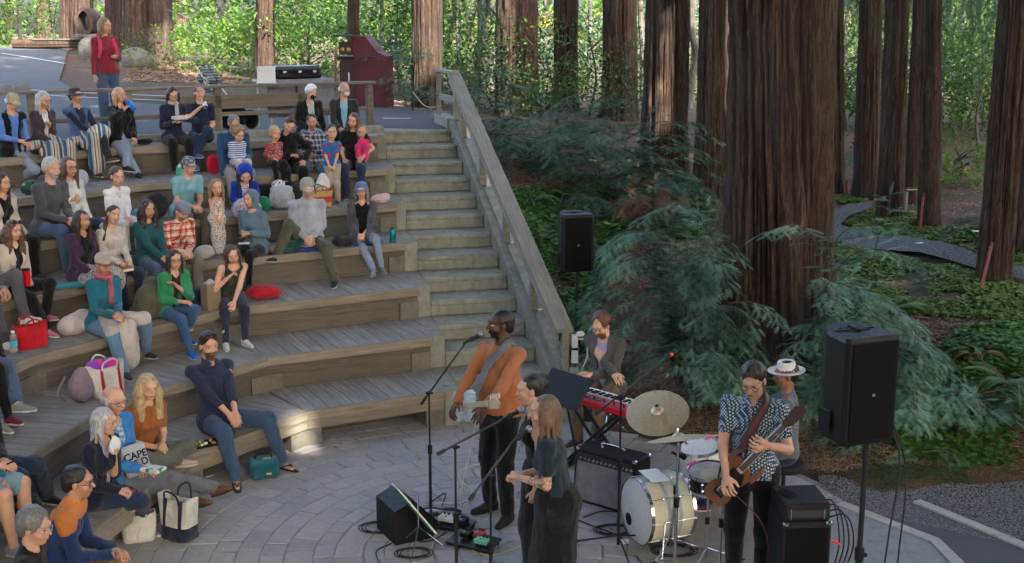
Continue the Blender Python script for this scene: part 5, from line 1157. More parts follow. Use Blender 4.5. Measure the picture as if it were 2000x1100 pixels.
        # leave the face free
        fc, fr_ = H_((0,.095 if hs != 'fringe' else .09,-.03)), A(.069,.09,.11)*hsz
        if hs == 'bangs' : fr_ = fr_*A(1,1,.85)
        if hs in ('poof', 'short', 'curlyshort'): fr_ = fr_*A(1,1,1.1)
        if hs == 'recede': fc, fr_ = H_((0,.1,.02)), A(.06,.085,.125)*hsz
        hb.ell(fc, fr_, RH, sub=True)
        if hs in ('short','kid','poof','bun','topbun','pony','fringe','curlyshort','front_pony','recede'):
            for q in (-1, 1): hb.ell(H_((q*.085,.0,-.02)), A(.022,.024,.035)*hsz, RH, sub=True)
        fq = {'curly': 85, 'wavy': 40, 'recede': 80, 'curlyshort': 75}.get(hs, 75); am = {'curly': .015, 'recede': .012, 'wavy': .009, 'curlyshort': .011, 'poof': .01, 'short': .009, 'kid': .009}.get(hs, .007)
        def nf(P, fq=fq, am=am): l = (P-HC)@RH; return am*fbm(l*A(fq, fq, fq if hs in ('curly', 'curlyshort', 'poof', 'short', 'recede') else fq*.25)*.5, 5, 2)
        V, F = hb.surf(.0095 if vox > .009 else .0075, nf); mesh_np('hair', V, F, hm, root)
    MH = np.eye(4); MH[:3, :3] = RH*hsz; MH[:3, 3] = HC
    def onhead(mb): 
        mb.V = [np.asarray(v_)@MH[:3, :3].T+MH[:3, 3] for v_ in mb.V]; return mb
    if glasses:
        gm = mat('frame_dark', (.02,.02,.025), .3) if glasses == 'dark' else (mat('frame_metal', (.4,.38,.36), .3, .9) if glasses == 'metal' else mat('frame_blue', (.04,.05,.2), .3))
        mb = MB()
        for q in (-1, 1):
            r = [A(q*.034+.0235*math.cos(a), .098-.012*abs(math.cos(a)), -.002+.018*math.sin(a)) for a in np.linspace(0, 2*math.pi, 13)]; mb.tube(r, .0026, 5, cap=False); mb.tube([A(q*.057,.088,.004), A(q*.077,.05,.006), A(q*.08,-.02,.0)], .0022, 5)
        mb.tube([A(-.012,.1,.003), A(.012,.1,.003)], .0024, 5); onhead(mb).build('glasses', gm, root, True)
    if glasses == 'top': pass
    if mask:
        mb = Vol(.01); mb.ell(H_((0,.072,-.052)), A(.05,.042,.045)*hsz, RH); mb.ell(H_((0,.0,-.03)), A(.06,.075,.16)*hsz, RH, sub=True) if False else None; V, F = mb.surf(.008); mesh_np('face_mask', V, F, mask, root)
    if hat:
        kind, hm2 = hat[0], hat[1]; band_ = hat[2] if len(hat) > 2 else None
        if kind in ('cap', 'trucker'):
            mb = MB(); mb.lathe([(.088,.02),(.091,.05),(.085,.085),(.065,.112),(.03,.125),(.0,.127)], (0,-.012,.005), n=20, m=0); P = []
            n0 = mb.n; ring = [];  
            for i in range(11): a = math.pi*(i/10); ring.append((.082*math.cos(a), .075*math.sin(a)-.0))
            V0 = [(x, y, .032) for x, y in ring]+[(x*1.02, y+.075*math.sin(math.pi*i/10)+.0, .024) for i, (x, y) in enumerate(ring)]; V1 = [(x, y, z-.006) for x, y, z in V0]
            Fc = [(i, i+1, 12+i, 11+i) for i in range(10)]; mb.add(V0+V1, Fc+[tuple(22+j for j in f[::-1]) for f in Fc]+[(11+i, 12+i, 34+i, 33+i) for i in range(10)], 1)
            ho = onhead(mb).build('cap', [hm2, band_ or hm2], root, True)
        elif kind == 'flat':
            vv = Vol(.02); vv.ell(H_((0,-.01,.085)), A(.1,.115,.04)*hsz, RH); vv.ell(H_((0,.085,.055)), A(.065,.045,.014)*hsz, RH, k=.03); vv.ell(H_((0,-.03,.06)), A(.09,.1,.035)*hsz, RH); V, F = vv.surf(.009, folds(.003, 30, 1)); mesh_np('flat_cap', V, F, hm2, root)
        elif kind in ('bucket', 'fedora', 'sun'):
            br = {'bucket': .135, 'fedora': .165, 'sun': .15}[kind]; tp = [(.0895,.03),(.085,.07),(.08,.105),(.05,.122),(0,.124)] if kind != 'fedora' else [(.0895,.03),(.083,.08),(.076,.115),(.07,.122),(.03,.112),(0,.11)]
            mb = MB(); mb.lathe([(.09,.035),(br*.9,.02 if kind == 'bucket' else .032),(br,.005 if kind == 'bucket' else .042),(br*.99,.0 if kind == 'bucket' else .037),(.088,.028)], (0,-.012,.0), n=28); mb.lathe(tp, (0,-.012,.0), n=28)
            ho = onhead(mb).build('hat', hm2, root, True)
            if band_: onhead(MB().lathe([(.0915,.034),(.0895,.058),(.086,.058)], (0,-.012,0), n=28)).build('hat_band', band_, ho, True)
    if hood and hood != 1:
        vv = Vol(.02); vv.ell(H_((0,-.025,.03)), A(.105,.115,.115)*hsz, RH); vv.ell(H_((0,-.03,-.06)), A(.09,.09,.09)*hsz, RH, k=.04); vv.ell(H_((0,.1,-.02)), A(.072,.12,.115)*hsz, RH, sub=True); vv.ell(H_((0,-.02,.02)), A(.086,.1,.094)*hsz, RH, sub=True); V, F = vv.surf(.01, folds(.004, 30, 2)); mesh_np('hood', V, F, hood, root)
    info = dict(root=root, HC=HC, RH=RH, hands=HANDS, wl=wl, wr=wr, pos=A(*pos), rz=rz, s=s, NK=NK, RT=RT_, SH=SH, shl=shl, shr=shr, PV=PV, knl=knl, knr=knr, al=al, ar=ar, CH=CH_, WA=WA, hsz=hsz)
    info['W'] = lambda p, i=info: i['pos']+yawm(i['rz'])@A(*p)      # local -> world
    info['D'] = lambda p, i=info: yawm(i['rz'])@A(*p)
    PEOPLE.append(info); return info
def child_pos(i, p): return i['W'](p)

def proj(p):
    z = p[2]-CAM_H; c, s_ = math.cos(PITCH), math.sin(PITCH); d = p[1]*c-z*s_; v = p[1]*s_+z*c; return 1000+F_PX*p[0]/d, 550-F_PX*v/d
def seatpt(k, px, back):
    """point on step k, 'back' metres behind its front edge, at picture column px"""
    R = RING[k-1]; Q = []
    for i in range(4):
        f1, f0 = R[i], R[i+1]; d = unit(f1-f0); nn = A(-d[1], d[0])
        for t_ in np.linspace(0, 1, 60): Q.append((f1+(f0-f1)*t_+nn*back, nn))
    z = TK*k; X = np.array([proj((q[0], q[1], z))[0] for q, n_ in Q]); j = int(np.argmin(np.abs(X-px))); q, nn = Q[j]; e = px-X[j]; q = A(q[0]+e*q[1]/F_PX*1.0, q[1]); return A(q[0], q[1], z), nn
def headlocal(s, lean, side, head, pose, hsz):
    la, sa = math.radians(lean), math.radians(side); up = roty(sa)@rotx(-la)@A(0, 0, 1); RH = yawm(math.radians(head[0]))@rotx(-math.radians(head[1]))@roty(math.radians(head[2]))
    return A(0, 0, .1*s if pose != 'stand' else .93*s)+up*.555*s+A(0, 0, .01*s)+RH@A(0, .022*hsz, .118*hsz)
def aud(lab, k, hd, back=.24, yaw=None, dyaw=0, H=None, fix=None, z=None, **kw):
    """sit a person on step k so that the head lands on photo pixel hd"""
    px = hd[0]; kid = kw.get('kid', False); H_ = H or 1.68; lo, hi = (.6, 1.4) if kid else (1.5, 1.9)
    for it in range(6):
        pos, nn = seatpt(k, px, back) if fix is None else (A(*fix), A(-1, .5)); 
        if z is not None: pos[2] = z
        yw = yaw if yaw is not None else math.degrees(math.atan2(-nn[1]*.6+.4*unit(FORCE_FACE[:2]-pos[:2])[1], -nn[0]*.6+.4*unit(FORCE_FACE[:2]-pos[:2])[0]))+dyaw
        s = H_/1.72; hs_ = (1+.28*(1.72-H_)/.8 if kid else 1)*min(1, .35+.65*s)
        L = headlocal(s, kw.get('lean', 8), kw.get('side', 0), kw.get('head', (0, 0, 0)), kw.get('pose', 'sit'), hs_); w = pos+yawm(math.radians(yw-90))@L; q = proj(w)
        px += (hd[0]-q[0])*.9
        if H is None: H_ = float(np.clip(H_+(q[1]-hd[1])/F_PX*(pos[1]+.5)/.5*.6, lo, hi))
        if fix is not None: fix = A(*fix)+A((hd[0]-q[0])/F_PX*pos[1]*.9, 0, 0)
    if abs(q[1]-hd[1]) > 12: print('HEAD', lab[:40], np.round(q), hd, round(H_, 2))
    return person(lab, pos, yw, H_, **kw)
# ================================================================== THE AUDIENCE
C_ = cloth
jeans_l = C_('jeans_light', (.19,.25,.33), 'denim'); jeans_m = C_('jeans_mid', (.05,.085,.15), 'denim'); jeans_d = C_('jeans_dark', (.016,.03,.065), 'denim'); blk = C_('black', (.006,.006,.007)); blk2 = C_('charcoal', (.018,.018,.02)); navy = C_('navy', (.012,.018,.045))
grey = C_('grey', (.2,.21,.23)); khaki = C_('khaki', (.12,.1,.07)); wht = C_('whitecloth', (.55,.55,.55)); olive = C_('olive', (.075,.075,.05)); cream = C_('cream', (.48,.42,.35)); greyl = C_('greylight', (.36,.38,.42))
wsh = (.5,.5,.5); bsh = (.015,.015,.018)
LAP = dict(hl=(-.05,.27,.17), hr=(.05,.27,.17))
KNEE = dict(hl=(-.04,.42,.2), hr=(.04,.42,.2))
# --- top row
a1 = aud('elderly man in a tan cap and black vest, leftmost in the top row', 7, (25,212), .22, -35, top=blk, topk='vest', inner=C_('blueshirt', (.09,.19,.5)), bot=jeans_l, hat=('cap', C_('tancap', (.3,.28,.2))), hair='white', hs='fringe', glasses='metal', fl=('px',38,358,2.28), fr=('px',12,352,2.28), head=(0,22,0), beard=0, hl=(-.1,.3,.2), hr=(.06,.32,.24))
a2 = aud('woman with long grey hair in a dark plum jacket, striped blanket on her lap', 7, (86,208), .22, -35, top=C_('plum', (.04,.032,.042)), topk='jacket', inner=wht, bot=navy, hair='grey', hs='long', glasses='dark', fem=True, head=(10,15,0), hl=(-.02,.2,.42), hr=(.1,.35,.2), curl=(1, .5))
a3 = aud('man in a dark bucket hat and blue padded vest reclining under a striped blanket', 7, (148,188), .28, -35, top=C_('bluevest', (.05,.1,.2)), topk='vest', inner=navy, bot=blk2, hat=('bucket', C_('hatgrey', (.035,.045,.06))), hair='dark', hs='short', lean=-8, head=(0,-4,0), skin='tan', hl=(-.1,.33,.2), hr=(-.0,.3,.22), fl=(-.02,.6,-.1,10,10), fr=(.1,.45,-.31), shoe=(.07,.045,.03), kl=(.1,1,.8))
a4 = aud('woman with very long blond hair tipping back a blue bottle in the top row', 7, (233,190), .22, -45, top=blk, topk='jacket', inner=blk2, bot=jeans_l, hair='blond', hs='vlong', fem=True, glasses='metal', head=(0,-10,0), hl=(-.1,.28,.15), hr=(.02,.27,.6), er_=(.9,-.2,-.5), curl=(.5, 1), fl=('px',252,352,2.28), fr=('px',274,346,2.28), shoe=bsh, botk='crop')
a5 = aud('woman in a navy puffer and grey scarf eating from a clear container', 7, (338,195), .22, -60, top=navy, bot=blk, hair='dark', hs='long', fem=True, glasses='metal', scarf=greyl, head=(-5,22,0), hl=(-.12,.3,.4), hr=(.08,.3,.36), el_=(-.8,-.2,-.4), shoe=(.1,.09,.08))
a6 = aud('man in a navy tee with one leg crossed, drinking from a can by the railing', 7, (389,186), .22, -70, top=navy, topk='short', bot=jeans_d, hair='auburn', hs='short', head=(5,-8,0), hl=(-.05,.22,.17), hr=(.03,.25,.56), er_=(.9,0,-.6), curl=(.6, 1.1), fl=(.13,.5,-.12,25,5), fr=(.12,.42,-.31), kl=(-.3,.9,1), shoe=(.05,.1,.22), sole=(.5,.5,.5))
a7 = aud('white haired person in a black mask and black jacket, left of the masked bald man', 7, (608,187), .15, -60, top=blk, topk='jacket', inner=greyl, bot=jeans_l, hair='white', hs='poof', head=(10,18,0), mask=blk, lean=14, hl=(-.22,.25,.1), hr=(.1,.3,.2), fem=True)
a8 = aud('bald man in a white mask and shiny black puffer, right end of top row', 7, (673,188), .15, -75, top=C_('puffer', (.02,.02,.025), rough=.5), topk='jacket', inner=C_('paleblue', (.2,.42,.6)), bot=blk, hair='white', hs='fringe', head=(25,6,0), mask=wht, glasses='metal', hr=(.13,.36,.18), hl=(-.1,.2,.15), fr=(.25,.5,-.31,-20))
# --- sixth step
b1 = aud('dark haired bearded man in a blue sweater holding a toddler in stripes', 6, (457,243), .3, -65, top=C_('bluesweat', (.02,.06,.14), 'knit'), bot=C_('stone', (.25,.24,.24)), hair='salt', hs='short', beard=.7, head=(0,25,0), hl=(-.13,.36,.25), hr=(.2,.3,-.1), er_=(1,-.3,-.4), lean=12, skin='tan')
b2 = aud('curly haired toddler in a blue and white striped top on the man\'s lap', 6, (466,274), .1, -55, z=2.28+.15, H=.88, kid=True, top=C_('stripeblue', (.55,.56,.6), 'stripes', (.02,.08,.3), s=.55), bot=greyl, hair='light', hs='curlyshort', head=(0,24,0), drop=.18, hl=(-.06,.2,.15), hr=(.06,.2,.15), shoe=(.3,.25,.2))
b3 = aud('woman with a messy top bun in black leaning her head over a toddler', 6, (566,254), .28, -70, top=blk, bot=blk, hair='brown', hs='topbun', fem=True, head=(0,25,-22), lean=12, side=6, hl=(-.18,.3,.22), hr=(.04,.34,.3), el_=(-1,-.2,-.5), shoe=(.12,.14,.1))
b4 = aud('fair haired toddler in a red print shirt held by the woman with the bun', 6, (537,272), .12, -60, z=2.28+.13, H=.85, kid=True, top=C_('redprint', (.3,.07,.08), 'print', (.45,.3,.3), (.1,.02,.03), s=.4), bot=blk, hair='blond', hs='kid', head=(5,4,0), drop=.2, hl=(-.06,.18,.15), hr=(.1,.2,.2))
b5 = aud('man in a navy and white plaid shirt holding a hand to his mouth', 6, (609,240), .3, -80, top=C_('navyplaid', (.02,.03,.08), 'plaid', (.35,.37,.42)), collar=True, bot=jeans_m, hair='black', hs='short', head=(0,8,0), beard=.15, hl=(.02,.16,.47), hr=(.1,.22,.3), curl=(1.2, .8), el_=(-.5,-.1,-1), skin='tan')
b6 = aud('woman with wavy brown hair in a black tee holding a baby in pink', 6, (690,243), .28, -85, top=blk, topk='short', bot=jeans_d, hair='brown', hs='wavy', fem=True, head=(-14,10,-10), hl=(-.16,.3,.22), hr=(.14,.33,.18), el_=(-1,-.2,-.6))
b7 = aud('baby in a bright pink hoodie and pink trousers sitting on a woman\'s lap', 6, (706,264), .12, -85, z=2.28+.15, H=.74, kid=True, top=C_('pink', (.65,.03,.16)), bot=C_('pink2', (.55,.04,.15)), hair='light', hs='kid', head=(0,10,0), drop=.12, hl=(-.05,.17,.15), hr=(.05,.17,.15), fl=(-.09,.3,.0), fr=(.09,.3,.0), shoe=(.6,.05,.2), sole=(.5,.1,.2), hood=1)
b8 = person('small boy standing in a blue and red shirt before the plaid shirted man', at(651,398,1.9), -85, .98, pose='stand', kid=True, lean=2, top=C_('boyblue', (.02,.12,.35), 'print', (.4,.02,.04), (.02,.1,.4), s=1.6), topk='short', bot=C_('boykhaki', (.36,.3,.25)), hair='dark', hs='kid', head=(12,2,0), hl=(-.06,.22,.92), hr=(.06,.24,.94), curl=(1,1), shoe=(.08,.08,.09), group='children standing on the steps')
# --- fifth step
c1 = aud('girl hunched in a royal blue hoodie with the hood up over a flowered dress', 5, (479,343), .22, -75, H=1.2, kid=True, top=C_('royal', (.01,.035,.3)), topk='jacket', inner=C_('floral', (.5,.48,.48), 'print', (.4,.05,.12), (.1,.15,.3), s=.7), hood=C_('royal', (.01,.035,.3)), bot=C_('floral', (.5,.48,.48)), botk='skirt', hair='dark', hs='long', head=(5,38,0), lean=16, hl=(-.06,.26,.24), hr=(.06,.26,.24), drop=.25)
c2 = aud('man in a pale teal tee and a patterned cap, elbows on his knees', 5, (369,325), .3, -50, top=C_('tealtee', (.17,.36,.43), 'plain'), topk='short', bot=khaki, hat=('cap', C_('capprint', (.1,.13,.16), 'print', (.4,.45,.5), (.02,.02,.03), s=.5)), hair='brown', hs='short', head=(10,12,0), lean=22, **KNEE)
c3 = aud('boy in a white shirt seated between the woman in white and the backpacks', 5, (229,358), .22, -40, H=1.28, kid=True, top=C_('boywhite', (.62,.62,.68)), collar=True, bot=wht, hair='brown', hs='kid', head=(-8,8,0), drop=.3, **LAP)
c4 = aud('woman in a white long sleeved top and glasses raising a snack', 5, (135,328), .42, -35, top=wht, bot=jeans_d, hair='brown', hs='wavy', fem=True, glasses='dark', head=(0,5,0), hl=(-.1,.3,.15), hr=(.2,.36,.42), er_=(.6,-.2,-1), curl=(.5,1.1))
c5 = aud('grey bearded man in a charcoal hoodie and jeans, hands joined over his knee', 5, (101,341), .24, -30, H=1.78, top=C_('charhood', (.06,.065,.075)), bot=jeans_m, hair='grey', hs='short', beard=.75, head=(0,8,0), lean=14, hl=(-.02,.4,.24), hr=(.06,.42,.22), hood=1, shoe=(.16,.16,.16), wide=1.05)
c6 = aud('woman with dark hair cut off by the left edge, cream cardigan over black', 5, (5,362), .24, -25, top=cream, topk='open', inner=blk, bot=blk, hair='dark', hs='long', fem=True, head=(0,5,0))
# --- fourth step
d1 = aud('elderly man in a grey cap and grey sweatshirt with crossed legs', 4, (600,380), .3, -75, H=1.72, top=C_('sweatgrey', (.3,.33,.38)), bot=olive, hat=('cap', C_('capgrey', (.3,.3,.28))), hair='grey', hs='fringe', beard=.4, head=(0,20,0), belly=.05, wide=1.08, hl=(-.04,.26,.2), hr=(.05,.26,.18), fl=('px',655,556,1.14,-15), fr=(.42,.36,-.02,-40,10), kr=(.5,.9,.7), shoe=bsh, sock=blk)
d2 = aud('woman in a blue cap and dark cardigan with pale jeans crossed at the ankles', 4, (706,374), .3, -85, top=C_('cardi', (.065,.07,.085)), topk='open', inner=blk, bot=jeans_l, botk='slim', hat=('cap', C_('capblue', (.09,.16,.3))), hair='salt', hs='bob', fem=True, glasses='dark', head=(-5,2,0), hl=(-.02,.25,.17), hr=(.06,.25,.17), fl=('px',745,530,1.2,20,5), fr=('px',738,552,1.14,-5), shoe=(.13,.17,.2), sole=(.35,.35,.35))
d3 = aud('person in a blue grey hoodie with the hood up, black trousers, nibbling food', 4, (489,396), .28, -110, top=C_('hoodblue', (.1,.16,.22)), hood=C_('hoodblue', (.1,.16,.22)), bot=blk, botk='slim', hair='black', hs='short', head=(-8,2,0), hl=(-.06,.25,.33), hr=(.06,.25,.33), curl=(1,1), fem=True, lean=10)
d4 = person('toddler girl standing in a sleeveless flowered dress', at(428,499,1.52), -60, .84, pose='stand', kid=True, lean=2, top=C_('dress', (.5,.47,.42), 'print', (.35,.08,.15), (.1,.18,.25), s=.6), topk='tank', bot=C_('dress', (.5,.47,.42)), botk='skirt', hair='light', hs='bob', head=(-8,4,0), hl=(-.05,.2,.95), hr=(.06,.22,.95), curl=(1,1), shoe=(.1,.08,.06), fem=True, group='children standing on the steps')
d5 = aud('man in a flat grey cap and orange plaid shirt looking down at his hands', 4, (356,425), .28, -50, top=C_('orangeplaid', (.5,.09,.04), 'plaid', (.6,.5,.45), (.2,.03,.02), s=1.2), collar=True, bot=C_('khaki2', (.16,.14,.105)), hat=('flat', C_('flatgrey', (.17,.2,.24))), hair='salt', hs='short', beard=.6, head=(5,32,0), lean=22, hl=(-.0,.42,.2), hr=(.07,.42,.2), shoe=(.05,.035,.025))
d6 = aud('young woman with a big mane of dark curls in a deep teal jacket', 4, (289,430), .28, -42, top=C_('deepteal', (.01,.07,.085)), bot=jeans_m, hair='dark', hs='curly', fem=True, head=(-5,5,0), skin='tan', **KNEE)
d7 = aud('young woman in a beige hoodie with a dark ponytail over her shoulder, head tilted', 4, (222,438), .26, -38, top=C_('beigehood', (.42,.39,.35)), bot=jeans_d, hair='dark', hs='front_pony', fem=True, head=(-10,0,-18), hood=1, hl=(-.05,.36,.2), hr=(.06,.3,.2))
d8 = aud('woman in a purple cardigan and black and white patterned skirt', 4, (161,432), .24, -30, top=C_('purple', (.045,.022,.05)), topk='open', inner=blk, bot=C_('bwskirt', (.35,.33,.3), 'print', (.02,.02,.02), (.03,.03,.03), s=.5), botk='skirt', hair='dark', hs='wavy', fem=True, head=(0,5,0), skin='tan', hl=(-.1,.3,.16), hr=(.14,.34,.16))
d9 = aud('woman with auburn curls in a cream jacket holding a red tumbler', 4, (27,455), .24, -28, top=C_('creamjacket', (.5,.43,.36)), topk='jacket', inner=blk, bot=blk, botk='crop', hair='auburn', hs='curly', fem=True, head=(-5,8,0), hl=(-.01,.28,.24), hr=(.08,.28,.22), fl=('px',96,622,1.22,10,5), fr=('px',100,652,1.14,0), shoe=(.42,.14,.19), sole=(.6,.6,.6), sock=None)
d10 = aud('person beyond the left edge in grey trousers and white slip-on shoes, one foot lifted', 4, (-45,480), .24, -25, H=1.75, top=grey, bot=C_('greytrouser', (.075,.075,.09)), hair='brown', fl=('px',58,628,1.3,10,10), fr=('px',16,676,1.14,0), shoe=(.6,.6,.58), sole=(.6,.6,.6), sock=wht)
# --- third step
e1 = aud('woman in a teal sweater, trucker cap and pink scarf, hands clasped on a cloth', 3, (202,518), .3, -40, top=C_('teal', (.015,.12,.17)), bot=C_('bluejean2', (.09,.17,.26), 'denim'), hat=('trucker', C_('truck', (.4,.36,.33)), C_('truckbill', (.13,.09,.08))), hair='black', hs='short', fem=True, head=(-12,8,0), scarf=C_('scarfpink', (.35,.08,.13)), hl=(.03,.42,.28), hr=(.1,.42,.26), fl=('px',292,696,.8,5,5), fr=('px',250,735,.76), shoe=(.03,.03,.035), skin='tan', lean=12)
e2 = aud('woman in a green cardigan and glasses resting her chin on her hand', 3, (341,518), .26, -45, top=C_('green', (.03,.2,.09)), topk='jacket', inner=C_('wine', (.03,.01,.014)), bot=C_('jeans_blue', (.035,.085,.19), 'denim'), botk='slim', hair='dark', hs='bob', fem=True, glasses='dark', head=(-15,6,0), lean=20, hl=(.03,.27,.44), hr=(.0,.32,.24), el_=(-.3,.2,-1), fl=('px',370,668,.86,5,5), fr=('px',378,694,.76), shoe=(.01,.1,.45), sole=(.4,.45,.5))
e3 = aud('young woman in a dark tank top leaning her cheek on her hand, white sneakers', 3, (453,522), .26, -60, top=C_('tankolive', (.04,.045,.035)), topk='tank', bot=C_('legging', (.02,.025,.05)), botk='slim', hair='brown', hs='bob', fem=True, head=(-5,20,14), lean=28, hl=(.1,.52,.12), hr=(.1,.34,.42), er_=(.2,.3,-1), fl=('px',482,672,.76), fr=('px',444,678,.76), shoe=(.5,.5,.5), sole=(.6,.6,.6), skin='fair', curl=(.3,.9))
e4 = aud('person beyond the left edge in cuffed jeans and grey canvas shoes with crossed ankle', 3, (-55,640), .24, -25, H=1.75, top=blk, bot=jeans_m, botk='crop', hair='dark', fl=('px',46,800,.9,5,8), fr=('px',18,850,.76,-10), shoe=(.2,.2,.18), sole=(.6,.6,.58))
e5 = aud('person beyond the left edge in black trousers, pale blue sock and maroon shoes', 3, (-95,690), .22, -12, H=1.72, top=grey, bot=blk, hair='dark', fl=('px',22,822,.78,-5), fr=('px',-20,860,.76,0), shoe=(.12,.015,.03), sole=(.55,.55,.55), sock=C_('paleblue', (.2,.42,.6)))
# --- second step
f1 = aud('person in a dark jacket and jeans holding a phone at the left edge', 2, (-38,800), .24, -22, H=1.78, top=blk, bot=jeans_d, hair='dark', head=(0,20,0), lean=16, hl=(-.02,.36,.24), hr=(.08,.38,.24), fl=('px',104,978,.38,0), fr=('px',60,1000,.38,-5), shoe=bsh)
f2 = aud('person in faded denim shorts with bare knees at the left edge', 2, (-70,860), .2, -8, H=1.75, top=C_('teal', (.015,.12,.17)), bot=C_('shorts', (.16,.26,.33), 'denim'), botk='shorts', hair='brown', shoe=(.2,.2,.2), fl=(-.1,.45,-.31), fr=(.1,.45,-.31))
# --- lowest step
g1 = aud('bearded man in a dark blue checked shirt, jeans and flip-flops at the front', 1, (408,682), .36, -48, H=1.84, top=C_('navycheck', (.012,.02,.05), 'plaid', (.017,.028,.065), (.035,.035,.055), s=.8), topk='three', collar=True, bot=C_('jeans_man', (.035,.07,.13), 'denim'), hair='dark', hs='poof', beard=.85, lean=-12, head=(-8,5,0), wide=1.1, el_=(0,-.5,-1), er_=(0,-.5,-1), hl=(-.02,.3,.24), hr=(.04,.3,.22), fl=('px',558,912,0,12), fr=('px',468,946,0,-25), kl=(-.5,1,.9), kr=(.3,1,.9), barefoot=True, skin='light')
g2 = aud('woman with blond curls in a rust orange top sitting cross-legged', 1, (289,735), .34, -38, H=1.66, pose='floor', top=C_('rust', (.27,.09,.022)), topk='short', bot=C_('sage', (.1,.115,.09)), hair='blond', hs='curly', fem=True, head=(-12,5,0), lean=14, hl=(-.02,.3,.26), hr=(.06,.3,.24), fl=(.14,.26,.06,-60), fr=(-.16,.32,.06,60), kl=(-1,.45,.35), kr=(1,.45,.35), shoe=(.35,.25,.2), curl=(.9,.9), skin='fair')
g3 = aud('balding man in a bright blue jacket with grey trousers and sandals, legs stretched out', 1, (223,760), .3, -22, H=1.78, top=C_('brightblue', (.03,.18,.45), 'plain'), topk='jacket', inner=C_('bluetee', (.1,.3,.55), 'print', (.5,.5,.55), (.5,.5,.6)), bot=C_('slate', (.12,.125,.14)), hair='grey', hs='fringe', glasses='blue', head=(-5,8,0), lean=6, hl=(.0,.3,.27), hr=(.14,.42,.3), fl=('px',445,965,.12,-5,25), fr=('px',425,992,0,-10,20), shoe=(.13,.06,.035), sole=(.03,.025,.02))
g4 = aud('grey haired woman in a navy jacket wiping her mouth with a napkin', 1, (205,812), .24, -22, H=1.64, top=C_('navyjacket', (.012,.014,.03)), topk='jacket', inner=C_('lilac', (.35,.35,.42)), bot=jeans_d, hair='grey', hs='bob', fem=True, glasses='metal', head=(12,5,0), lean=12, hl=(.05,.27,.52), hr=(.14,.36,.24), curl=(1,1), fl=('px',318,1000,0), fr=('px',296,1035,0), shoe=(.15,.17,.2), sole=(.5,.5,.5))
orj = C_('puffnavy', (.012,.03,.1))
g5 = aud('young man with black hair in a navy jacket with orange shoulders, seen in profile', 1, (152,950), .2, 8, H=1.74, fix=(-3.25,8.15,.38), top=orj, bot=C_('tanchino', (.27,.16,.09)), hair='black', hs='short', glasses='dark', head=(-4,4,0), lean=22, hl=(.0,.44,.24), hr=(.06,.44,.22), skin='tan', fl=(-.12,.5,-.31), fr=(.12,.5,-.31))
v = Vol(.03); I_ = g5
for q in (I_['shl'], I_['shr']): v.cone(I_['SH'], q, .078, .072); v.cone(q, q+A(0,0,-.06), .07, .066)
v.cone(I_['CH']+A(0,0,.04), I_['SH'], .125, .08, side=A(0,1,0), e=1.15); v.cone(I_['SH'], I_['NK']+A(0,.01,.03), .085, .07); v.ell(I_['NK']+A(0,.03,.1), (.07,.07,.09), sub=True)
V, F = v.surf(.011, folds(.006, 24, 3)); mesh_np('jacket_yoke', V, F, C_('orangeyoke', (.5,.16,.04)), I_['root'])
g6 = aud('grey haired man with glasses in dark clothes, half cut off at the lower left', 1, (68,1012), .2, 5, H=1.72, fix=(-3.2,7.35,.38), top=blk, bot=blk, hair='salt', hs='curlyshort', glasses='metal', head=(-14,8,0), lean=12)
g7 = aud('person in a black jacket with the hood up at the bottom left corner', 1, (22,1130), .2, 10, H=1.6, fix=(-3.1,6.6,.38), top=blk, hood=blk, bot=blk, hair='black', lean=14, wide=1.15)
# --- behind the railing
_p = A(-6.05, 18.6, 0); _p[2] = tz(_p[0], _p[1])+.05
h1 = person('woman in a red sweater with pink pack straps standing behind the railing', _p, -50, 1.66, pose='stand', lean=0, fem=True, top=C_('redsweat', (.21,.022,.035)), bot=jeans_m, hair='light', hs='bob', head=(22,4,0), hl=(-.09,.17,1.17), hr=(.24,.1,.8), curl=(1.2,.5), hands_n=((.2,.3,-1),None))
v = Vol(.01)
for q in (-1, 1):
    P_ = [h1['CH']+A(q*.11,-.1,-.05), h1['SH']+A(q*.1,-.03,.055), h1['SH']+A(q*.105,.07,-.02), h1['CH']+A(q*.12,.125,-.0), h1['WA']+A(q*.14,.1,.06)]
    for i in range(4): v.cone(P_[i], P_[i+1], .03, .028, A(0,1,.2), 2)
V, F = v.surf(.01); mesh_np('pack_straps', V, F, C_('strappink', (.5,.05,.13)), h1['root'])
V, F = Vol(.04).ell(h1['CH']+A(0,-.2,-.03), (.14,.09,.22)).surf(.012, folds(.006)); mesh_np('backpack', V, F, C_('strappink', (.5,.05,.13)), h1['root'])
HAIRC['ombre'] = (.12, .075, .045)
# ================================================================== THE BAND
sg = person('singer in an orange sweater and black trousers playing a pale guitar at the microphone', at(978,1008,0), 226, 1.86, pose='stand', lean=-2, wide=1.16, belly=.05, top=C_('orange', (.34,.125,.052), 'knit'), bot=C_('blacktrouser', (.004,.004,.005)), hair='black', hs='curlyshort' if False else 'short', beard=.9, skin='deep', head=(-26,-2,0), hl=(-.25,.41,1.09), hr=(.12,.38,1.03), el_=(-.6,-.2,-.8), er_=(.8,-.3,-.7), shoe=(.01,.01,.012), sole=(.02,.02,.02), vox=.0085, fl=(-.14,.06,.075,15), fr=(.14,-.02,.075,-15), group='musicians on the paved stage', collar=None)
bk1 = person('dark haired woman singer in black behind the long haired one, facing the microphones', A(.245,8.98,0), 188, 1.68, pose='stand', fem=True, top=blk, topk='tank', bot=blk, botk='skirt', hair='black', hs='bun', head=(0,6,0), skin='light', vox=.0085, group='musicians on the paved stage', hl=(-.2,.1,.8), hr=(.2,.05,.8))
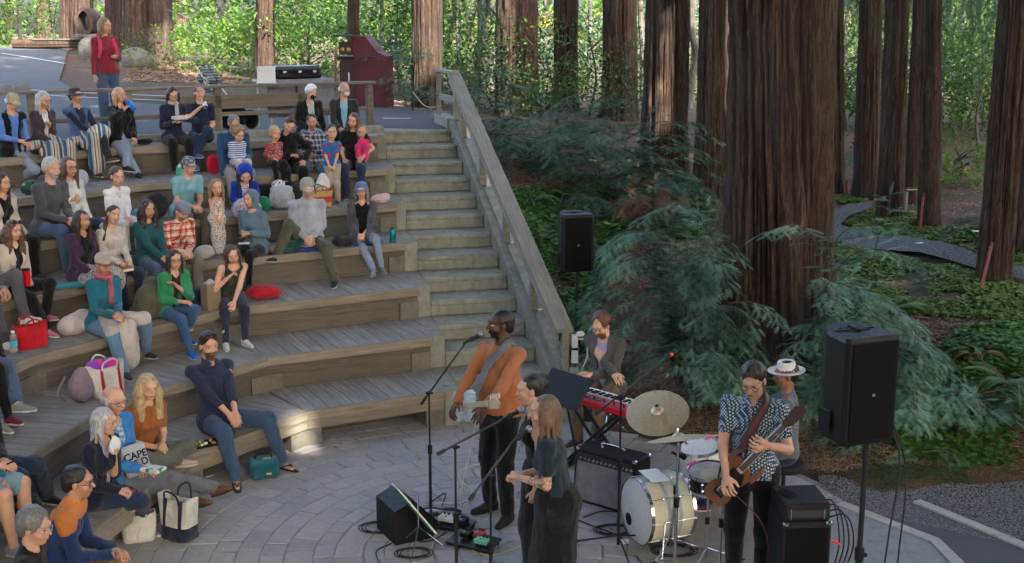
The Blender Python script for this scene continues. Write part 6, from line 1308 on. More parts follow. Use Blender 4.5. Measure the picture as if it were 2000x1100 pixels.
bk2 = person('woman singer with long ombre hair in a dark teal top and black skirt, tattooed arm', A(.33,8.36,0), 172, 1.70, pose='stand', fem=True, top=C_('darkteal', (.012,.025,.035)), topk='short', bot=blk, botk='skirt', hair='ombre', hs='vlong', head=(4,2,0), vox=.0085, hl=(-.03,.28,1.12), hr=(.1,.26,1.1), el_=(-.5,-.8,-1), curl=(1,1), tattoo=True, group='musicians on the paved stage')
kb_ = person('bearded keyboard player in a grey corduroy jacket over a lilac shirt', A(1.02,12.5,.44), 238, 1.8, pose='sit', drop=.44, lean=10, top=C_('corduroy', (.085,.078,.07)), topk='jacket', inner=C_('lilacshirt', (.33,.32,.5)), bot=C_('tanpants', (.15,.1,.06)), hair='auburn', hs='recede', beard=.9, glasses='metal', head=(-4,26,0), skin='fair', hl=(-.02,.4,.32), hr=(-.34,.42,.3), vox=.0095, curl=(.4,.4), group='musicians on the paved stage')
bs = person('bass player in a dark shirt with white dots looking down at his bass', A(1.82,8.8,0), 252, 1.86, pose='stand', lean=4, top=C_('dots', (.02,.06,.11), 'dots', (.45,.5,.52), s=.62), topk='short', collar=True, bot=C_('blacktrouser', (.004,.004,.005)), hair='dark', hs='poof', beard=.15, glasses='dark', head=(-8,24,0), wide=1.05, skin='light', hl=(-.13,.36,1.24), hr=(.14,.32,.98), el_=(-.6,-.3,-1), er_=(.5,-.5,-.8), curl=(1,.8), vox=.0085, group='musicians on the paved stage', hands_n=((.6,-.5,.2),None))
dr = person('drummer in a white straw hat and grey vest seated behind the bass player', A(2.42,10.35,.5), 165, 1.72, pose='sit', drop=.5, lean=0, top=C_('greysuit', (.09,.1,.11)), bot=navy, hair='black', hs='short', hat=('fedora', C_('straw', (.6,.58,.53)), C_('bandred', (.25,.04,.07), 'print', (.5,.5,.5), (.1,.1,.3), s=.4)), head=(25,4,0), skin='brown', hl=(-.2,.45,.25), hr=(.15,.5,.28), fl=(-.25,.75,-.42,10), fr=(.1,.7,-.42), shoe=(.1,.015,.025), sock=C_('bluesock', (.03,.06,.25)), group='musicians on the paved stage')
# ================================================================== INSTRUMENTS AND STAGE GEAR
m_blk = mat('black_plastic', (.006,.006,.007), .5, scale=80, spec=.25); m_blkm = mat('black_metal', (.02,.02,.022), .4, .3); m_chrome = mat('chrome', (.62,.63,.65), .18, 1, bump=.02); m_rub = mat('rubber', (.02,.02,.02), .8)
m_red = mat('keyboard_red', (.5,.012,.02), .35); m_whk = mat('ivory_key', (.7,.7,.66), .35); m_green = mat('pedal_green', (.12,.45,.28), .4); m_tolex = mat('tolex', (.008,.008,.009), .75, bump=.5, scale=300)
t = NT('grille_cloth'); co = t.coord(); w = t.n('TexWave'); t.link(co, w.inputs['Vector']); w.inputs['Scale'].default_value = 120; t.bump(w.outputs['Fac'], .2, .002); m_grill = t.fin(t.ramp(t.noise(co, 12, 4), [(.3, (.13,.135,.145)), (.7, (.2,.2,.215))]), .8)
m_meshg = mat('speaker_grille', (.003,.003,.0035), .7, scale=400, bump=.7, bd=.002, spec=.12)
def W3(px, py, z): return at(px, py, z)
def boomstand(base, top, b0, b1, lab, r=.011, tripod=True, spread=.3, group='microphone stands', cat='microphone stand', name='microphone_stand', basea=0, m=None):
    """base ground point, top world point, boom from b0 to b1 (world)"""
    m = m or m_blkm; base, top, b0, b1 = [A(*p) for p in (base, top, b0, b1)]; root = empty(name, base, 0, lab, cat, group)
    MB().tube([A(0,0,.04), (top-base)*.55], r*1.25, 10).tube([(top-base)*.55, top-base], r*.8, 10).build('pole', m, root, True)
    MB().tube([(top-base)*.53, (top-base)*.57+A(0,0,.03)], r*1.9, 10).build('collar', m_blk, root, True); MB().ball(top-base, .022, 10).tube([top-base-A(.03,0,0), top-base+A(.035,0,0)], .01, 8).build('clutch', m_blk, root, True)
    if b0 is not None: MB().tube([b0-base, b1-base], r*.75, 9).tube([b0-base, b0-base+(b1-b0)*.12], r*1.3, 10).build('boom', m, root, True)
    if tripod:
        for k in range(3):
            a = basea+k*2.094; q = A(math.cos(a)*spread, math.sin(a)*spread, .015); l = MB().tube([A(0,0,.12), q], r*.75, 8).build('leg', m, root, True); MB().ball(q, (.02,.02,.014), 8).build('rubber_foot', m_rub, l, True)
    else: MB().lathe([(0,.0),(.13,.0),(.13,.012),(.04,.022),(.015,.06),(0,.06)], n=28).build('round_base', m, root, True)
    return root
def mic(tip, back, lab, L=.19, m=None, ball=None, br=.026):
    """tip = head of the microphone, back = point towards the cable"""
    tip, back = A(*tip), A(*back); d = unit(tip-back); root = empty('microphone', tip, 0, lab, 'microphone', 'vocal microphones')
    MB().lathe([(.008,-L),(.0115,-L+.01),(.014,-L*.4),(.019,-.045),(.021,-.04),(.021,-.034)], (0,0,0), d, 14).build('handle', m_blk, root, True)
    MB().ball(-d*.012, (br,br,br), 14).build('grille_ball', ball or mat('mic_mesh', (.25,.26,.27), .35, .9, scale=400, bump=.6), root, True); MB().tube([-d*(L*.62), -d*(L*.45)], .021, 12).build('clip', m_rub, root, True)
    return root
def cable(P, lab, m=None, r=.0045, name='cable', cat='cable', group=None):
    P = [A(*p) for p in P]; o = P[0]; C = curve_pts([p-o for p in P], 8); ob = MB().tube(C, r, 6).build(name, m or m_rub, None, True, lab, cat, group, loc=o); return ob
def coil(c, r, n, lab, m=None, sq=.7):
    rg = random.Random(int(c[0]*100)); P = []
    for i in range(n*10): a = i*.63; rr = r*(1+.16*math.sin(a*.37+1)+.08*rg.random()); P.append(A(c[0]+rr*math.cos(a)+.03*math.sin(a*.11), c[1]+rr*sq*math.sin(a), c[2]+.007+.0025*(i/10)+.006*rg.random()))
    return cable(P, lab, m, .0045, 'coiled_cable', 'cable coil', 'coiled cables on the paving')
# --- vocal microphones
MT = sg['W'](sg['HC']+sg['RH']@A(0, .16, -.075)); tip1 = MT; d1 = unit(A(-.85,-.2,-.42)); p1 = aty(838, 768, MT[1]-.05); p1b = A(p1[0], p1[1], 0)
bt = tip1+d1*.16; b0 = p1+(p1-bt)*.22
boomstand(p1b, p1, b0, bt, 'tall black microphone stand whose boom reaches up to the singer in orange', basea=.6); mic(tip1, tip1+d1*.2, 'silver headed microphone right at the mouth of the singer in orange')
y2 = 8.55; p2 = aty(889, 873, y2); t2 = aty(1020, 800, y2+.1); e2 = aty(984, 818, y2+.1); boomstand(A(p2[0], p2[1], 0), p2, aty(853, 888, y2-.05), e2, 'middle microphone stand with a nearly level boom in front of the two women', basea=.2); mic(t2, e2+(e2-t2)*.6, 'microphone in front of the dark haired woman singer')
y3 = 8.05; p3 = aty(958, 928, y3); t3 = aty(1036, 836, y3+.15); e3 = aty(1000, 866, y3+.1); boomstand(A(p3[0], p3[1], 0), p3, aty(916, 977, y3-.1), e3, 'nearest microphone stand with a steep boom in front of the long haired woman', basea=.9); mic(t3, e3+(e3-t3)*.6, 'lowest of the vocal microphones, pointing at the long haired woman')
y4 = 9.6; p4 = aty(1213, 775, y4); boomstand(A(p4[0], p4[1], 0), p4, aty(1165, 808, y4-.1), aty(1305, 697, y4+.3), 'long boom stand beside the amplifier reaching over the drums', spread=.36, basea=2.8); mic(aty(1314, 691, y4+.32), aty(1302, 700, y4+.3), 'small microphone with an orange tip high above the drum kit', .1, br=.016, ball=mat('orange_tip', (.8,.09,.03), .5))
# --- black music stand
mp = aty(1102, 760, 10.9); root = empty('music_stand', (mp[0]+.12, 10.95, 0), 0, 'black sheet music stand with a solid desk in front of the keyboard', 'music stand'); o = A(mp[0]+.12, 10.95, 0)
R_ = frame(x=A(.62,-.42,-.13), z=A(-.45,-.55,.68)); desk = MB(); desk.box((0,0,0), (.5,.34,.006)); desk.box((0,-.17,.02), (.5,.008,.045)); desk.V = [v@R_[:3,:3].T+(mp-o) for v in desk.V]; desk.build('desk', m_blkm, root); mb = MB(); mb.tube([mp-o-A(0,0,.02), A(0,0,.35)], .011, 9); mb.build('pole', m_blkm, root, True)
for k in range(3): a = k*2.1+.4; MB().tube([A(0,0,.35), A(.26*math.cos(a), .26*math.sin(a), .012)], .008, 7).build('leg', m_blkm, root, True)
# --- thin wire music stand with a book, seen edge on
q = W3(818, 1072, 0); root = empty('music_stand', q, 0, 'thin wire music stand holding a green edged song book beside the floor monitor', 'music stand')
MB().tube([A(0,0,.2), A(0,0,.5)], .007, 8).build('pole', m_chrome, root, True)
for k in range(3): a = k*2.1+.3; MB().tube([A(0,0,.2), A(.2*math.cos(a), .2*math.sin(a), .01)], .005, 6).build('leg', m_chrome, root, True)
bp = empty('song_book', aty(808, 993, q[1]), 0, 'open song book with a green cover seen edge on', 'book'); lv = A(.62,0,-.78); Rb = frame(x=lv, z=np.cross(lv, A(-.2,.93,-.30))); mb = MB().box((0,0,0), (.5,.3,.012)); mb.V[0] = mb.V[0]@Rb[:3,:3].T; mb.build('pages', mat('paper', (.62,.64,.6), .8), bp); mb = MB().box((0,0,-.01), (.52,.32,.005)); mb.V[0] = mb.V[0]@Rb[:3,:3].T; mb.build('cover', mat('bookgreen', (.03,.2,.1), .5), bp)
# --- floor monitor wedge
q = W3(796, 1040, 0); root = empty('floor_monitor', q, math.radians(28), 'black wedge shaped floor monitor with a red badge, facing the singer', 'monitor speaker'); mb = MB()
PR = [(-.2,0),(.14,0),(.21,.11),(-.04,.37),(-.2,.30)]; n = len(PR); V = [(x, -.21, z) for x, z in PR]+[(x, .21, z) for x, z in PR]; mb.add(V, [tuple(range(n)), tuple(range(n, 2*n))[::-1]]+[(i, i+n, (i+1) % n+n, (i+1) % n) for i in range(n)]); cb_ = mb.build('cabinet', m_blk, root)
gd = unit(A(-.25,0,.26)); gn = unit(A(.26,0,.25)); Rg = frame(x=A(0,1,0), z=gn, o=A(.085,0,.24)+gn*.006); g_ = MB().box((0,0,0), (.38,.33,.012), bev=.004); g_.V[0] = g_.V[0]@Rg[:3,:3].T+Rg[:3,3]; g_.build('grille', m_meshg, root)
g_ = MB().box((0,.1,.008), (.13,.04,.005)); g_.V[0] = g_.V[0]@Rg[:3,:3].T+Rg[:3,3]; g_.build('badge', mat('badge_red', (.6,.01,.02), .4), root)
# --- speakers on poles
def pa(base, h, yaw, lab, w=.4, dp=.36, H=.7, m0=None, tri=.45, lab2='', hz=0):
    base = A(*base); st = empty('speaker_stand', base, 0, lab2, 'speaker stand', 'speakers on poles'); MB().tube([A(0,0,.1), A(0,0,h*.55)], .024, 14).tube([A(0,0,h*.5), A(0,0,h-.006)], .018, 14).build('pole', m_blkm, st, True)
    MB().tube([A(0,0,h*.5), A(0,0,h*.55)], .032, 12).tube([A(0,0,.16), A(0,0,.24)], .036, 12).ball((.04,0,h*.52), .016, 8).build('collar', m_blk, st, True)
    for k in range(3): a = k*2.094+1.2; e = A(tri*math.cos(a), tri*math.sin(a), .02); l = MB().tube([A(0,0,.5*tri/.45), e*A(.55,.55,1)+A(0,0,.12), e], .012, 8).build('leg', m_blkm, st, True); MB().ball(e, .022, 8).build('rubber_foot', m_rub, l, True)
    root = empty('loudspeaker', base+A(0,0,h), math.radians(yaw), lab, 'loudspeaker', 'speakers on poles'); b = .03
    poly = [(-w/2,0),(-w/2+.02,-.03),(w/2-.02,-.03),(w/2,0),(w/2-.03,dp*.62),(w/2-.11,dp),(-w/2+.11,dp),(-w/2+.03,dp*.62)]; mb = MB()
    tap = .965; n = len(poly); L = []
    for z, k in ((0,.94),(.03,1),(H-.03,1),(H,.94)): L += [(x*k, (y-dp/2)*k+dp/2, z) for x, y in poly]
    mb.add(L, [tuple(range(n))[::-1], tuple(range(3*n, 4*n))]+[(j*n+i, j*n+(i+1) % n, (j+1)*n+(i+1) % n, (j+1)*n+i) for j in range(3) for i in range(n)]); mb.build('cabinet', m_blk, root)
    MB().box((0,-.034,H*.5), (w-.07,.014,H-.07), bev=.006).build('grille', m_meshg, root); hd = MB().box((0,dp*.5,H+.002), (.17,.1,.006)).build('handle_recess', mat('recess', (.004,.004,.004), .9), root); MB().box((0,dp*.5,H+.012), (.03,.12,.018), bev=.005).box((0,dp*.5,H+.004), (w*.72,.025,.008), bev=.003).build('handle', m_blk, root)
    MB().lathe([(0,.0),(.011,.0),(.011,.004),(0,.005)], (0,-.042,H*.47), (0,-1,0), 14).build('badge', mat('badge_grey', (.2,.2,.2), .4), root, True)
    MB().box((-w/2-.002,dp*.45,.13), (.01,.12,.16), bev=.004).build('panel', m_blk, root); return root
pa(A(2.31, 7.62, 0), 1.63, 22, 'large black loudspeaker on a pole at the right edge of the stage', w=.42, dp=.38, H=.72, lab2='black pole and tripod carrying the large right hand loudspeaker')
_z = tz(.77, 14.2); pa(A(.77, 14.2, _z), 1.43-_z, 14, 'smaller black loudspeaker on a pole beside the stair foot', w=.4, dp=.36, H=.68, lab2='black pole and tripod carrying the smaller loudspeaker by the stairs', tri=.4)
cable([A(2.42,7.75,1.85), A(2.56,7.7,1.5), A(2.52,7.7,.9), A(2.46,7.6,.3), A(2.5,7.2,.01)], 'thin black cable hanging from the right of the large loudspeaker', r=.006); cable([A(2.44,7.8,1.9), A(2.62,7.74,1.4), A(2.6,7.7,.6), A(2.62,7.4,.01)], 'second black cable hanging at the far right of the large loudspeaker', r=.006)
cable([A(.93,14.2,1.65), A(1.0,14.15,1.35), A(.82,14.15,.9), A(.79,14.15,.3), A(.9,13.9,.15)], 'black cable running down the pole of the smaller loudspeaker', r=.007)
# --- keyboard on an X stand
kc = A(.80, 11.2, .80); kd = unit(A(.70, -.72, 0)); kn = A(kd[1], -kd[0], 0)*-1; KR = frame(x=kd, z=A(0,0,1)); KW, KD = 1.05, .3
root = empty('keyboard', kc, math.atan2(kd[1], kd[0]), 'bright red stage keyboard with white keys in front of the bearded player', 'keyboard')
MB().box((0,0,0), (KW,KD,.07), bev=.012).build('case', m_red, root); MB().box((0,-.0,.0365), (KW-.05,KD-.02,.004)).build('top_panel', mat('panel_red', (.4,.01,.015), .4), root)
kk = MB(); nk = 42; side = 1
for i in range(nk): kk.box((-KW/2+.06+(KW-.12)*(i+.5)/nk, side*.07, .043), ((KW-.12)/nk-.0016, .135, .014), bev=.002)
kk.build('white_keys', m_whk, root); kk = MB()
for i in range(nk):
    if i % 7 not in (2, 6): kk.box((-KW/2+.06+(KW-.12)*(i+1)/nk, side*.045, .056), (.011, .085, .014), bev=.002)
kk.build('black_keys', m_blk, root); kk = MB()
for i in range(46): kk.lathe([(.006,0),(.0055,.016),(0,.017)], (-KW/2+.08+(i % 23)*.04, -.06-.04*(i//23)*side, .038), n=8, m=(i*7) % 3)
kk.build('knobs', [m_blk, m_chrome, mat('knob_blue', (.1,.2,.4), .4)], root, True); MB().box((.06,-.085,.041), (.2,.06,.004)).build('display', mat('lcd', (.02,.03,.03), .2), root)
root = empty('keyboard_stand', kc*A(1,1,0), math.atan2(kd[1], kd[0]), 'black folding X shaped stand under the red keyboard', 'keyboard stand')
for q in (-.07, .07):
    MB().tube([A(-.42,q,.02), A(.34,q,.75)], .017, 10).build('strut', m_blkm, root, True); MB().tube([A(.42,q+.03,.02), A(-.34,q+.03,.75)], .017, 10).build('strut', m_blkm, root, True)
for x in (-.42, .42): MB().box((x,0,.02), (.045,.46,.035), bev=.01).build('foot', m_blkm, root)
for x in (-.34, .34): MB().box((x,0,.752), (.035,.34,.025), bev=.006).build('support', m_rub, root)
MB().lathe([(.03,-.1),(.03,.1)], (0,0,.39), (0,1,0), 14, cap=True).build('hinge', m_blk, root, True)
# stool under the keyboard player
def stool(p, h, lab, r=.19, m=None):
    root = empty('stool', p, 0, lab, 'stool', 'stools of the musicians'); MB().lathe([(0,h-.06),(r*.96,h-.06),(r,h-.04),(r,h-.015),(r*.94,h-.002),(0,h)], n=26).build('seat', m or m_tolex, root, True); MB().tube([A(0,0,.2), A(0,0,h-.06)], .02, 10).build('column', m_blkm, root, True)
    for k in range(3): a = k*2.094+.3; MB().tube([A(0,0,.25), A(.22*math.cos(a), .22*math.sin(a), .015)], .012, 8).build('leg', m_chrome, root, True)
stool(A(1.02,12.5,0), .43, 'black round stool under the keyboard player'); stool(A(2.42,10.35,0), .49, 'black drum throne under the man in the white hat')
# --- combo amplifier
q = W3(1196, 985, 0); rz = math.radians(-38); root = empty('guitar_amplifier', q, rz, 'large black combo amplifier with a silver grey grille beside the bass drum', 'amplifier'); w_, d_, h_ = .64, .27, .52
MB().box((0,0,h_/2), (w_,d_,h_), bev=.016).build('cabinet', m_tolex, root); MB().box((0,-d_/2-.004,h_*.42), (w_-.05,.014,h_*.72), bev=.004).build('grille', m_grill, root)
MB().box((0,-d_/2-.003,h_-.085), (w_-.05,.012,.09), bev=.003).build('control_panel', mat('panel_dark', (.03,.03,.035), .4), root); kk = MB()
for i in range(13): kk.lathe([(.012,0),(.011,.018),(0,.019)], (-w_/2+.07+i*.045, -d_/2-.009, h_-.085), (0,-1,0), 12)
kk.build('knobs', mat('knob_silver', (.45,.45,.46), .3, .8), root, True); MB().tube(curve_pts([A(-.12,0,h_), A(-.11,0,h_+.035), A(.11,0,h_+.035), A(.12,0,h_)], 4), .011, 8).build('handle', m_chrome, root, True)
for x in (-1, 1):
    for y in (-1, 1): MB().box((x*(w_/2-.018), y*(d_/2-.018), h_-.014), (.044,.044,.034), bev=.01).build('corner_cap', m_chrome, root)
mic(W3(1152,905,.33)+A(0,0,0), W3(1118,900,.36), 'black microphone hanging against the grille of the combo amplifier', .13, ball=m_blk)
# --- bass stack
q = A(2.08, 8.35, 0); root = empty('bass_cabinet', q, math.radians(4), 'tall narrow black bass cabinet standing on the paving right of the bass player', 'speaker cabinet'); MB().box((0,.0,.43), (.35,.4,.84), bev=.014).build('cabinet', m_tolex, root)
MB().box((0,-.2,.42), (.31,.012,.78), bev=.004).build('grille', m_meshg, root)
for x in (-1, 1): MB().box((x*.155,-.185,.838), (.045,.045,.035), bev=.01).build('corner_cap', m_chrome, root)
kk = MB()
for x in (-1, 1):
    for y in (-1, 1): kk.lathe([(.018,0),(.018,.02)], (x*.14, y*.16, -.004), n=10)
kk.build('feet', m_rub, root, True)
root = empty('bass_amplifier', q+A(0,.0,.852), math.radians(4), 'black amplifier head sitting on top of the bass cabinet', 'amplifier'); MB().box((0,0,.068), (.33,.36,.13), bev=.008).build('case', m_tolex, root); MB().box((0,-.185,.06), (.28,.01,.055)).build('front_panel', mat('panel_dark'), root)
for x in (-.12,.12): MB().tube([A(x,-.19,.02), A(x,-.19,.1)], .005, 6).build('rack_handle', m_chrome, root, True)
root = empty('phone', q+A(-.1,.0,.986), .5, 'black phone lying on the bass amplifier', 'phone'); MB().box((0,0,.006), (.08,.15,.01), bev=.003).build('case', m_blk, root); MB().box((0,0,.0125), (.07,.135,.002)).build('screen', mat('screen_off', (.01,.012,.015), .12), root)
for i, (dx, c) in enumerate([(.2,'red'),(.24,'black'),(.28,'black'),(.33,'black')]):
    cable([q+A(.16,.0,.94-.05*i), q+A(.24+.03*i,-.02,.92-.03*i), q+A(.3+.035*i,-.0,.6), q+A(.24+.03*i,-.02,.25), q+A(.28+.04*i,-.3,.012)], '%s cable looping down from the back of the bass stack' % ['short red ended','thick black','long curved black','outermost black'][i], m_rub, .006)
cable([q+A(.17,-.05,.94), q+A(.2,-.06,.945)], 'red plug at the side of the bass amplifier', mat('badge_red'), .009); cable([q+A(.17,-.1,.66), q+A(.24,-.08,.66), q+A(.29,-.06,.62)], 'red jack lead sticking out of the bass cabinet', mat('badge_red'), .009)
# --- drums
m_shell = mat('cream_shell', (.55,.5,.36), .35); m_head = mat('drum_head', (.62,.62,.6), .5); m_clear = mat('drum_stripe', (.3,.36,.34), .3); m_snare = mat('snare_shell', (.02,.02,.025), .3, .4); m_brass = mat('cymbal_brass', (.5,.4,.25), .5, .7, scale=40, var=.15); m_pinkt = mat('pink_tape', (.8,.08,.3), .6)
def drum(name, c, ax, r, dep, shell, lab, hoops=m_chrome, lugs=8, headm=None, legs=None, stripe=False, front=True, cat='drum'):
    """c centre of the struck side; ax points out of it"""
    c, ax = A(*c), unit(ax); root = empty(name, c, 0, lab, cat, 'drums of the kit'); u = unit(np.cross(ax, A(0,0,1) if abs(ax[2]) < .9 else A(1,0,0))); v_ = np.cross(ax, u)
    MB().lathe([(r,0),(r,-dep)], (0,0,0), ax, 44).build('shell', shell, root, True); MB().lathe([(0,.003),(r*.97,.003),(r*1.0,-.002)], (0,0,0), ax, 44).build('batter_head', headm or m_head, root, True); MB().lathe([(r,-dep+.002),(r*.97,-dep-.003),(0,-dep-.003)], (0,0,0), ax, 44).build('bottom_head', m_head, root, True)
    for h in (0, -dep): MB().lathe([(r*1.005,h+.012),(r*1.035,h+.014),(r*1.035,h-.016),(r*1.005,h-.016)], (0,0,0), ax, 44).build('hoop', hoops, root, True)
    kk = MB()
    for k in range(lugs): a = 2*math.pi*k/lugs+.3; d = u*math.cos(a)+v_*math.sin(a); kk.tube([d*r*1.03+ax*.01, d*r*1.03-ax*(dep+.01)], .004, 6); kk.ball(d*r*1.01-ax*dep*.3, (.014,.014,.014), 8); kk.ball(d*r*1.01-ax*dep*.7, (.014,.014,.014), 8)
    kk.build('lugs', m_chrome, root, True)
    if stripe:
        kk = MB()
        for h in (.36, .62): kk.lathe([(r*1.003,-dep*h),(r*1.003,-dep*(h+.09))], (0,0,0), ax, 44)
        kk.build('stripe', m_clear, root, True)
    if legs:
        for k in range(3): a = k*2.094+.5; d = u*math.cos(a)+v_*math.sin(a); MB().tube([d*r*1.04-ax*dep*.3, d*(r*1.04)-A(0,0,c[2]-.02)+d*.05], .007, 7).build('leg', m_chrome, root, True)
    return root
bd = drum('bass_drum', (1.05, 9.72, .285), (-.92,-.39,0), .28, .40, m_shell, 'cream bass drum with pale green stripes lying on its side', stripe=True, lugs=9)
ca = unit(A(-.92,-.39,0)); MB().lathe([(.0,.005),(.055,.005)], ca*.0+A(.0,.0,0)+np.cross(ca, A(0,0,1))*.13+A(0,0,-.12), ca, 20).build('port_hole', mat('dark_hole', (.004,.004,.004), .9), bd); 
for q in (-1, 1): MB().tube([-ca*.12+np.cross(ca, A(0,0,1))*q*.27, -ca*.02+np.cross(ca, A(0,0,1))*q*.4-A(0,0,.27)], .008, 7).build('spur', m_chrome, bd, True)
drum('tom_drum', aty(1364, 872, 10.25), (-.1,-.12,1), .185, .26, mat('tom_white', (.55,.55,.52), .4), 'white drum with a pink tape patch behind the bass drum', legs=True)
drum('snare_drum', aty(1385, 920, 9.35), (-.08,-.1,1), .17, .14, m_snare, 'small black snare drum with a worn head next to the bass guitar', headm=mat('worn_head', (.33,.3,.27), .6, var=.4, scale=8))
sn = aty(1385, 920, 9.35); boomstand(A(sn[0], sn[1], 0), sn-A(0,0,.16), sn-A(.1,0,.17), sn+A(.1,0,-.17), 'chrome tripod stand under the snare drum', .01, cat='drum stand', name='snare_stand', m=m_chrome, group='chrome drum stands')
for px, py, y, nm in ((1385, 858, 10.25, 'pink tape strip stuck on the white drum head'), (1352, 908, 9.35, 'pink tape patch on the edge of the snare drum')):
    c = aty(px, py, y); MB().box((0,0,0), (.1,.035,.002), rz=.5, R=frame(x=A(1,0,.1), z=A(-.1,-.12,1))[:3,:3]).build('tape_strip', m_pinkt, None, False, nm, 'tape', loc=c+A(0,0,.012))
def cymbal(c, r, ax, lab, m=None):
    c = A(*c); root = empty('cymbal', c, 0, lab, 'cymbal', 'cymbals of the kit'); MB().lathe([(.004,.028),(r*.1,.026),(r*.17,.014),(r*.2,.006),(r*.6,-.004),(r,-.02),(r*.99,-.023),(r*.6,-.007),(r*.2,.003),(.004,.02)], (0,0,0), ax, 56).build('plate', m or m_brass, root, True)
    MB().tube([A(0,0,0)+unit(ax)*.02, unit(ax)*.06], .009, 8).lathe([(0,.06),(.016,.06),(.016,.045),(0,.045)], (0,0,0), ax, 12).build('wing_nut', m_chrome, root, True)
c1 = aty(1284, 803, 9.3); cymbal(c1, .25, (-.16,-.46,.88), 'big round ride cymbal tilted toward the audience above the bass drum')
boomstand(A(c1[0]+.16, 9.55, 0), aty(1330, 862, 9.45), aty(1330, 862, 9.45)-A(-.05,0,.02), c1, 'chrome stand carrying the tilted ride cymbal', .0105, cat='cymbal stand', name='cymbal_stand', m=m_chrome, group='chrome drum stands', spread=.3)
c2 = aty(1325, 852, 8.95); cymbal(c2, .245, (-.12,.27,.95), 'thin crash cymbal seen almost edge on above the bass drum')
boomstand(A(c2[0], c2[1], 0), c2-A(0,0,.01), c2-A(0,0,.06), c2-A(0,0,.01), 'tall straight chrome stand in front of the bass drum', .012, cat='cymbal stand', name='cymbal_stand', m=m_chrome, group='chrome drum stands', spread=.36, basea=.5)
hh = aty(1412, 925, 8.9); cymbal(hh, .17, (0,-.05,1), 'upper small cymbal beside the bass guitar body'); 
boomstand(A(hh[0], hh[1], 0), hh, hh-A(0,0,.05), hh-A(0,0,.01), 'chrome pedal stand under the small cymbal near the bass player', .01, cat='cymbal stand', name='cymbal_stand', m=m_chrome, group='chrome drum stands', spread=.26, basea=1.1)
mic(aty(1338, 905, 9.3)+A(.0,0,.05), aty(1315, 885, 9.3), 'small black microphone clamped at the rim of the snare drum', .12, ball=m_blk)
hnd = dr['W'](dr['wl']); MB().tube([A(0,0,0), aty(1345, 850, 10.2)-hnd], .007, 8).ball(aty(1345, 850, 10.2)-hnd, .009, 8).build('drumstick', mat('stickwood', (.45,.3,.17), .5), None, True, 'wooden drumstick in the hand of the man in the white hat', 'drumstick', loc=hnd)
sh = MB(); sh.prism([(-.09,-.12),(.09,-.12),(.09,.12),(-.09,.12)], 0, .003); s_o = sh.build('paper_sheet', mat('paper'), None, False, 'white set list sheet lying on top of the bass drum', 'paper', loc=A(1.2,9.78,.578)); s_o.rotation_euler = (.1,.05,.4)
MB().box((0,0,.003), (.16,.1,.004)).build('paper_sheet', mat('paper'), None, False, 'white paper note on the paving below the bass drum', 'paper', loc=W3(1232,1060,.0)+A(0,0,.006))
m_rug = cloth('rug', (.2,.17,.13)); MB().prism([tuple(at(*q)[:2]) for q in ((1225,1085,0),(1450,1120,0),(1560,1010,0),(1470,950,0),(1235,1010,0))], 0, .012).build('rug', m_rug, None, False, 'tan rug under the drum kit', 'rug', loc=A(0,0,.004))
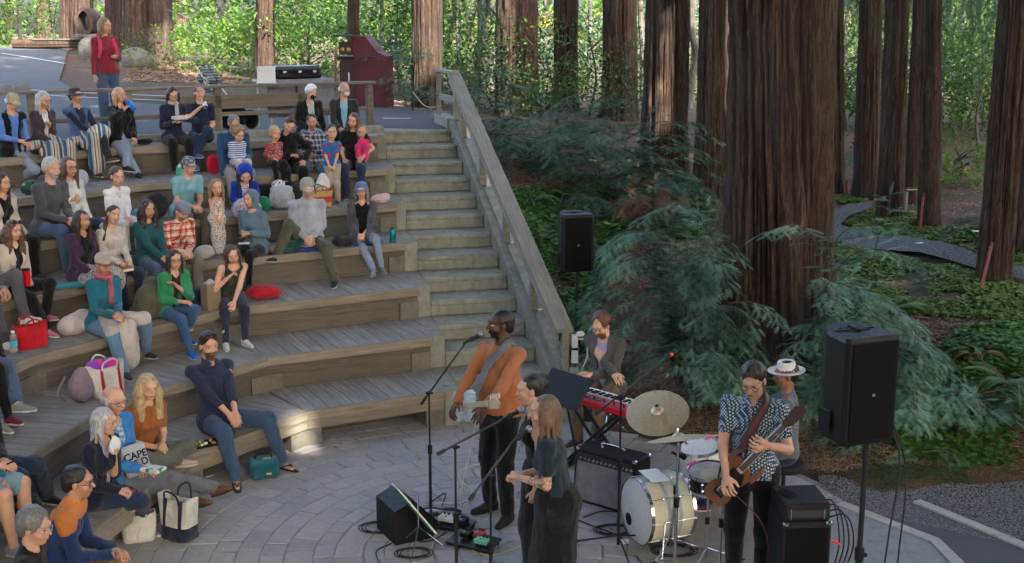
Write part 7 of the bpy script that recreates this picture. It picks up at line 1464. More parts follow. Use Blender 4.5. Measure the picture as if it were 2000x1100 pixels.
# --- guitar of the singer
def guitar(info, bodyc, head, face, lab, body='offset', m=None, hm=None, sc_=1.0, strapm=None, dark=None):
    """bodyc, head: world points; face: world normal of the front"""
    o = A(*bodyc); x = unit(A(*head)-o); R = frame(x=x, z=A(*face)); root = empty('guitar' if body == 'offset' else 'bass_guitar', o, 0, lab, 'guitar' if body == 'offset' else 'bass guitar'); L = np.linalg.norm(A(*head)-o)
    def T(mb): mb.V = [v@R[:3,:3].T for v in mb.V]; return mb
    N = 40; poly = []
    for i in range(N):
        a = 2*math.pi*i/N; cx = math.cos(a); r = .155+.05*math.cos(2*a)-.028*math.cos(4*a+.2)+.012*math.sin(3*a); poly.append((cx*r*1.18, math.sin(a)*r*1.02))
    if body != 'offset': poly = [(p[0]*.95, p[1]*.74) for p in poly]
    poly += []
    b = MB(); b.prism([(x_*.96, y_*.96) for x_, y_ in poly], .014, .022); b.prism(poly, -.014, .014); b.prism([(x_*.96, y_*.96) for x_, y_ in poly], -.022, -.014); T(b).build('body', m, root, False)
    for q in (-1, 1): T(MB().tube([A(.12, q*.1, 0), A(.2, q*.115, 0), A(.25 if q > 0 else .29, q*.1, 0)], [.026,.022,.008], 8)).build('horn', m, root, True)
    pg_ = MB(); pg_.prism([(.02,-.1),(.13,-.05),(.12,.05),(-.02,.06),(-.08,-.02),(-.04,-.09)], .0225, .0255); T(pg_).build('pickguard', dark or mat('pearl', (.5,.5,.47), .3), root)
    T(MB().box((.1+(L-.16)/2, 0, .02), (L-.2, .052, .026), bev=.008)).build('neck', mat('maple', (.52,.4,.24), .4), root); T(MB().box((.12+(L-.16)/2, 0, .0345), (L-.22, .046, .004))).build('fretboard', mat('rosewood', (.06,.035,.025), .5) if body != 'offset' else mat('maple'), root)
    hd = MB(); hd.prism([(L-.1,-.024),(L-.05,-.045),(L+.09,-.05),(L+.12,-.01),(L+.06,.04),(L-.1,.026)], .006, .024); h_ = T(hd).build('headstock', hm or mat('maple'), root); kk = MB()
    for k in range(4 if body != 'offset' else 6):
        f = L-.05+k*(.034 if body == 'offset' else .042); q = 1 if body == 'offset' else (1 if k % 2 else -1); kk.tube([A(f, q*.03, .015), A(f, q*.066, .015)], .003, 6); kk.ball((f, q*.07, .015), (.007,.004,.008), 8)
    T(kk).build('tuning_pegs', m_chrome, h_, True); T(MB().box((-.1,0,.027), (.05,.085,.012), bev=.004).box((-.03,0,.027), (.025,.08,.01)).box((.04,0,.027), (.025,.08,.01))).build('bridge_and_pickups', m_chrome if body == 'offset' else m_blk, root)
    kk = MB()
    for k in range(4 if body != 'offset' else 6): w_ = (k-(1.5 if body != 'offset' else 2.5))*(.011 if body != 'offset' else .0075); kk.tube([A(-.1, w_*1.3, .036), A(L-.1, w_, .038)], .0011, 4)
    T(kk).build('strings', m_chrome, root)
    if strapm:
        s_ = Vol(.008); I = info; loc = lambda p: I['W'](p)-o; e1 = R[:3,:3]@A(-.18,0,0); e2 = R[:3,:3]@A(.24,.09,0); sh_ = I['shl']
        q1 = I['SH']+(sh_-I['SH'])*.45; P_ = [e2, loc(I['CH']+A(-.02,.19,.03)), loc(q1+A(0,.1,.03)), loc(q1+A(0,.0,.085)), loc(q1+A(.02,-.1,.02)), loc(I['CH']+A(.1,-.17,-.05)), loc(I['WA']+A(.19,-.05,.04)), e1]
        C = curve_pts(P_, 5); fw = I['D'](A(0,1,0))
        V_ = []; F_ = []; 
        for i, p in enumerate(C):
            t_ = unit(C[min(i+1, len(C)-1)]-C[max(i-1, 0)]); c0 = I['W'](I['CH'])-o; rad = unit((p-c0)*A(1,1,.3)); sd_ = unit(np.cross(t_, rad))*.034; up_ = unit(np.cross(sd_, t_))*.005
            V_ += [p-sd_-up_, p+sd_-up_, p+sd_+up_, p-sd_+up_]
            if i:
                n_ = (i-1)*4
                for k in range(4): F_.append((n_+k, n_+(k+1) % 4, n_+4+(k+1) % 4, n_+4+k))
        mesh_np('strap', V_, F_, strapm, root)
    return root
guitar(sg, sg['W'](A(.12,.33,1.07)), sg['W'](A(-.46,.55,1.28)), sg['D'](A(.35,.9,.1)), 'pale blue electric guitar held by the singer in orange', m=mat('guitar_pale', (.42,.52,.52), .3), strapm=cloth('strap_grey', (.12,.13,.15)))
guitar(bs, bs['W'](A(.14,.26,.98)), bs['W'](A(-.29,.36,1.55)), bs['D'](A(.15,1,.1)), 'sunburst brown bass guitar with dark pickguard slung on the player in the dotted shirt', body='bass', m=mat('bass_brown', (.12,.045,.022), .3, var=.4, scale=6), hm=mat('rosewood', (.06,.035,.025), .5), dark=m_blk, strapm=mat('leather_strap', (.07,.025,.02), .5))
# --- pedals
def board(c, rz, w, d, lab, peds):
    root = empty('pedal_board', c, rz, lab, 'pedal board', 'effects pedal boards'); MB().box((0,0,.035), (w,d,.02), bev=.004, R=rotx(.12)).box((0,d*.4,.02), (w*.9,.02,.04)).box((0,-d*.4,.012), (w*.9,.02,.02)).build('board', m_blkm, root)
    for x, y, a, b, m_, l_ in peds:
        z = .052+.12*y; P = empty('effect_pedal', A(*c)+yawm(rz)@A(x, y, z), rz, l_, 'effect pedal', 'effect pedals'); MB().box((0,0,.022), (a,b,.042), bev=.008).build('case', m_, P); kk = MB()
        for k in (-1, 0, 1): kk.lathe([(.008,.043),(.007,.058),(0,.059)], (k*a*.28, b*.28, 0), n=10)
        kk.build('knobs', m_blk, P, True); MB().lathe([(.009,.043),(.009,.053),(0,.055)], (0,-b*.28,0), n=10).build('foot_switch', m_chrome, P, True)
mw = mat('pedal_white', (.5,.5,.48), .4); mr_ = mat('pedal_red', (.5,.02,.02), .4)
board(W3(888,1030,0), -.45, .34, .2, 'small pedal board with a white pedal at the singer\'s feet', [(-.07,.0,.15,.1,mw,'white effect pedal on the rear pedal board'), (.08,.0,.08,.11,m_blk,'small black effect pedal next to the white one')])
board(W3(925,1064,0), -.5, .42, .24, 'front pedal board holding the green and red pedals', [(.1,-.03,.12,.09,m_green,'mint green effect pedal on the front pedal board'), (.03,.06,.07,.1,mr_,'bright red effect pedal on the front pedal board'), (-.08,.02,.08,.11,m_blk,'black effect pedal left of the red one')])
P = empty('power_strip', W3(868,1012,0)-A(.12,-.1,0), .3, 'white power strip lying behind the floor monitor', 'power strip'); MB().box((0,0,.02), (.22,.05,.035), bev=.006).build('case', mw, P)
# --- cables
m_ivory = mat('cable_ivory', (.5,.46,.36), .5); m_yel = mat('cable_yellow', (.5,.36,.12), .5); g = lambda *q: W3(q[0], q[1], 0)+A(0,0,.008)
cable([g(985,912), g(935,908), g(900,922), g(900,940), g(922,960), g(905,982), g(850,985), g(815,992), g(790,1000)], 'ivory guitar cable snaking across the paving behind the floor monitor', m_ivory, .006)
cable([g(912,1052), g(925,1078), g(960,1086), g(1000,1076), g(1040,1058)], 'yellowish patch cable curling from the front pedal board', m_yel, .005)
cable([g(1140,1012), g(1180,1000), g(1230,1008), g(1260,1040), g(1300,1062), g(1350,1060)], 'black cable running past the amplifier to the drums', r=.006); cable([g(860,1000), g(840,1020), g(870,1040), g(830,1060), g(790,1050), g(760,1065), g(735,1080), g(745,1110)], 'black cable wandering left of the pedal boards', r=.005)
cable([g(1110,1010), g(1160,1030), g(1210,1050), g(1240,1085), g(1260,1110)], 'black cable passing in front of the bass drum', r=.006); cable([g(838,985), g(870,965), g(862,1000), g(880,1015), g(860,1030)], 'short loose cable at the foot of the tall microphone stand', r=.005)
coil(g(740,1035), .16, 4, 'coil of black cable left of the floor monitor'); coil(g(803,1085), .13, 4, 'coil of black cable below the floor monitor'); coil(g(1196,1040), .15, 5, 'coil of black cable in front of the amplifier'); coil(g(1312,1080), .16, 5, 'coil of black cable at the foot of the bass drum'); coil(g(1385,838), .22, 8, 'big heap of black cable behind the cymbals'); coil(g(870,1005), .12, 3, 'loose cable loops behind the pedal board')
P = empty('bottle', W3(1128,868,0), 0, 'green bottle standing under the keyboard', 'bottle'); MB().lathe([(0,0),(.04,0),(.042,.01),(.042,.17),(.036,.2),(.018,.23),(.016,.26)], n=18).build('body', mat('bottlegreen', (.01,.18,.06), .25), P, True); MB().lathe([(0,.285),(.018,.285),(.019,.26)], n=14).build('cap', m_blk, P, True)
cable([g(1345,1000), g(1400,1040), g(1430,1020), g(1440,1090)], 'thin cable by the pedal stand of the small cymbal', r=.004)
cable([sg['W'](A(.2,.1,.9)), sg['W'](A(.3,.1,.5)), sg['W'](A(.35,.15,.05)), g(985,912)], 'ivory guitar cable hanging from the singer\'s guitar', m_ivory, .005)
cable([bs['W'](A(.2,.2,.95)), bs['W'](A(-.12,.3,.7)), bs['W'](A(-.2,.3,.3)), bs['W'](A(-.22,.3,.02))], 'thin purple cable hanging beside the bass player\'s leg', mat('cable_purple', (.14,.02,.08), .5), .004)
# ================================================================== THINGS ON THE UPPER DECK
def textmesh(s, size, m, parent, loc, R, name='lettering', ext=.002, bold=False):
    cu = bpy.data.curves.new('t', 'FONT'); cu.body = s; cu.size = size; cu.align_x = 'CENTER'; cu.align_y = 'CENTER'; cu.extrude = ext; cu.resolution_u = 3; cu.space_line = .8
    if bold: cu.offset = size*.02
    o = bpy.data.objects.new('t', cu); COL.objects.link(o); bpy.context.view_layer.update(); me = bpy.data.meshes.new_from_object(o.evaluated_get(bpy.context.evaluated_depsgraph_get())); bpy.data.objects.remove(o)
    V = np.array([v.co for v in me.vertices])@np.asarray(R)[:3, :3].T+np.asarray(loc); F = [list(p.vertices) for p in me.polygons]; bpy.data.meshes.remove(me); return mesh_np(name, V, F, m, parent, False)
def onpath(px, py, z=2.7): p = at(px, py, z); p[2] = tz(p[0], p[1])+.045; return p
m_mar = mat('bin_maroon', (.075,.014,.02), .55, scale=6); m_brn = mat('bin_brown', (.03,.02,.018), .6)
b = P_at(716, 24.3); b[2] = 2.66; root = empty('trash_bin', b, -.12, 'tall dark red trash bin with a sloping shoulder at the end of the railing', 'trash bin'); mb = MB()
PR = [(-.46,0),(.45,0),(.45,1.0),(.28,1.08),(.05,1.38),(-.22,1.38),(-.22,1.02),(-.46,.9)]; n = len(PR); V = [(x, -.32, z) for x, z in PR]+[(x, .32, z) for x, z in PR]; mb.add(V, [tuple(range(n)), tuple(range(n, 2*n))[::-1]]+[(i, i+n, (i+1) % n+n, (i+1) % n) for i in range(n)]); mb.build('body', m_mar, root)
MB().box((-.31,-.325,.45), (.30,.02,.86), bev=.004).build('door', m_brn, root); MB().box((-.33,-.33,1.15), (.26,.02,.24)).box((-.33,-.36,1.385), (.34,.5,.03)).build('hood', m_brn, root); mb = MB(); mb.box((0,0,0), (.34,.22,.02)); mb.V[0] = mb.V[0]@rotx(-.35).T+A(-.32,-.38,.97); mb.build('chute_lid', mat('lid_grey', (.16,.14,.13), .5), root)
mb = MB()
for x in (-.39, -.27): mb.box((x,-.343,1.13), (.07,.008,.06))
mb.build('sticker', mat('sticker_yellow', (.35,.2,.03), .5), root); textmesh('1', .24, mat('whiteplastic'), root, A(-.28,-.338,.6), frame(x=A(1,0,0), z=A(0,-1,0)), 'number'); MB().box((0,0,.02), (.86,.58,.04)).build('plinth', m_blk, root)
# folded stroller behind the rail
q = onpath(415, 222); root = empty('stroller', q, -.5, 'folded grey stroller leaning behind the railing right of the woman in red', 'stroller'); root.scale = (.74, .74, .74); m_al = mat('alu', (.5,.5,.52), .35, .8)
for s_ in (-.18, .18):
    MB().tube([A(-.3,s_,1.05), A(-.05,s_,.75), A(.3,s_,.38), A(.45,s_,.12)], .014, 8).build('frame_tube', m_al, root, True)
    for x, z, r in ((.45,.1,.1), (-.25,.13,.13)): MB().lathe([(r-.03,-.02),(r,-.012),(r,.012),(r-.03,.02)], (x,s_,z), (0,1,0), 18).tube([A(x,s_-.02,z), A(x,s_+.02,z)], r*.3, 10).build('wheel', m_rub, root, True)
    MB().tube([A(-.25,s_,.13), A(.05,s_,.6)], .012, 8).build('strut', m_al, root, True)
V, F = Vol(.03).cone((-.2,-.1,.75), (-.2,.1,.75), .11).cone((-.1,-.1,.98), (.15,-.1,.72), .07).cone((-.1,.1,.98), (.15,.1,.72), .07).cone((0,-.08,.55), (0,.08,.55), .13).surf(.014, folds(.01)); mesh_np('seat_fabric', V, F, C_('stroller_fabric', (.06,.08,.085), 'stripes', (.22,.24,.25), s=1.3), root); MB().tube([A(-.32,-.2,1.06), A(-.32,.2,1.06)], .018, 10).build('handle', mat('leather_strap'), root, True)
# table with grey cloth and the black case
def onrail(px): 
    f = lambda t_: RA+(RB-RA)*t_; T = np.linspace(0, 1, 300); X = [proj((*f(t_), 3.4))[0] for t_ in T]; return f(T[int(np.argmin(np.abs(np.array(X)-px)))])
r_ = onrail(598); nd = A(-d[1], d[0]); ang = math.atan2((RB-RA)[1], (RB-RA)[0]); dirR = unit(RB-RA); nR = A(-dirR[1], dirR[0]); tc = r_+nR*.5
root = empty('folding_table', (tc[0], tc[1], 2.7), ang, 'folding table draped in pale grey cloth behind the railing, left of the bin', 'table'); MB().box((0,0,.72), (1.1,.62,.04), bev=.006).build('table_top', mat('table_white', (.5,.5,.5), .5), root)
for x in (-.48, .48):
    for y in (-.26, .26): MB().tube([A(x,y,0), A(x,y,.7)], .014, 8).build('leg', m_al, root, True)
V = []; F = []; nx_ = 50
for i in range(nx_+1):
    x = -.56+1.12*i/nx_; w = .012*math.sin(i*.9)+.008*math.sin(i*2.1); V += [(x, -.33+w, .18), (x, -.32+w*.4, .5), (x, -.315, .745), (x, .3, .747)]
for i in range(nx_):
    for k in range(3): a = i*4+k; F.append((a, a+4, a+5, a+1))
mesh_np('tablecloth', V, F, C_('greycloth', (.2,.2,.235)), root)
root = empty('equipment_case', (tc[0], tc[1], 3.45), ang+.05, 'flat black hard shell case lying on the cloth covered table', 'case'); MB().box((0,0,.055), (.78,.5,.1), bev=.03).build('lower_shell', m_blk, root); MB().box((0,0,.15), (.77,.49,.085), bev=.035).build('lid', mat('case_lid', (.03,.032,.045), .4), root); mb = MB()
for x in (-.25, 0, .25): mb.box((x,-.252,.108), (.06,.012,.035), bev=.003)
mb.build('latches', m_chrome, root); MB().tube(curve_pts([A(-.08,-.25,.07), A(-.07,-.29,.07), A(.07,-.29,.07), A(.08,-.25,.07)], 3), .009, 8).build('handle', m_blk, root, True)
p = onrail(526)+nR*.08; root = empty('sign_board', (p[0], p[1], 3.402), ang-.35, 'blank pale grey sign board propped upright on the railing', 'sign board'); mb = MB().box((0,0,.13), (.27,.012,.26)); mb.V[0] = mb.V[0]@rotx(-.15).T; mb.build('panel', mat('boardwhite', (.5,.53,.56), .5), root); MB().box((0,.05,.01), (.3,.14,.012)).build('tray', mat('boardwhite'), root)
p = onrail(403); root = empty('plastic_cup', (p[0], p[1], 3.402), 0, 'clear plastic cup of pale drink standing on the railing', 'cup'); t = NT('clear_plastic'); t.b.inputs['Transmission Weight'].default_value = .8; m_clr = t.fin((.7,.72,.72), .15); MATS['clear'] = m_clr
MB().lathe([(.028,0),(.042,.12),(.044,.12),(.03,.0)], n=18).build('cup', m_clr, root, True); MB().lathe([(0,.004),(.028,.004),(.034,.05),(0,.05)], n=18).build('drink', mat('drinkpale', (.5,.5,.4), .3), root, True)
# boulders, log bench, hollow carved stump
def rock(px, py, r, lab):
    B = onhill(px, py); V, F = Vol(.06).ell((0,0,r[2]*.4), r).ell((r[0]*.5,.1,r[2]*.2), (r[0]*.6, r[1]*.7, r[2]*.7)).ell((-r[0]*.5,-.05,r[2]*.15), (r[0]*.5, r[1]*.6, r[2]*.6)).surf(max(.04, r[0]/18), lambda P: .05*fbm(P*2.5, 8)); return tag(mesh_np('boulder', V, F, mat('boulder', (.11,.105,.09), .9, var=.4, scale=8, bump=.8, bd=.05), loc=B), lab, 'boulder', 'boulders beside the asphalt walk')
rock(190,112,(.5,.4,.45),'grey boulder under the hollow stump'); rock(268,132,(.45,.35,.35),'boulder just right of the woman in red at the foot of the mound'); rock(12,186,(.35,.3,.16),'low boulder at the left edge behind the railing'); rock(38,178,(.2,.2,.12),'smaller boulder beside the low one at the left edge')
B = onhill(112,100); root = empty('log_bench', B, .1, 'split log bench lying along the far side of the asphalt walk', 'log bench'); L = 86*B[1]/F_PX; V, F, hv = trunk_mesh(.13, L, (0,0), 40, 40, 77, flare=.02, amp=.02); V = V@A([0,0,1],[0,1,0],[-1,0,0]).T+A(-L/2,0,.2); mesh_np('log', V, F, m_bark, root, attr={'rnd': hv}); MB().box((0,0,.33), (L,.3,.05), bev=.01).build('seat', m_gbark, root)
B = onhill(176,106); s_ = B[1]/F_PX*1.05; root = empty('hollow_stump', B, 0, 'upright hollow log slice set on a plank and post, left of the woman in red', 'stump'); MB().box((0,0,31*s_), (42*s_,.7,7*s_), bev=.02).build('plank', m_gbark, root); MB().lathe([(15*s_,0),(13*s_,28*s_)], n=16).build('post', m_bark, root, True)
mb = MB(); N = 28; ro, ri = (17*s_, 23*s_), (11*s_, 18*s_); V = []
for y in (-.35, .35):
    for k in range(N): a = 2*math.pi*k/N; j_ = 1+.04*math.sin(5*a); V.append((ro[0]*j_*math.cos(a), y, 57*s_+ro[1]*j_*math.sin(a))); V.append((ri[0]*j_*math.cos(a), y, 57*s_+ri[1]*j_*math.sin(a)))
F = []
for k in range(N): a, b2 = 2*k, 2*((k+1) % N); F += [(a, a+1, b2+1, b2), (a+2*N, b2+2*N, b2+1+2*N, a+1+2*N), (a, b2, b2+2*N, a+2*N), (a+1, a+1+2*N, b2+1+2*N, b2+1)]
mb.add(V, F); mb.build('log_ring', mat('charredlog', (.06,.038,.03), .9, var=.4, bump=.8, bd=.03), root)
# posts, stakes, signs
def stake(p0, p1, r, lab, m, top=None): o = A(*p0); root = empty('stake', o, 0, lab, 'stake', 'marker stakes'); MB().tube([A(0,0,-.05), A(*p1)-o], r, 8).build('shaft', m, root, True); (MB().tube([A(*p1)-o, A(*p1)-o+unit(A(*p1)-o)*.05], r*.8, 8).build('tip', m_gbark, root, True) if top is None else None)
m_pk = mat('stake_pink', (.22,.07,.06), .6, var=.3); 
B = onhill(1912,575); stake(B, aty(1936,482,B[1]+.1), .02, 'leaning reddish metal stake in front of the leaning redwood', m_pk); B = onhill(1796,452); stake(B, aty(1803,385,B[1]), .02, 'reddish stake standing right of the trail sign', m_pk); B = onhill(1656,377); stake(B, aty(1655,358,B[1]), .025, 'short reddish stake at the far bend of the walk', m_pk); B = onhill(654,175); stake(B, aty(656,96,B[1]), .03, 'reddish stake among the bushes behind the black case', m_pk)
B = onhill(806,222); root = empty('rope_post', B, 0, 'thin metal post with a sagging rope at the top of the stairs', 'post'); T = aty(806,180,B[1])-B; MB().tube([A(0,0,-.1), T], .018, 8).build('post', m_blkm, root, True); e_ = stairpt(s1+.9, .0, 2.95)-B; MB().tube(curve_pts([T, T*.5+e_*.5-A(0,0,.12), e_], 8), .009, 6).build('rope', mat('rope', (.35,.27,.16), .9), root, True)
B = onhill(1768,412); s_ = B[1]/F_PX; root = empty('trail_sign', B, .25, 'small wooden trail sign on a post between the trunks right of the giant redwood', 'sign'); MB().box((0,0,22*s_), (6*s_,6*s_,44*s_), bev=.008).build('post', m_rail, root); MB().box((8*s_,-4*s_,42*s_), (24*s_,.03,8*s_), bev=.004).build('board', m_brn, root)
textmesh('Redwood Trail', 3.6*s_, mat('whiteplastic'), root, A(8*s_,-4*s_-.02,42*s_), frame(x=A(1,0,0), z=A(0,-1,0)), 'lettering')
B = onhill(1866,865); root = empty('path_light', B, 0, 'short dark path light post standing in the clover at the right', 'path light'); MB().tube([A(0,0,-.05), A(0,0,.17)], .02, 10).build('post', m_blk, root, True); MB().lathe([(0,.2),(.035,.195),(.04,.17),(0,.17)], n=16).build('cap', m_blk, root, True)
B = onhill(1808,480); V, F = Vol(.02).ell((0,0,.02), (.18,.08,.03)).surf(.02, lambda P: .015*fbm(P*6, 3)); tag(mesh_np('flat_stone', V, F, mat('palestone', (.42,.45,.42), .8, var=.2), loc=B), 'flat pale stone lying at the edge of the gravel walk', 'stone')
B = onhill(2050,462); B[1] += .6; root = empty('fallen_log', B, .15, 'big fallen log lying behind the leaning redwood at the right edge', 'log'); V, F, hv = trunk_mesh(.24, 4.2, (0,0), 60, 60, 81, flare=.1, amp=.04); V = V@A([0,0,1],[0,1,0],[-1,0,0]).T+A(.5,0,.22); mesh_np('log', V, F, m_bark, root, attr={'rnd': hv})
B = onhill(1905,478); root = empty('plant_label', B, 0, 'tiny pale plant label on a wire left of the leaning redwood', 'label'); MB().tube([A(0,0,-.02), A(0,0,.16)], .006, 6).build('wire', m_blkm, root, True); MB().box((0,0,.17), (.1,.05,.008)).build('plate', mat('whiteplastic'), root)
# ================================================================== BELONGINGS
def SP(k, px, back=.2, dz=0): p, nn = seatpt(k, px, back); p[2] += dz; return p, math.atan2(-nn[1], -nn[0])
def lump(name, p, rz, prims, m, lab, cat, group='bags and clothes of the audience', am=.012, fr=18, extra=None, h=.012, k=.03, part='bag'):
    root = empty(name, p, rz, lab, cat, group); v = Vol(k)
    for q in prims: (v.ell(q[0], q[1]) if len(q) == 2 else v.cone(*q))
    V, F = v.surf(h, folds(am, fr, len(lab))); V[:, 2] = np.maximum(V[:, 2], .003); mesh_np(part, V, F, m, root)
    if extra: extra(root)
    return root
def strap(pts, r, m, nm='strap'): return lambda root: MB().tube(curve_pts([A(*p) for p in pts], 6), r, 7).build(nm, m, root, True)
def tote(p, rz, w, dpt, hgt, m, lab, m2=None, mode=None, hm=None, lean=0, cat='tote bag', group='bags and clothes of the audience', fill=None):
    root = empty('tote_bag', p, rz, lab, cat, group); N = 36; V = []; F = []; rows = 7; rg = random.Random(len(lab))
    for j in range(rows*2):
        f = j/(rows-1) if j < rows else 1-(j-rows)/(rows-1)*.75; inn = 0 if j < rows else .008
        for k in range(N):
            a = 2*math.pi*k/N; cx, sy = math.cos(a), math.sin(a); ex = .45; x = math.copysign(abs(cx)**ex, cx)*(w/2*(.86+.18*f)-inn); y = math.copysign(abs(sy)**ex, sy)*(dpt/2*(1.1-.45*f)-inn); wob = .012*math.sin(3*a+f*4+len(lab)); V.append((x+wob*f, y+wob*f+lean*f, hgt*f*(1+.06*math.cos(2*a)*f)+.002))
    for j in range(rows*2-1):
        for k in range(N): F.append((j*N+k, j*N+(k+1) % N, (j+1)*N+(k+1) % N, (j+1)*N+k))
    F.append(tuple(range(N))[::-1]); F.append(tuple((rows*2-1)*N+k for k in range(N))); mi = [0]*len(F)
    if mode == 'base': mi = [1 if (i < N*2) else 0 for i in range(len(F))]
    mesh_np('body', V, F, [m, m2 or m], root, True, mi)
    for q in (-1, 1): MB().tube(curve_pts([A(-w*.22, q*dpt*.33+lean*.9, hgt*.8), A(-w*.2, q*dpt*.45+lean, hgt*1.12), A(0, q*dpt*.6+lean, hgt*1.25), A(w*.2, q*dpt*.45+lean, hgt*1.12), A(w*.22, q*dpt*.33+lean*.9, hgt*.8)], 5), .009, 7).build('handle', hm or m2 or m, root, True)
    if mode in ('stripe', 'base', 'trim') and m2 is not None:
        for x in (-w*.24, w*.26): MB().box((x, -dpt*.42+lean*.45-.0, hgt*.5), (.028, .02, hgt*.98), R=rotx(-math.atan2(lean+dpt*.2, hgt))).build('band', m2, root)
    if fill:
        v = Vol(.03); rg = random.Random(3)
        for i in range(6): v.ell((rg.uniform(-.3,.3)*w, lean+rg.uniform(-.2,.2)*dpt, hgt*rg.uniform(.88,1.05)), (.08,.06,.06))
        V, F = v.surf(.011, folds(.014, 30, 3)); mesh_np('stuffing', V, F, fill, root)
    return root
canvas = C_('canvas', (.5,.48,.43)); redc = C_('redcloth', (.35,.01,.02)); navyc = C_('navytrim', (.01,.015,.04)); tealc = C_('tealbag', (.01,.09,.13)); greenj = C_('greenjacket', (.008,.06,.045)); purple_ = C_('purplepink', (.25,.05,.4), 'print', (.6,.03,.25), (.1,.02,.3), s=3)
tote(at(352,1048,0), -.5, .34, .2, .36, canvas, 'white canvas tote with navy base and trim standing open on the paving by the sandals', navyc, 'base')
tote(at(272,1052,0), .3, .3, .18, .24, C_('whitebag', (.5,.5,.47)), 'crumpled white cotton bag on the paving beside the grey haired woman\'s shoes', None)
tote(SP(2,208,.3)[0], SP(2,208)[1]+math.pi/2, .38, .2, .3, canvas, 'cream canvas tote with dark red stripes, stuffed with pink and purple cloth', redc, 'stripe', hm=canvas, fill=purple_)
p, a = SP(2,162,.4); lump('backpack', p, a+1.4, [((0,0,.13),(.16,.11,.15)), ((-.05,-.08,.1),(.1,.06,.09)), ((.0,0,.26),(.09,.06,.06))], C_('mauve', (.2,.15,.17)), 'mauve backpack slumped against the cream tote', 'backpack', extra=strap([(-.1,.1,.25), (-.2,.12,.1), (-.12,.1,.01)], .012, C_('mauve', (.2,.15,.17))))
def coolx(root):
    MB().box((0,0,.175), (.27,.19,.05), bev=.02).build('lid', C_('tealbag2', (.015,.13,.18)), root); MB().tube(curve_pts([A(-.08,0,.2), A(-.06,0,.235), A(.06,0,.235), A(.08,0,.2)], 4), .01, 7).build('handle', m_blk, root, True); MB().box((0,-.101,.09), (.18,.012,.09), bev=.01).build('pocket', tealc, root)
    MB().box((.03,-.03,.2015), (.07,.03,.002)).box((.03,-.109,.07), (.05,.003,.014)).build('mark', mat('yellowmark', (.6,.4,.05), .5), root)
root = empty('cooler_bag', at(516,932,0), .35, 'teal soft cooler bag on the paving between the bearded man\'s feet', 'cooler bag'); MB().box((0,0,.085), (.28,.2,.16), bev=.03).build('body', tealc, root); coolx(root)
root = empty('food_tray', SP(1,402,.1)[0]+A(0,0,.002), .6, 'black tray of rice rolls and salad on the lowest seating step', 'food tray'); MB().box((0,0,.006), (.24,.16,.01), bev=.003).box((0,.08,.014), (.24,.008,.02)).box((0,-.08,.014), (.24,.008,.02)).box((.12,0,.014), (.008,.15,.02)).box((-.12,0,.014), (.008,.15,.02)).build('tray', m_blk, root); mb = MB(); rg = random.Random(4)
for i in range(16): mb.ball((rg.uniform(-.1,.1), rg.uniform(-.06,.06), .025), (rg.uniform(.012,.022), .014, .014), 8, m=rg.randrange(3))
mb.build('food', [mat('foodwhite', (.6,.58,.5), .7), mat('foodgreen', (.1,.25,.04), .6), mat('foodorange', (.6,.2,.06), .6)], root, True)
# pieces on the steps: (name, step, px, back, prims, material, label, category)
E_ = lambda *v: v
tote(SP(3,62,.3)[0], SP(3,62)[1]+1.5, .34, .16, .24, C_('redtote', (.42,.008,.015)), 'bright red tote on the third step behind the pink sneakers', None)
def bottle(p, m, lab, r=.035, h=.2, cap=None, group='drink bottles and cups', cat='bottle', name='bottle', band=None):
    root = empty(name, p, 0, lab, cat, group); MB().lathe([(0,0),(r*.95,0),(r,.008),(r,h*.78),(r*.85,h*.88),(r*.45,h*.94),(r*.42,h)], n=20).build('body', m, root, True); MB().lathe([(r*.5,h*.96),(r*.5,h*1.06),(0,h*1.07)], n=16).build('cap', cap or m_whk, root, True)
    if band: MB().lathe([(r*1.01,h*.3),(r*1.01,h*.6)], n=20).build('label_band', band, root, True)
bottle(SP(3,28,.3)[0], MATS['clear'], 'clear water bottle with a turquoise band left of the red tote', band=mat('turq', (.05,.4,.5), .4))
bottle(SP(4,767,.12)[0], mat('teal_metal', (.005,.15,.2), .3, .3), 'teal insulated tumbler at the right end of the fourth step', .042, .19, m_blk, cat='tumbler', name='tumbler')
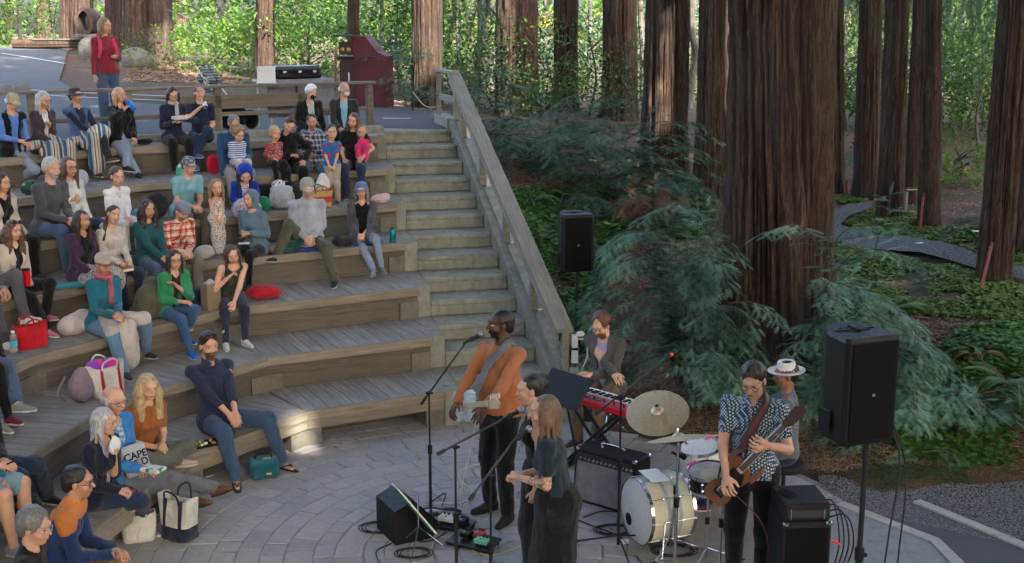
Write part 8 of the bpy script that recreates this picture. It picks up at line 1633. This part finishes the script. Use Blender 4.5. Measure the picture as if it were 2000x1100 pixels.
L_ = [('backpack',3,148,.42,[((0,0,.1),(.2,.12,.11)),((.1,0,.14),(.1,.1,.1))],C_('whitepink', (.42,.38,.38)),'off white backpack lying on the third step beside the red tote','backpack'),
 ('bag',3,150,.62,[((0,0,.08),(.17,.1,.09))],blk,'small black bag tucked under the purple cardigan woman','bag'),
 ('duffel_bag',3,298,.3,[((0,0,.2),(.2,.15,.2)),((.05,.05,.38),(.1,.1,.08)),((-.1,0,.12),(.14,.14,.12))],olive,'large olive green sack standing beside the woman in green','bag'),
 ('backpack',3,512,.3,[((0,0,.09),(.2,.13,.09)),((.14,0,.07),(.09,.11,.07))],C_('redpack', (.35,.008,.02)),'red backpack lying flat on the third step beside the tank top woman','backpack'),
 ('jacket_heap',4,565,.22,[((0,0,.08),(.16,.14,.08)),((-.1,-.1,.03),(.1,.12,.05)),((.12,.0,.13),(.08,.1,.07))],greenj,'dark green jacket heaped on the fourth step','jacket'),
 ('clothes_heap',4,538,.2,[((0,0,.05),(.13,.1,.06)),((.03,-.08,.02),(.1,.1,.04))],C_('beigeheap', (.18,.16,.12)),'beige garment crumpled beside the green jacket','clothing'),
 ('shopping_bag',5,552,.3,[((0,0,.15),(.17,.12,.15)),((0,0,.27),(.15,.08,.05))],C_('silverbag', (.3,.32,.35), rough=.4),'silver grey insulated bag on the fifth step','bag'),
 ('clothes_heap',5,518,.5,[((0,0,.17),(.15,.12,.15)),((.1,0,.25),(.1,.1,.06))],blk,'black coat piled behind the silver bag','clothing'),
 ('cloth_bag',5,545,.36,[((0,0,.33),(.09,.07,.06))],C_('patternwhite', (.5,.5,.5), 'print', (.02,.02,.02), (.2,.4,.02), s=.6),'black and white patterned bundle on top of the silver bag','bundle'),
 ('shopping_bag',5,515,.16,[((0,0,.1),(.1,.08,.11))],C_('greenbag', (.005,.15,.07), rough=.5),'green plastic bag left of the silver bag','bag'),
 ('bag',5,583,.4,[((0,0,.16),(.1,.1,.17))],blk2,'black rucksack right of the silver bag','bag'),
 ('clothes_heap',5,742,.2,[((0,0,.06),(.13,.08,.07)),((.1,.02,.08),(.06,.06,.05))],C_('pinkheap', (.5,.36,.34)),'cream and pink garment at the right end of the fifth step','clothing'),
 ('camera_bag',4,668,.16,[((-.05,0,.08),(.08,.07,.07)),((.08,0,.06),(.09,.06,.06))],blk2,'black pouch with a white cord between the two capped sitters','bag'),
 ('seat_cushion',4,608,.22,[((0,0,.02),(.26,.2,.022))],C_('bluepad', (.01,.06,.4)),'blue seat cushion under the elderly man in the grey cap','cushion'),
 ('seat_cushion',4,712,.22,[((0,0,.02),(.24,.19,.022))],C_('bluepad2', (.01,.05,.28)),'blue seat cushion under the woman in the blue cap','cushion'),
 ('backpack',5,308,.34,[((0,0,.17),(.14,.1,.17)),((0,-.07,.11),(.1,.06,.09))],blk2,'black backpack with orange cord left of the teal tee man','backpack'),
 ('bag',5,278,.3,[((0,0,.09),(.15,.08,.08))],C_('tealpattern', (.02,.22,.27), 'print', (.3,.1,.4), (.5,.5,.5), s=1.2),'turquoise patterned bag beside the boy in white','bag'),
 ('bag',5,205,.2,[((0,0,.06),(.13,.09,.07))],C_('pinkblue', (.4,.35,.4), 'print', (.5,.1,.2), (.1,.3,.4), s=1),'small bag with pink and blue pattern in front of the boy in white','bag'),
 ('bag',6,62,.25,[((0,0,.08),(.13,.1,.09))],C_('camo', (.03,.08,.05), 'print', (.3,.35,.3), (.01,.02,.02), s=1.2),'green and white patterned bundle near the tan capped man\'s feet','bag'),
 ('seat_pad',6,420,.4,[((0,0,.15),(.11,.04,.14))],C_('redseat', (.4,.01,.03)),'red folding seat behind the drinking man\'s blue shoe','seat pad'),
 ('tote_bag',6,356,.3,[((0,0,.11),(.08,.06,.11))],C_('greenwhite', (.05,.35,.25), 'print', (.6,.6,.55), (.6,.15,.03), s=1.4),'green and white patterned bag between the eating woman\'s feet','bag'),
 ('bucket',6,160,.35,[((0,0,.11),(.09,.09,.11))],greyl,'grey bucket shaped bag on the sixth step under the blanket','bag'),
 ('bag',7,282,.3,[((0,0,.05),(.12,.08,.05))],blk,'small black bag right of the blond woman in the top row','bag'),
 ('paper_bag',3,412,.2,[((0,0,.01),(.01,.01,.01))],canvas,'x','x'),
 ('bag',4,400,.25,[((0,0,.08),(.12,.1,.09))],C_('greywhite', (.36,.36,.35)),'pale canvas bag beside the flat capped man\'s knee','bag'),
 ('bag',3,388,.4,[((0,0,.1),(.14,.1,.1))],C_('bluebag', (.02,.03,.06)),'dark navy bag behind the paper bag','bag'),
 ('towel',4,128,.08,[((0,0,.02),(.2,.09,.022)),((.12,-.08,-.0),(.06,.09,.03))],C_('turqtowel', (.02,.22,.27)),'turquoise towel lying over the edge of the fourth step','towel'),
 ('bag',3,268,.35,[((0,0,.1),(.06,.05,.1))],C_('yellowbag', (.55,.4,.03)),'small yellow snack bag beside the olive sack','bag'),
 ('seat_cushion',1,215,.2,[((0,0,.02),(.26,.2,.02))],C_('redpad', (.35,.01,.03)),'red seat cushion under the grey haired woman in navy','cushion'),
 ('rucksack',1,60,.5,[((0,0,.14),(.13,.1,.14))],C_('darkgreenbag', (.01,.03,.025)),'dark rucksack in the lower left corner','backpack')]
for nm, k, px, back, prims, m, lab, cat in L_:
    if lab == 'x': continue
    p, a = SP(k, px, back); lump(nm, p, a+math.pi/2, prims, m, lab, cat, part='bulk')
p, a = SP(3, 413, .13); root = empty('paper_bag', p, a+math.pi/2, 'brown paper grocery bag standing beside the tank top woman\'s legs', 'paper bag'); m_kraft = mat('kraft', (.2,.15,.1), .85); MB().box((0,0,.15), (.19,.11,.3)).build('sides', m_kraft, root)
V, F = Vol(.02).ell((0,0,.3), (.08,.045,.035)).surf(.01, folds(.02, 40, 2)); mesh_np('wrapping', V, F, C_('foil', (.3,.3,.33), rough=.4), root)
p, a = SP(5, 625, .22); root = tote(p, a+math.pi/2, .34, .18, .24, C_('basket', (.42,.05,.03), 'stripes', (.4,.27,.1), s=3), 'red and straw striped basket with leather handles on the fifth step', mat('leather_tan', (.25,.13,.05), .6), None, cat='basket')
p, a = SP(5, 632, .38); lump('carrier_bag', p, a+1.5, [((0,0,.24),(.1,.07,.2))], C_('whitecarrier', (.5,.5,.52), rough=.5), 'white carrier bag standing behind the striped basket', 'bag', part='bulk')
# lettered bag on the lap of the man in blue
w = g3['W'](g3['PV']+A(-.02,.26,.2)); nrm = unit(A(.6,-.75,.35)); Rb = frame(x=A(.78,.6,.12), z=nrm); root = empty('printed_bag', w, 0, 'pale plastic bag lettered CAPE COD held between the man in blue and grey haired woman', 'bag'); mb = MB().box((0,0,0), (.22,.27,.05), bev=.02); mb.V[0] = mb.V[0]@Rb[:3,:3].T; mb.build('bag', C_('palebluebag', (.38,.42,.47), rough=.5), root, True); textmesh('CAPE\nCOD', .085, blk, root, nrm*.027, Rb, bold=True)
# striped blanket
for info, lab in ((a2, 'striped blanket in blue, cream and brown over the knees of the plum jacket woman'), (a3, 'striped blanket in blue, cream and rust over the bucket hat man\'s raised knees')):
    v = Vol(.05); K1_, K2_ = info['knl'], info['knr']; PV_ = info['PV']
    for kn in (K1_, K2_): v.cone(PV_+A(0,.1,.06), kn+A(0,0,.035), .1, .09); v.cone(kn+A(0,.01,.03), kn+A(0,.05,-.3), .085, .1, A(0,1,0), 1.5)
    v.cone((K1_+K2_)/2+A(0,0,.0), (K1_+K2_)/2+A(.05,.06,-.3), .1, .13, A(0,1,0), 1.8)
    v.cone(K1_+A(-.08,0,0), K2_+A(.1,0,0), .07); v.cone(PV_+A(.1,.2,.05), PV_+A(.38,.22,.03), .08, .06, A(0,0,1), 1.2)
    V, F = v.surf(.012, folds(.016, 16, 5)); V = V@yawm(info['rz']).T
    o = mesh_np('blanket', V, F, C_('blanket', (.03,.08,.14), 'blanket', (.2,.25,.3), (.02,.06,.12)), loc=info['pos']); tag(o, lab, 'blanket', 'striped blankets on the top row')
# things held
def inhand(info, which, off, build, name, lab, cat, group=None, rz=0): w = info['W'](info['hands'][which][0]+A(*off)); root = empty(name, w, info['rz']+rz, lab, cat, group); build(root); return root
inhand(a4, 1, (-.02,.02,.01), lambda r: (MB().lathe([(0,-.1),(.033,-.1),(.036,-.09),(.036,.06),(.02,.08),(.018,.1)], ax=(0,-.75,.45), n=16).build('body', mat('bottleblue', (.01,.12,.45), .3), r, True), MB().lathe([(0,-.11),(.034,-.108),(.034,-.1)], ax=(0,-.75,.45), n=16).build('base', mat('bottleblue2', (.02,.2,.6), .3), r, True)), 'bottle', 'bright blue bottle held to the mouth of the blond woman', 'bottle', 'drink bottles and cups')
inhand(a6, 1, (-.02,.03,.0), lambda r: MB().lathe([(0,-.06),(.028,-.058),(.032,-.05),(.032,.045),(.027,.058),(0,.056)], ax=(0,-.8,.4), n=18).build('can', mat('can_silver', (.5,.5,.5), .3, .8), r, True), 'drink_can', 'silver can at the mouth of the man in the navy tee', 'can', 'drink bottles and cups')
inhand(a5, 0, (.03,.03,.0), lambda r: (MB().box((0,0,.02), (.2,.14,.05), bev=.012).build('container', C_('clearbox', (.42,.44,.44), rough=.3), r), MB().ball((0,0,.045), (.08,.05,.015), 10).build('noodles', mat('noodle', (.5,.3,.1), .7), r, True)), 'food_container', 'clear takeaway container of noodles in the scarfed woman\'s hand', 'food container')
inhand(d9, 0, (.045,.02,.03), lambda r: (MB().lathe([(0,-.09),(.032,-.09),(.04,.07),(.0,.07)], n=18).build('cup', mat('redcup', (.45,.005,.015), .35), r, True), MB().lathe([(.042,.07),(.042,.09),(0,.092)], n=18).build('lid', m_blk, r, True)), 'tumbler', 'red tumbler with a black lid in the curly auburn woman\'s hands', 'tumbler', 'drink bottles and cups')
def crumple(m, r=.05, am=.02): return lambda root: mesh_np('sheet', *Vol(.01).ell((0,0,0), (r, r*.35, r*1.3)).surf(.008, folds(am, 40, 1)), m, root)
inhand(g4, 0, (0,.01,.03), crumple(C_('napkin', (.7,.7,.7)), .06, .012), 'napkin', 'white paper napkin at the grey haired woman\'s mouth', 'napkin')
inhand(g3, 1, (.02,.05,.0), lambda r: MB().box((0,0,.02), (.13,.18,.03), bev=.008, m=0).build('wrapper', C_('wrapper', (.6,.6,.6), 'print', (.02,.25,.08), (.02,.25,.08), s=1.2), r), 'sandwich_wrapper', 'green and white sandwich wrapper in the hand of the man in blue', 'wrapper')
inhand(g2, 0, (.03,.03,0), crumple(mat('bread', (.45,.28,.13), .8), .035, .008), 'sandwich', 'half eaten sandwich in the hands of the blond curly woman', 'sandwich')
inhand(g2, 0, (-.06,-.06,-.08), lambda r: MB().box((0,0,0), (.16,.12,.004)).build('sheet', C_('napkin', (.7,.7,.7)), r), 'napkin', 'white napkin lying on the cross-legged woman\'s lap', 'napkin')
inhand(c4, 1, (0,.03,.02), crumple(mat('bread'), .025, .006), 'snack', 'small snack in the raised hand of the woman in white', 'food')
inhand(d3, 0, (.03,.02,0), crumple(mat('bread'), .02, .004), 'snack', 'bit of food in the fingers of the hooded person', 'food'); inhand(d3, 0, (.03,-.0,-.13), lambda r: MB().box((0,0,0), (.13,.1,.005), rz=.4).build('sheet', C_('napkin', (.7,.7,.7)), r), 'napkin', 'white napkin on the hooded person\'s lap', 'napkin')
inhand(a1, 1, (-.03,.02,.02), lambda r: MB().box((0,0,0), (.075,.14,.01), bev=.003, R=rotx(.4)).build('case', m_blk, r), 'phone', 'black phone held by the man in the tan cap', 'phone'); inhand(f1, 1, (-.03,.02,.02), lambda r: MB().box((0,0,0), (.075,.14,.01), bev=.003, R=rotx(.4)).build('case', m_blk, r), 'phone', 'black phone held over dark jeans at the left edge', 'phone')
inhand(d7, 1, (.06,.05,-.03), lambda r: (MB().box((0,0,0), (.14,.2,.03), bev=.004).build('pages', mat('paper'), r), MB().box((0,0,.017), (.145,.205,.004)).build('cover', mat('book_red', (.3,.1,.03), .5), r)), 'book', 'closed paperback with an orange brown cover on the beige hoodie woman\'s lap', 'book')
v = Vol(.04); I_ = e1
for kn in (I_['knl'], I_['knr']): v.cone(I_['PV']+A(0,.15,.07), kn+A(0,0,.04), .085, .08)
v.cone((I_['knl']+I_['knr'])/2+A(.03,.02,.02), (I_['knl']+I_['knr'])/2+A(.05,.06,-.28), .11, .13, A(0,1,0), 1.9); V, F = v.surf(.011, folds(.016, 18, 7)); V = V@yawm(I_['rz']).T; tag(mesh_np('shawl', V, F, C_('shawl', (.42,.37,.34)), loc=I_['pos']), 'pale beige shawl draped over the knees of the teal sweater woman', 'shawl')
# sunglasses pushed up on heads
for info, lab in ((g1, 'dark sunglasses pushed up on the bearded man\'s hair'), (d9, 'sunglasses pushed up in the auburn curls'), (b3, 'sunglasses pushed up on the bun haired woman\'s head')):
    o = info['W'](info['HC']+info['RH']@A(0,.06,.105)*info['hsz']); R = yawm(info['rz'])@info['RH']@rotx(.6); root = empty('sunglasses', o, 0, lab, 'sunglasses'); mb = MB()
    for q in (-1, 1): mb.ball((q*.033,.01,0), (.027,.006,.02), 12)
    mb.tube([A(-.01,.012,.004), A(.01,.012,.004)], .003, 6)
    for q in (-1, 1): mb.tube([A(q*.058,.005,0), A(q*.078,-.05,-.01)], .003, 6)
    mb.V = [np.asarray(v_)@R.T for v_ in mb.V]; mb.build('frame', mat('sunglass', (.01,.01,.012), .15), root, True)
# flip flops of the bearded man, loose
for s_, R_a, nm in (('al', 12, 'left'), ('ar', -25, 'right')):
    w = g1['W'](g1[s_]); w[2] = .0; root = empty('flip_flop', w, g1['rz']+math.radians(R_a), 'dark flip-flop on the bearded man\'s foot %s' % ('standing out beside the cooler bag to the right' if s_ == 'al' else 'left of the cooler bag'), 'sandal', 'flip-flops of the bearded man'); V, F = Vol(.01).cone((0,-.05,.008), (0,.1,.008), .04, .045, (0,0,1), 4).cone((0,.1,.008), (0,.19,.008), .045, .034, (0,0,1), 4).surf(.008); mesh_np('sole', V, F, m_rub, root); MB().tube(curve_pts([A(-.04,.04,.03), A(-.015,.11,.055), A(0,.14,.035)], 4), .006, 6).tube(curve_pts([A(.04,.04,.03), A(.015,.11,.055), A(0,.14,.035)], 4), .006, 6).build('thong', m_rub, root, True)
# a crew case and dark bags behind the railing
p = onrail(470)+nR*.45; lump('equipment_bag', A(p[0], p[1], 2.7), ang, [((0,0,.2),(.25,.15,.2)), ((.3,0,.15),(.12,.1,.15))], blk, 'black equipment bag standing behind the railing under the sign board', 'bag', None, part='bulk')

# fallen needles and bits of leaf on the paving and the boards
P = []; rg = np.random.default_rng(12)
for i in range(900): P.append((rg.uniform(-3.2, 2.4), rg.uniform(7.2, 13), .004))
P = [p for p in P if inpoly(A(p[0]), A(p[1]), pl_edge)[0]]
for i in range(750): k = int(rg.integers(1, 8)); q, nn = seatpt(k, rg.uniform(0, 880), rg.uniform(.06, .8)); P.append((q[0], q[1], q[2]+.004))
P = np.array(P); V, F = inst(A([-.5,-.05,0],[.5,-.03,.02],[.5,.05,0],[-.5,.05,.03]), [(0,1,2,3)], P, randrot(len(P), .1, rg), .035*rg.uniform(.4, 1.6, len(P))); tag(mesh_np('fallen_needles', V, F, m_litter, None, False, attr={'rnd': np.repeat(rg.uniform(0, .8, len(P)), 4)}), kind='stuff')
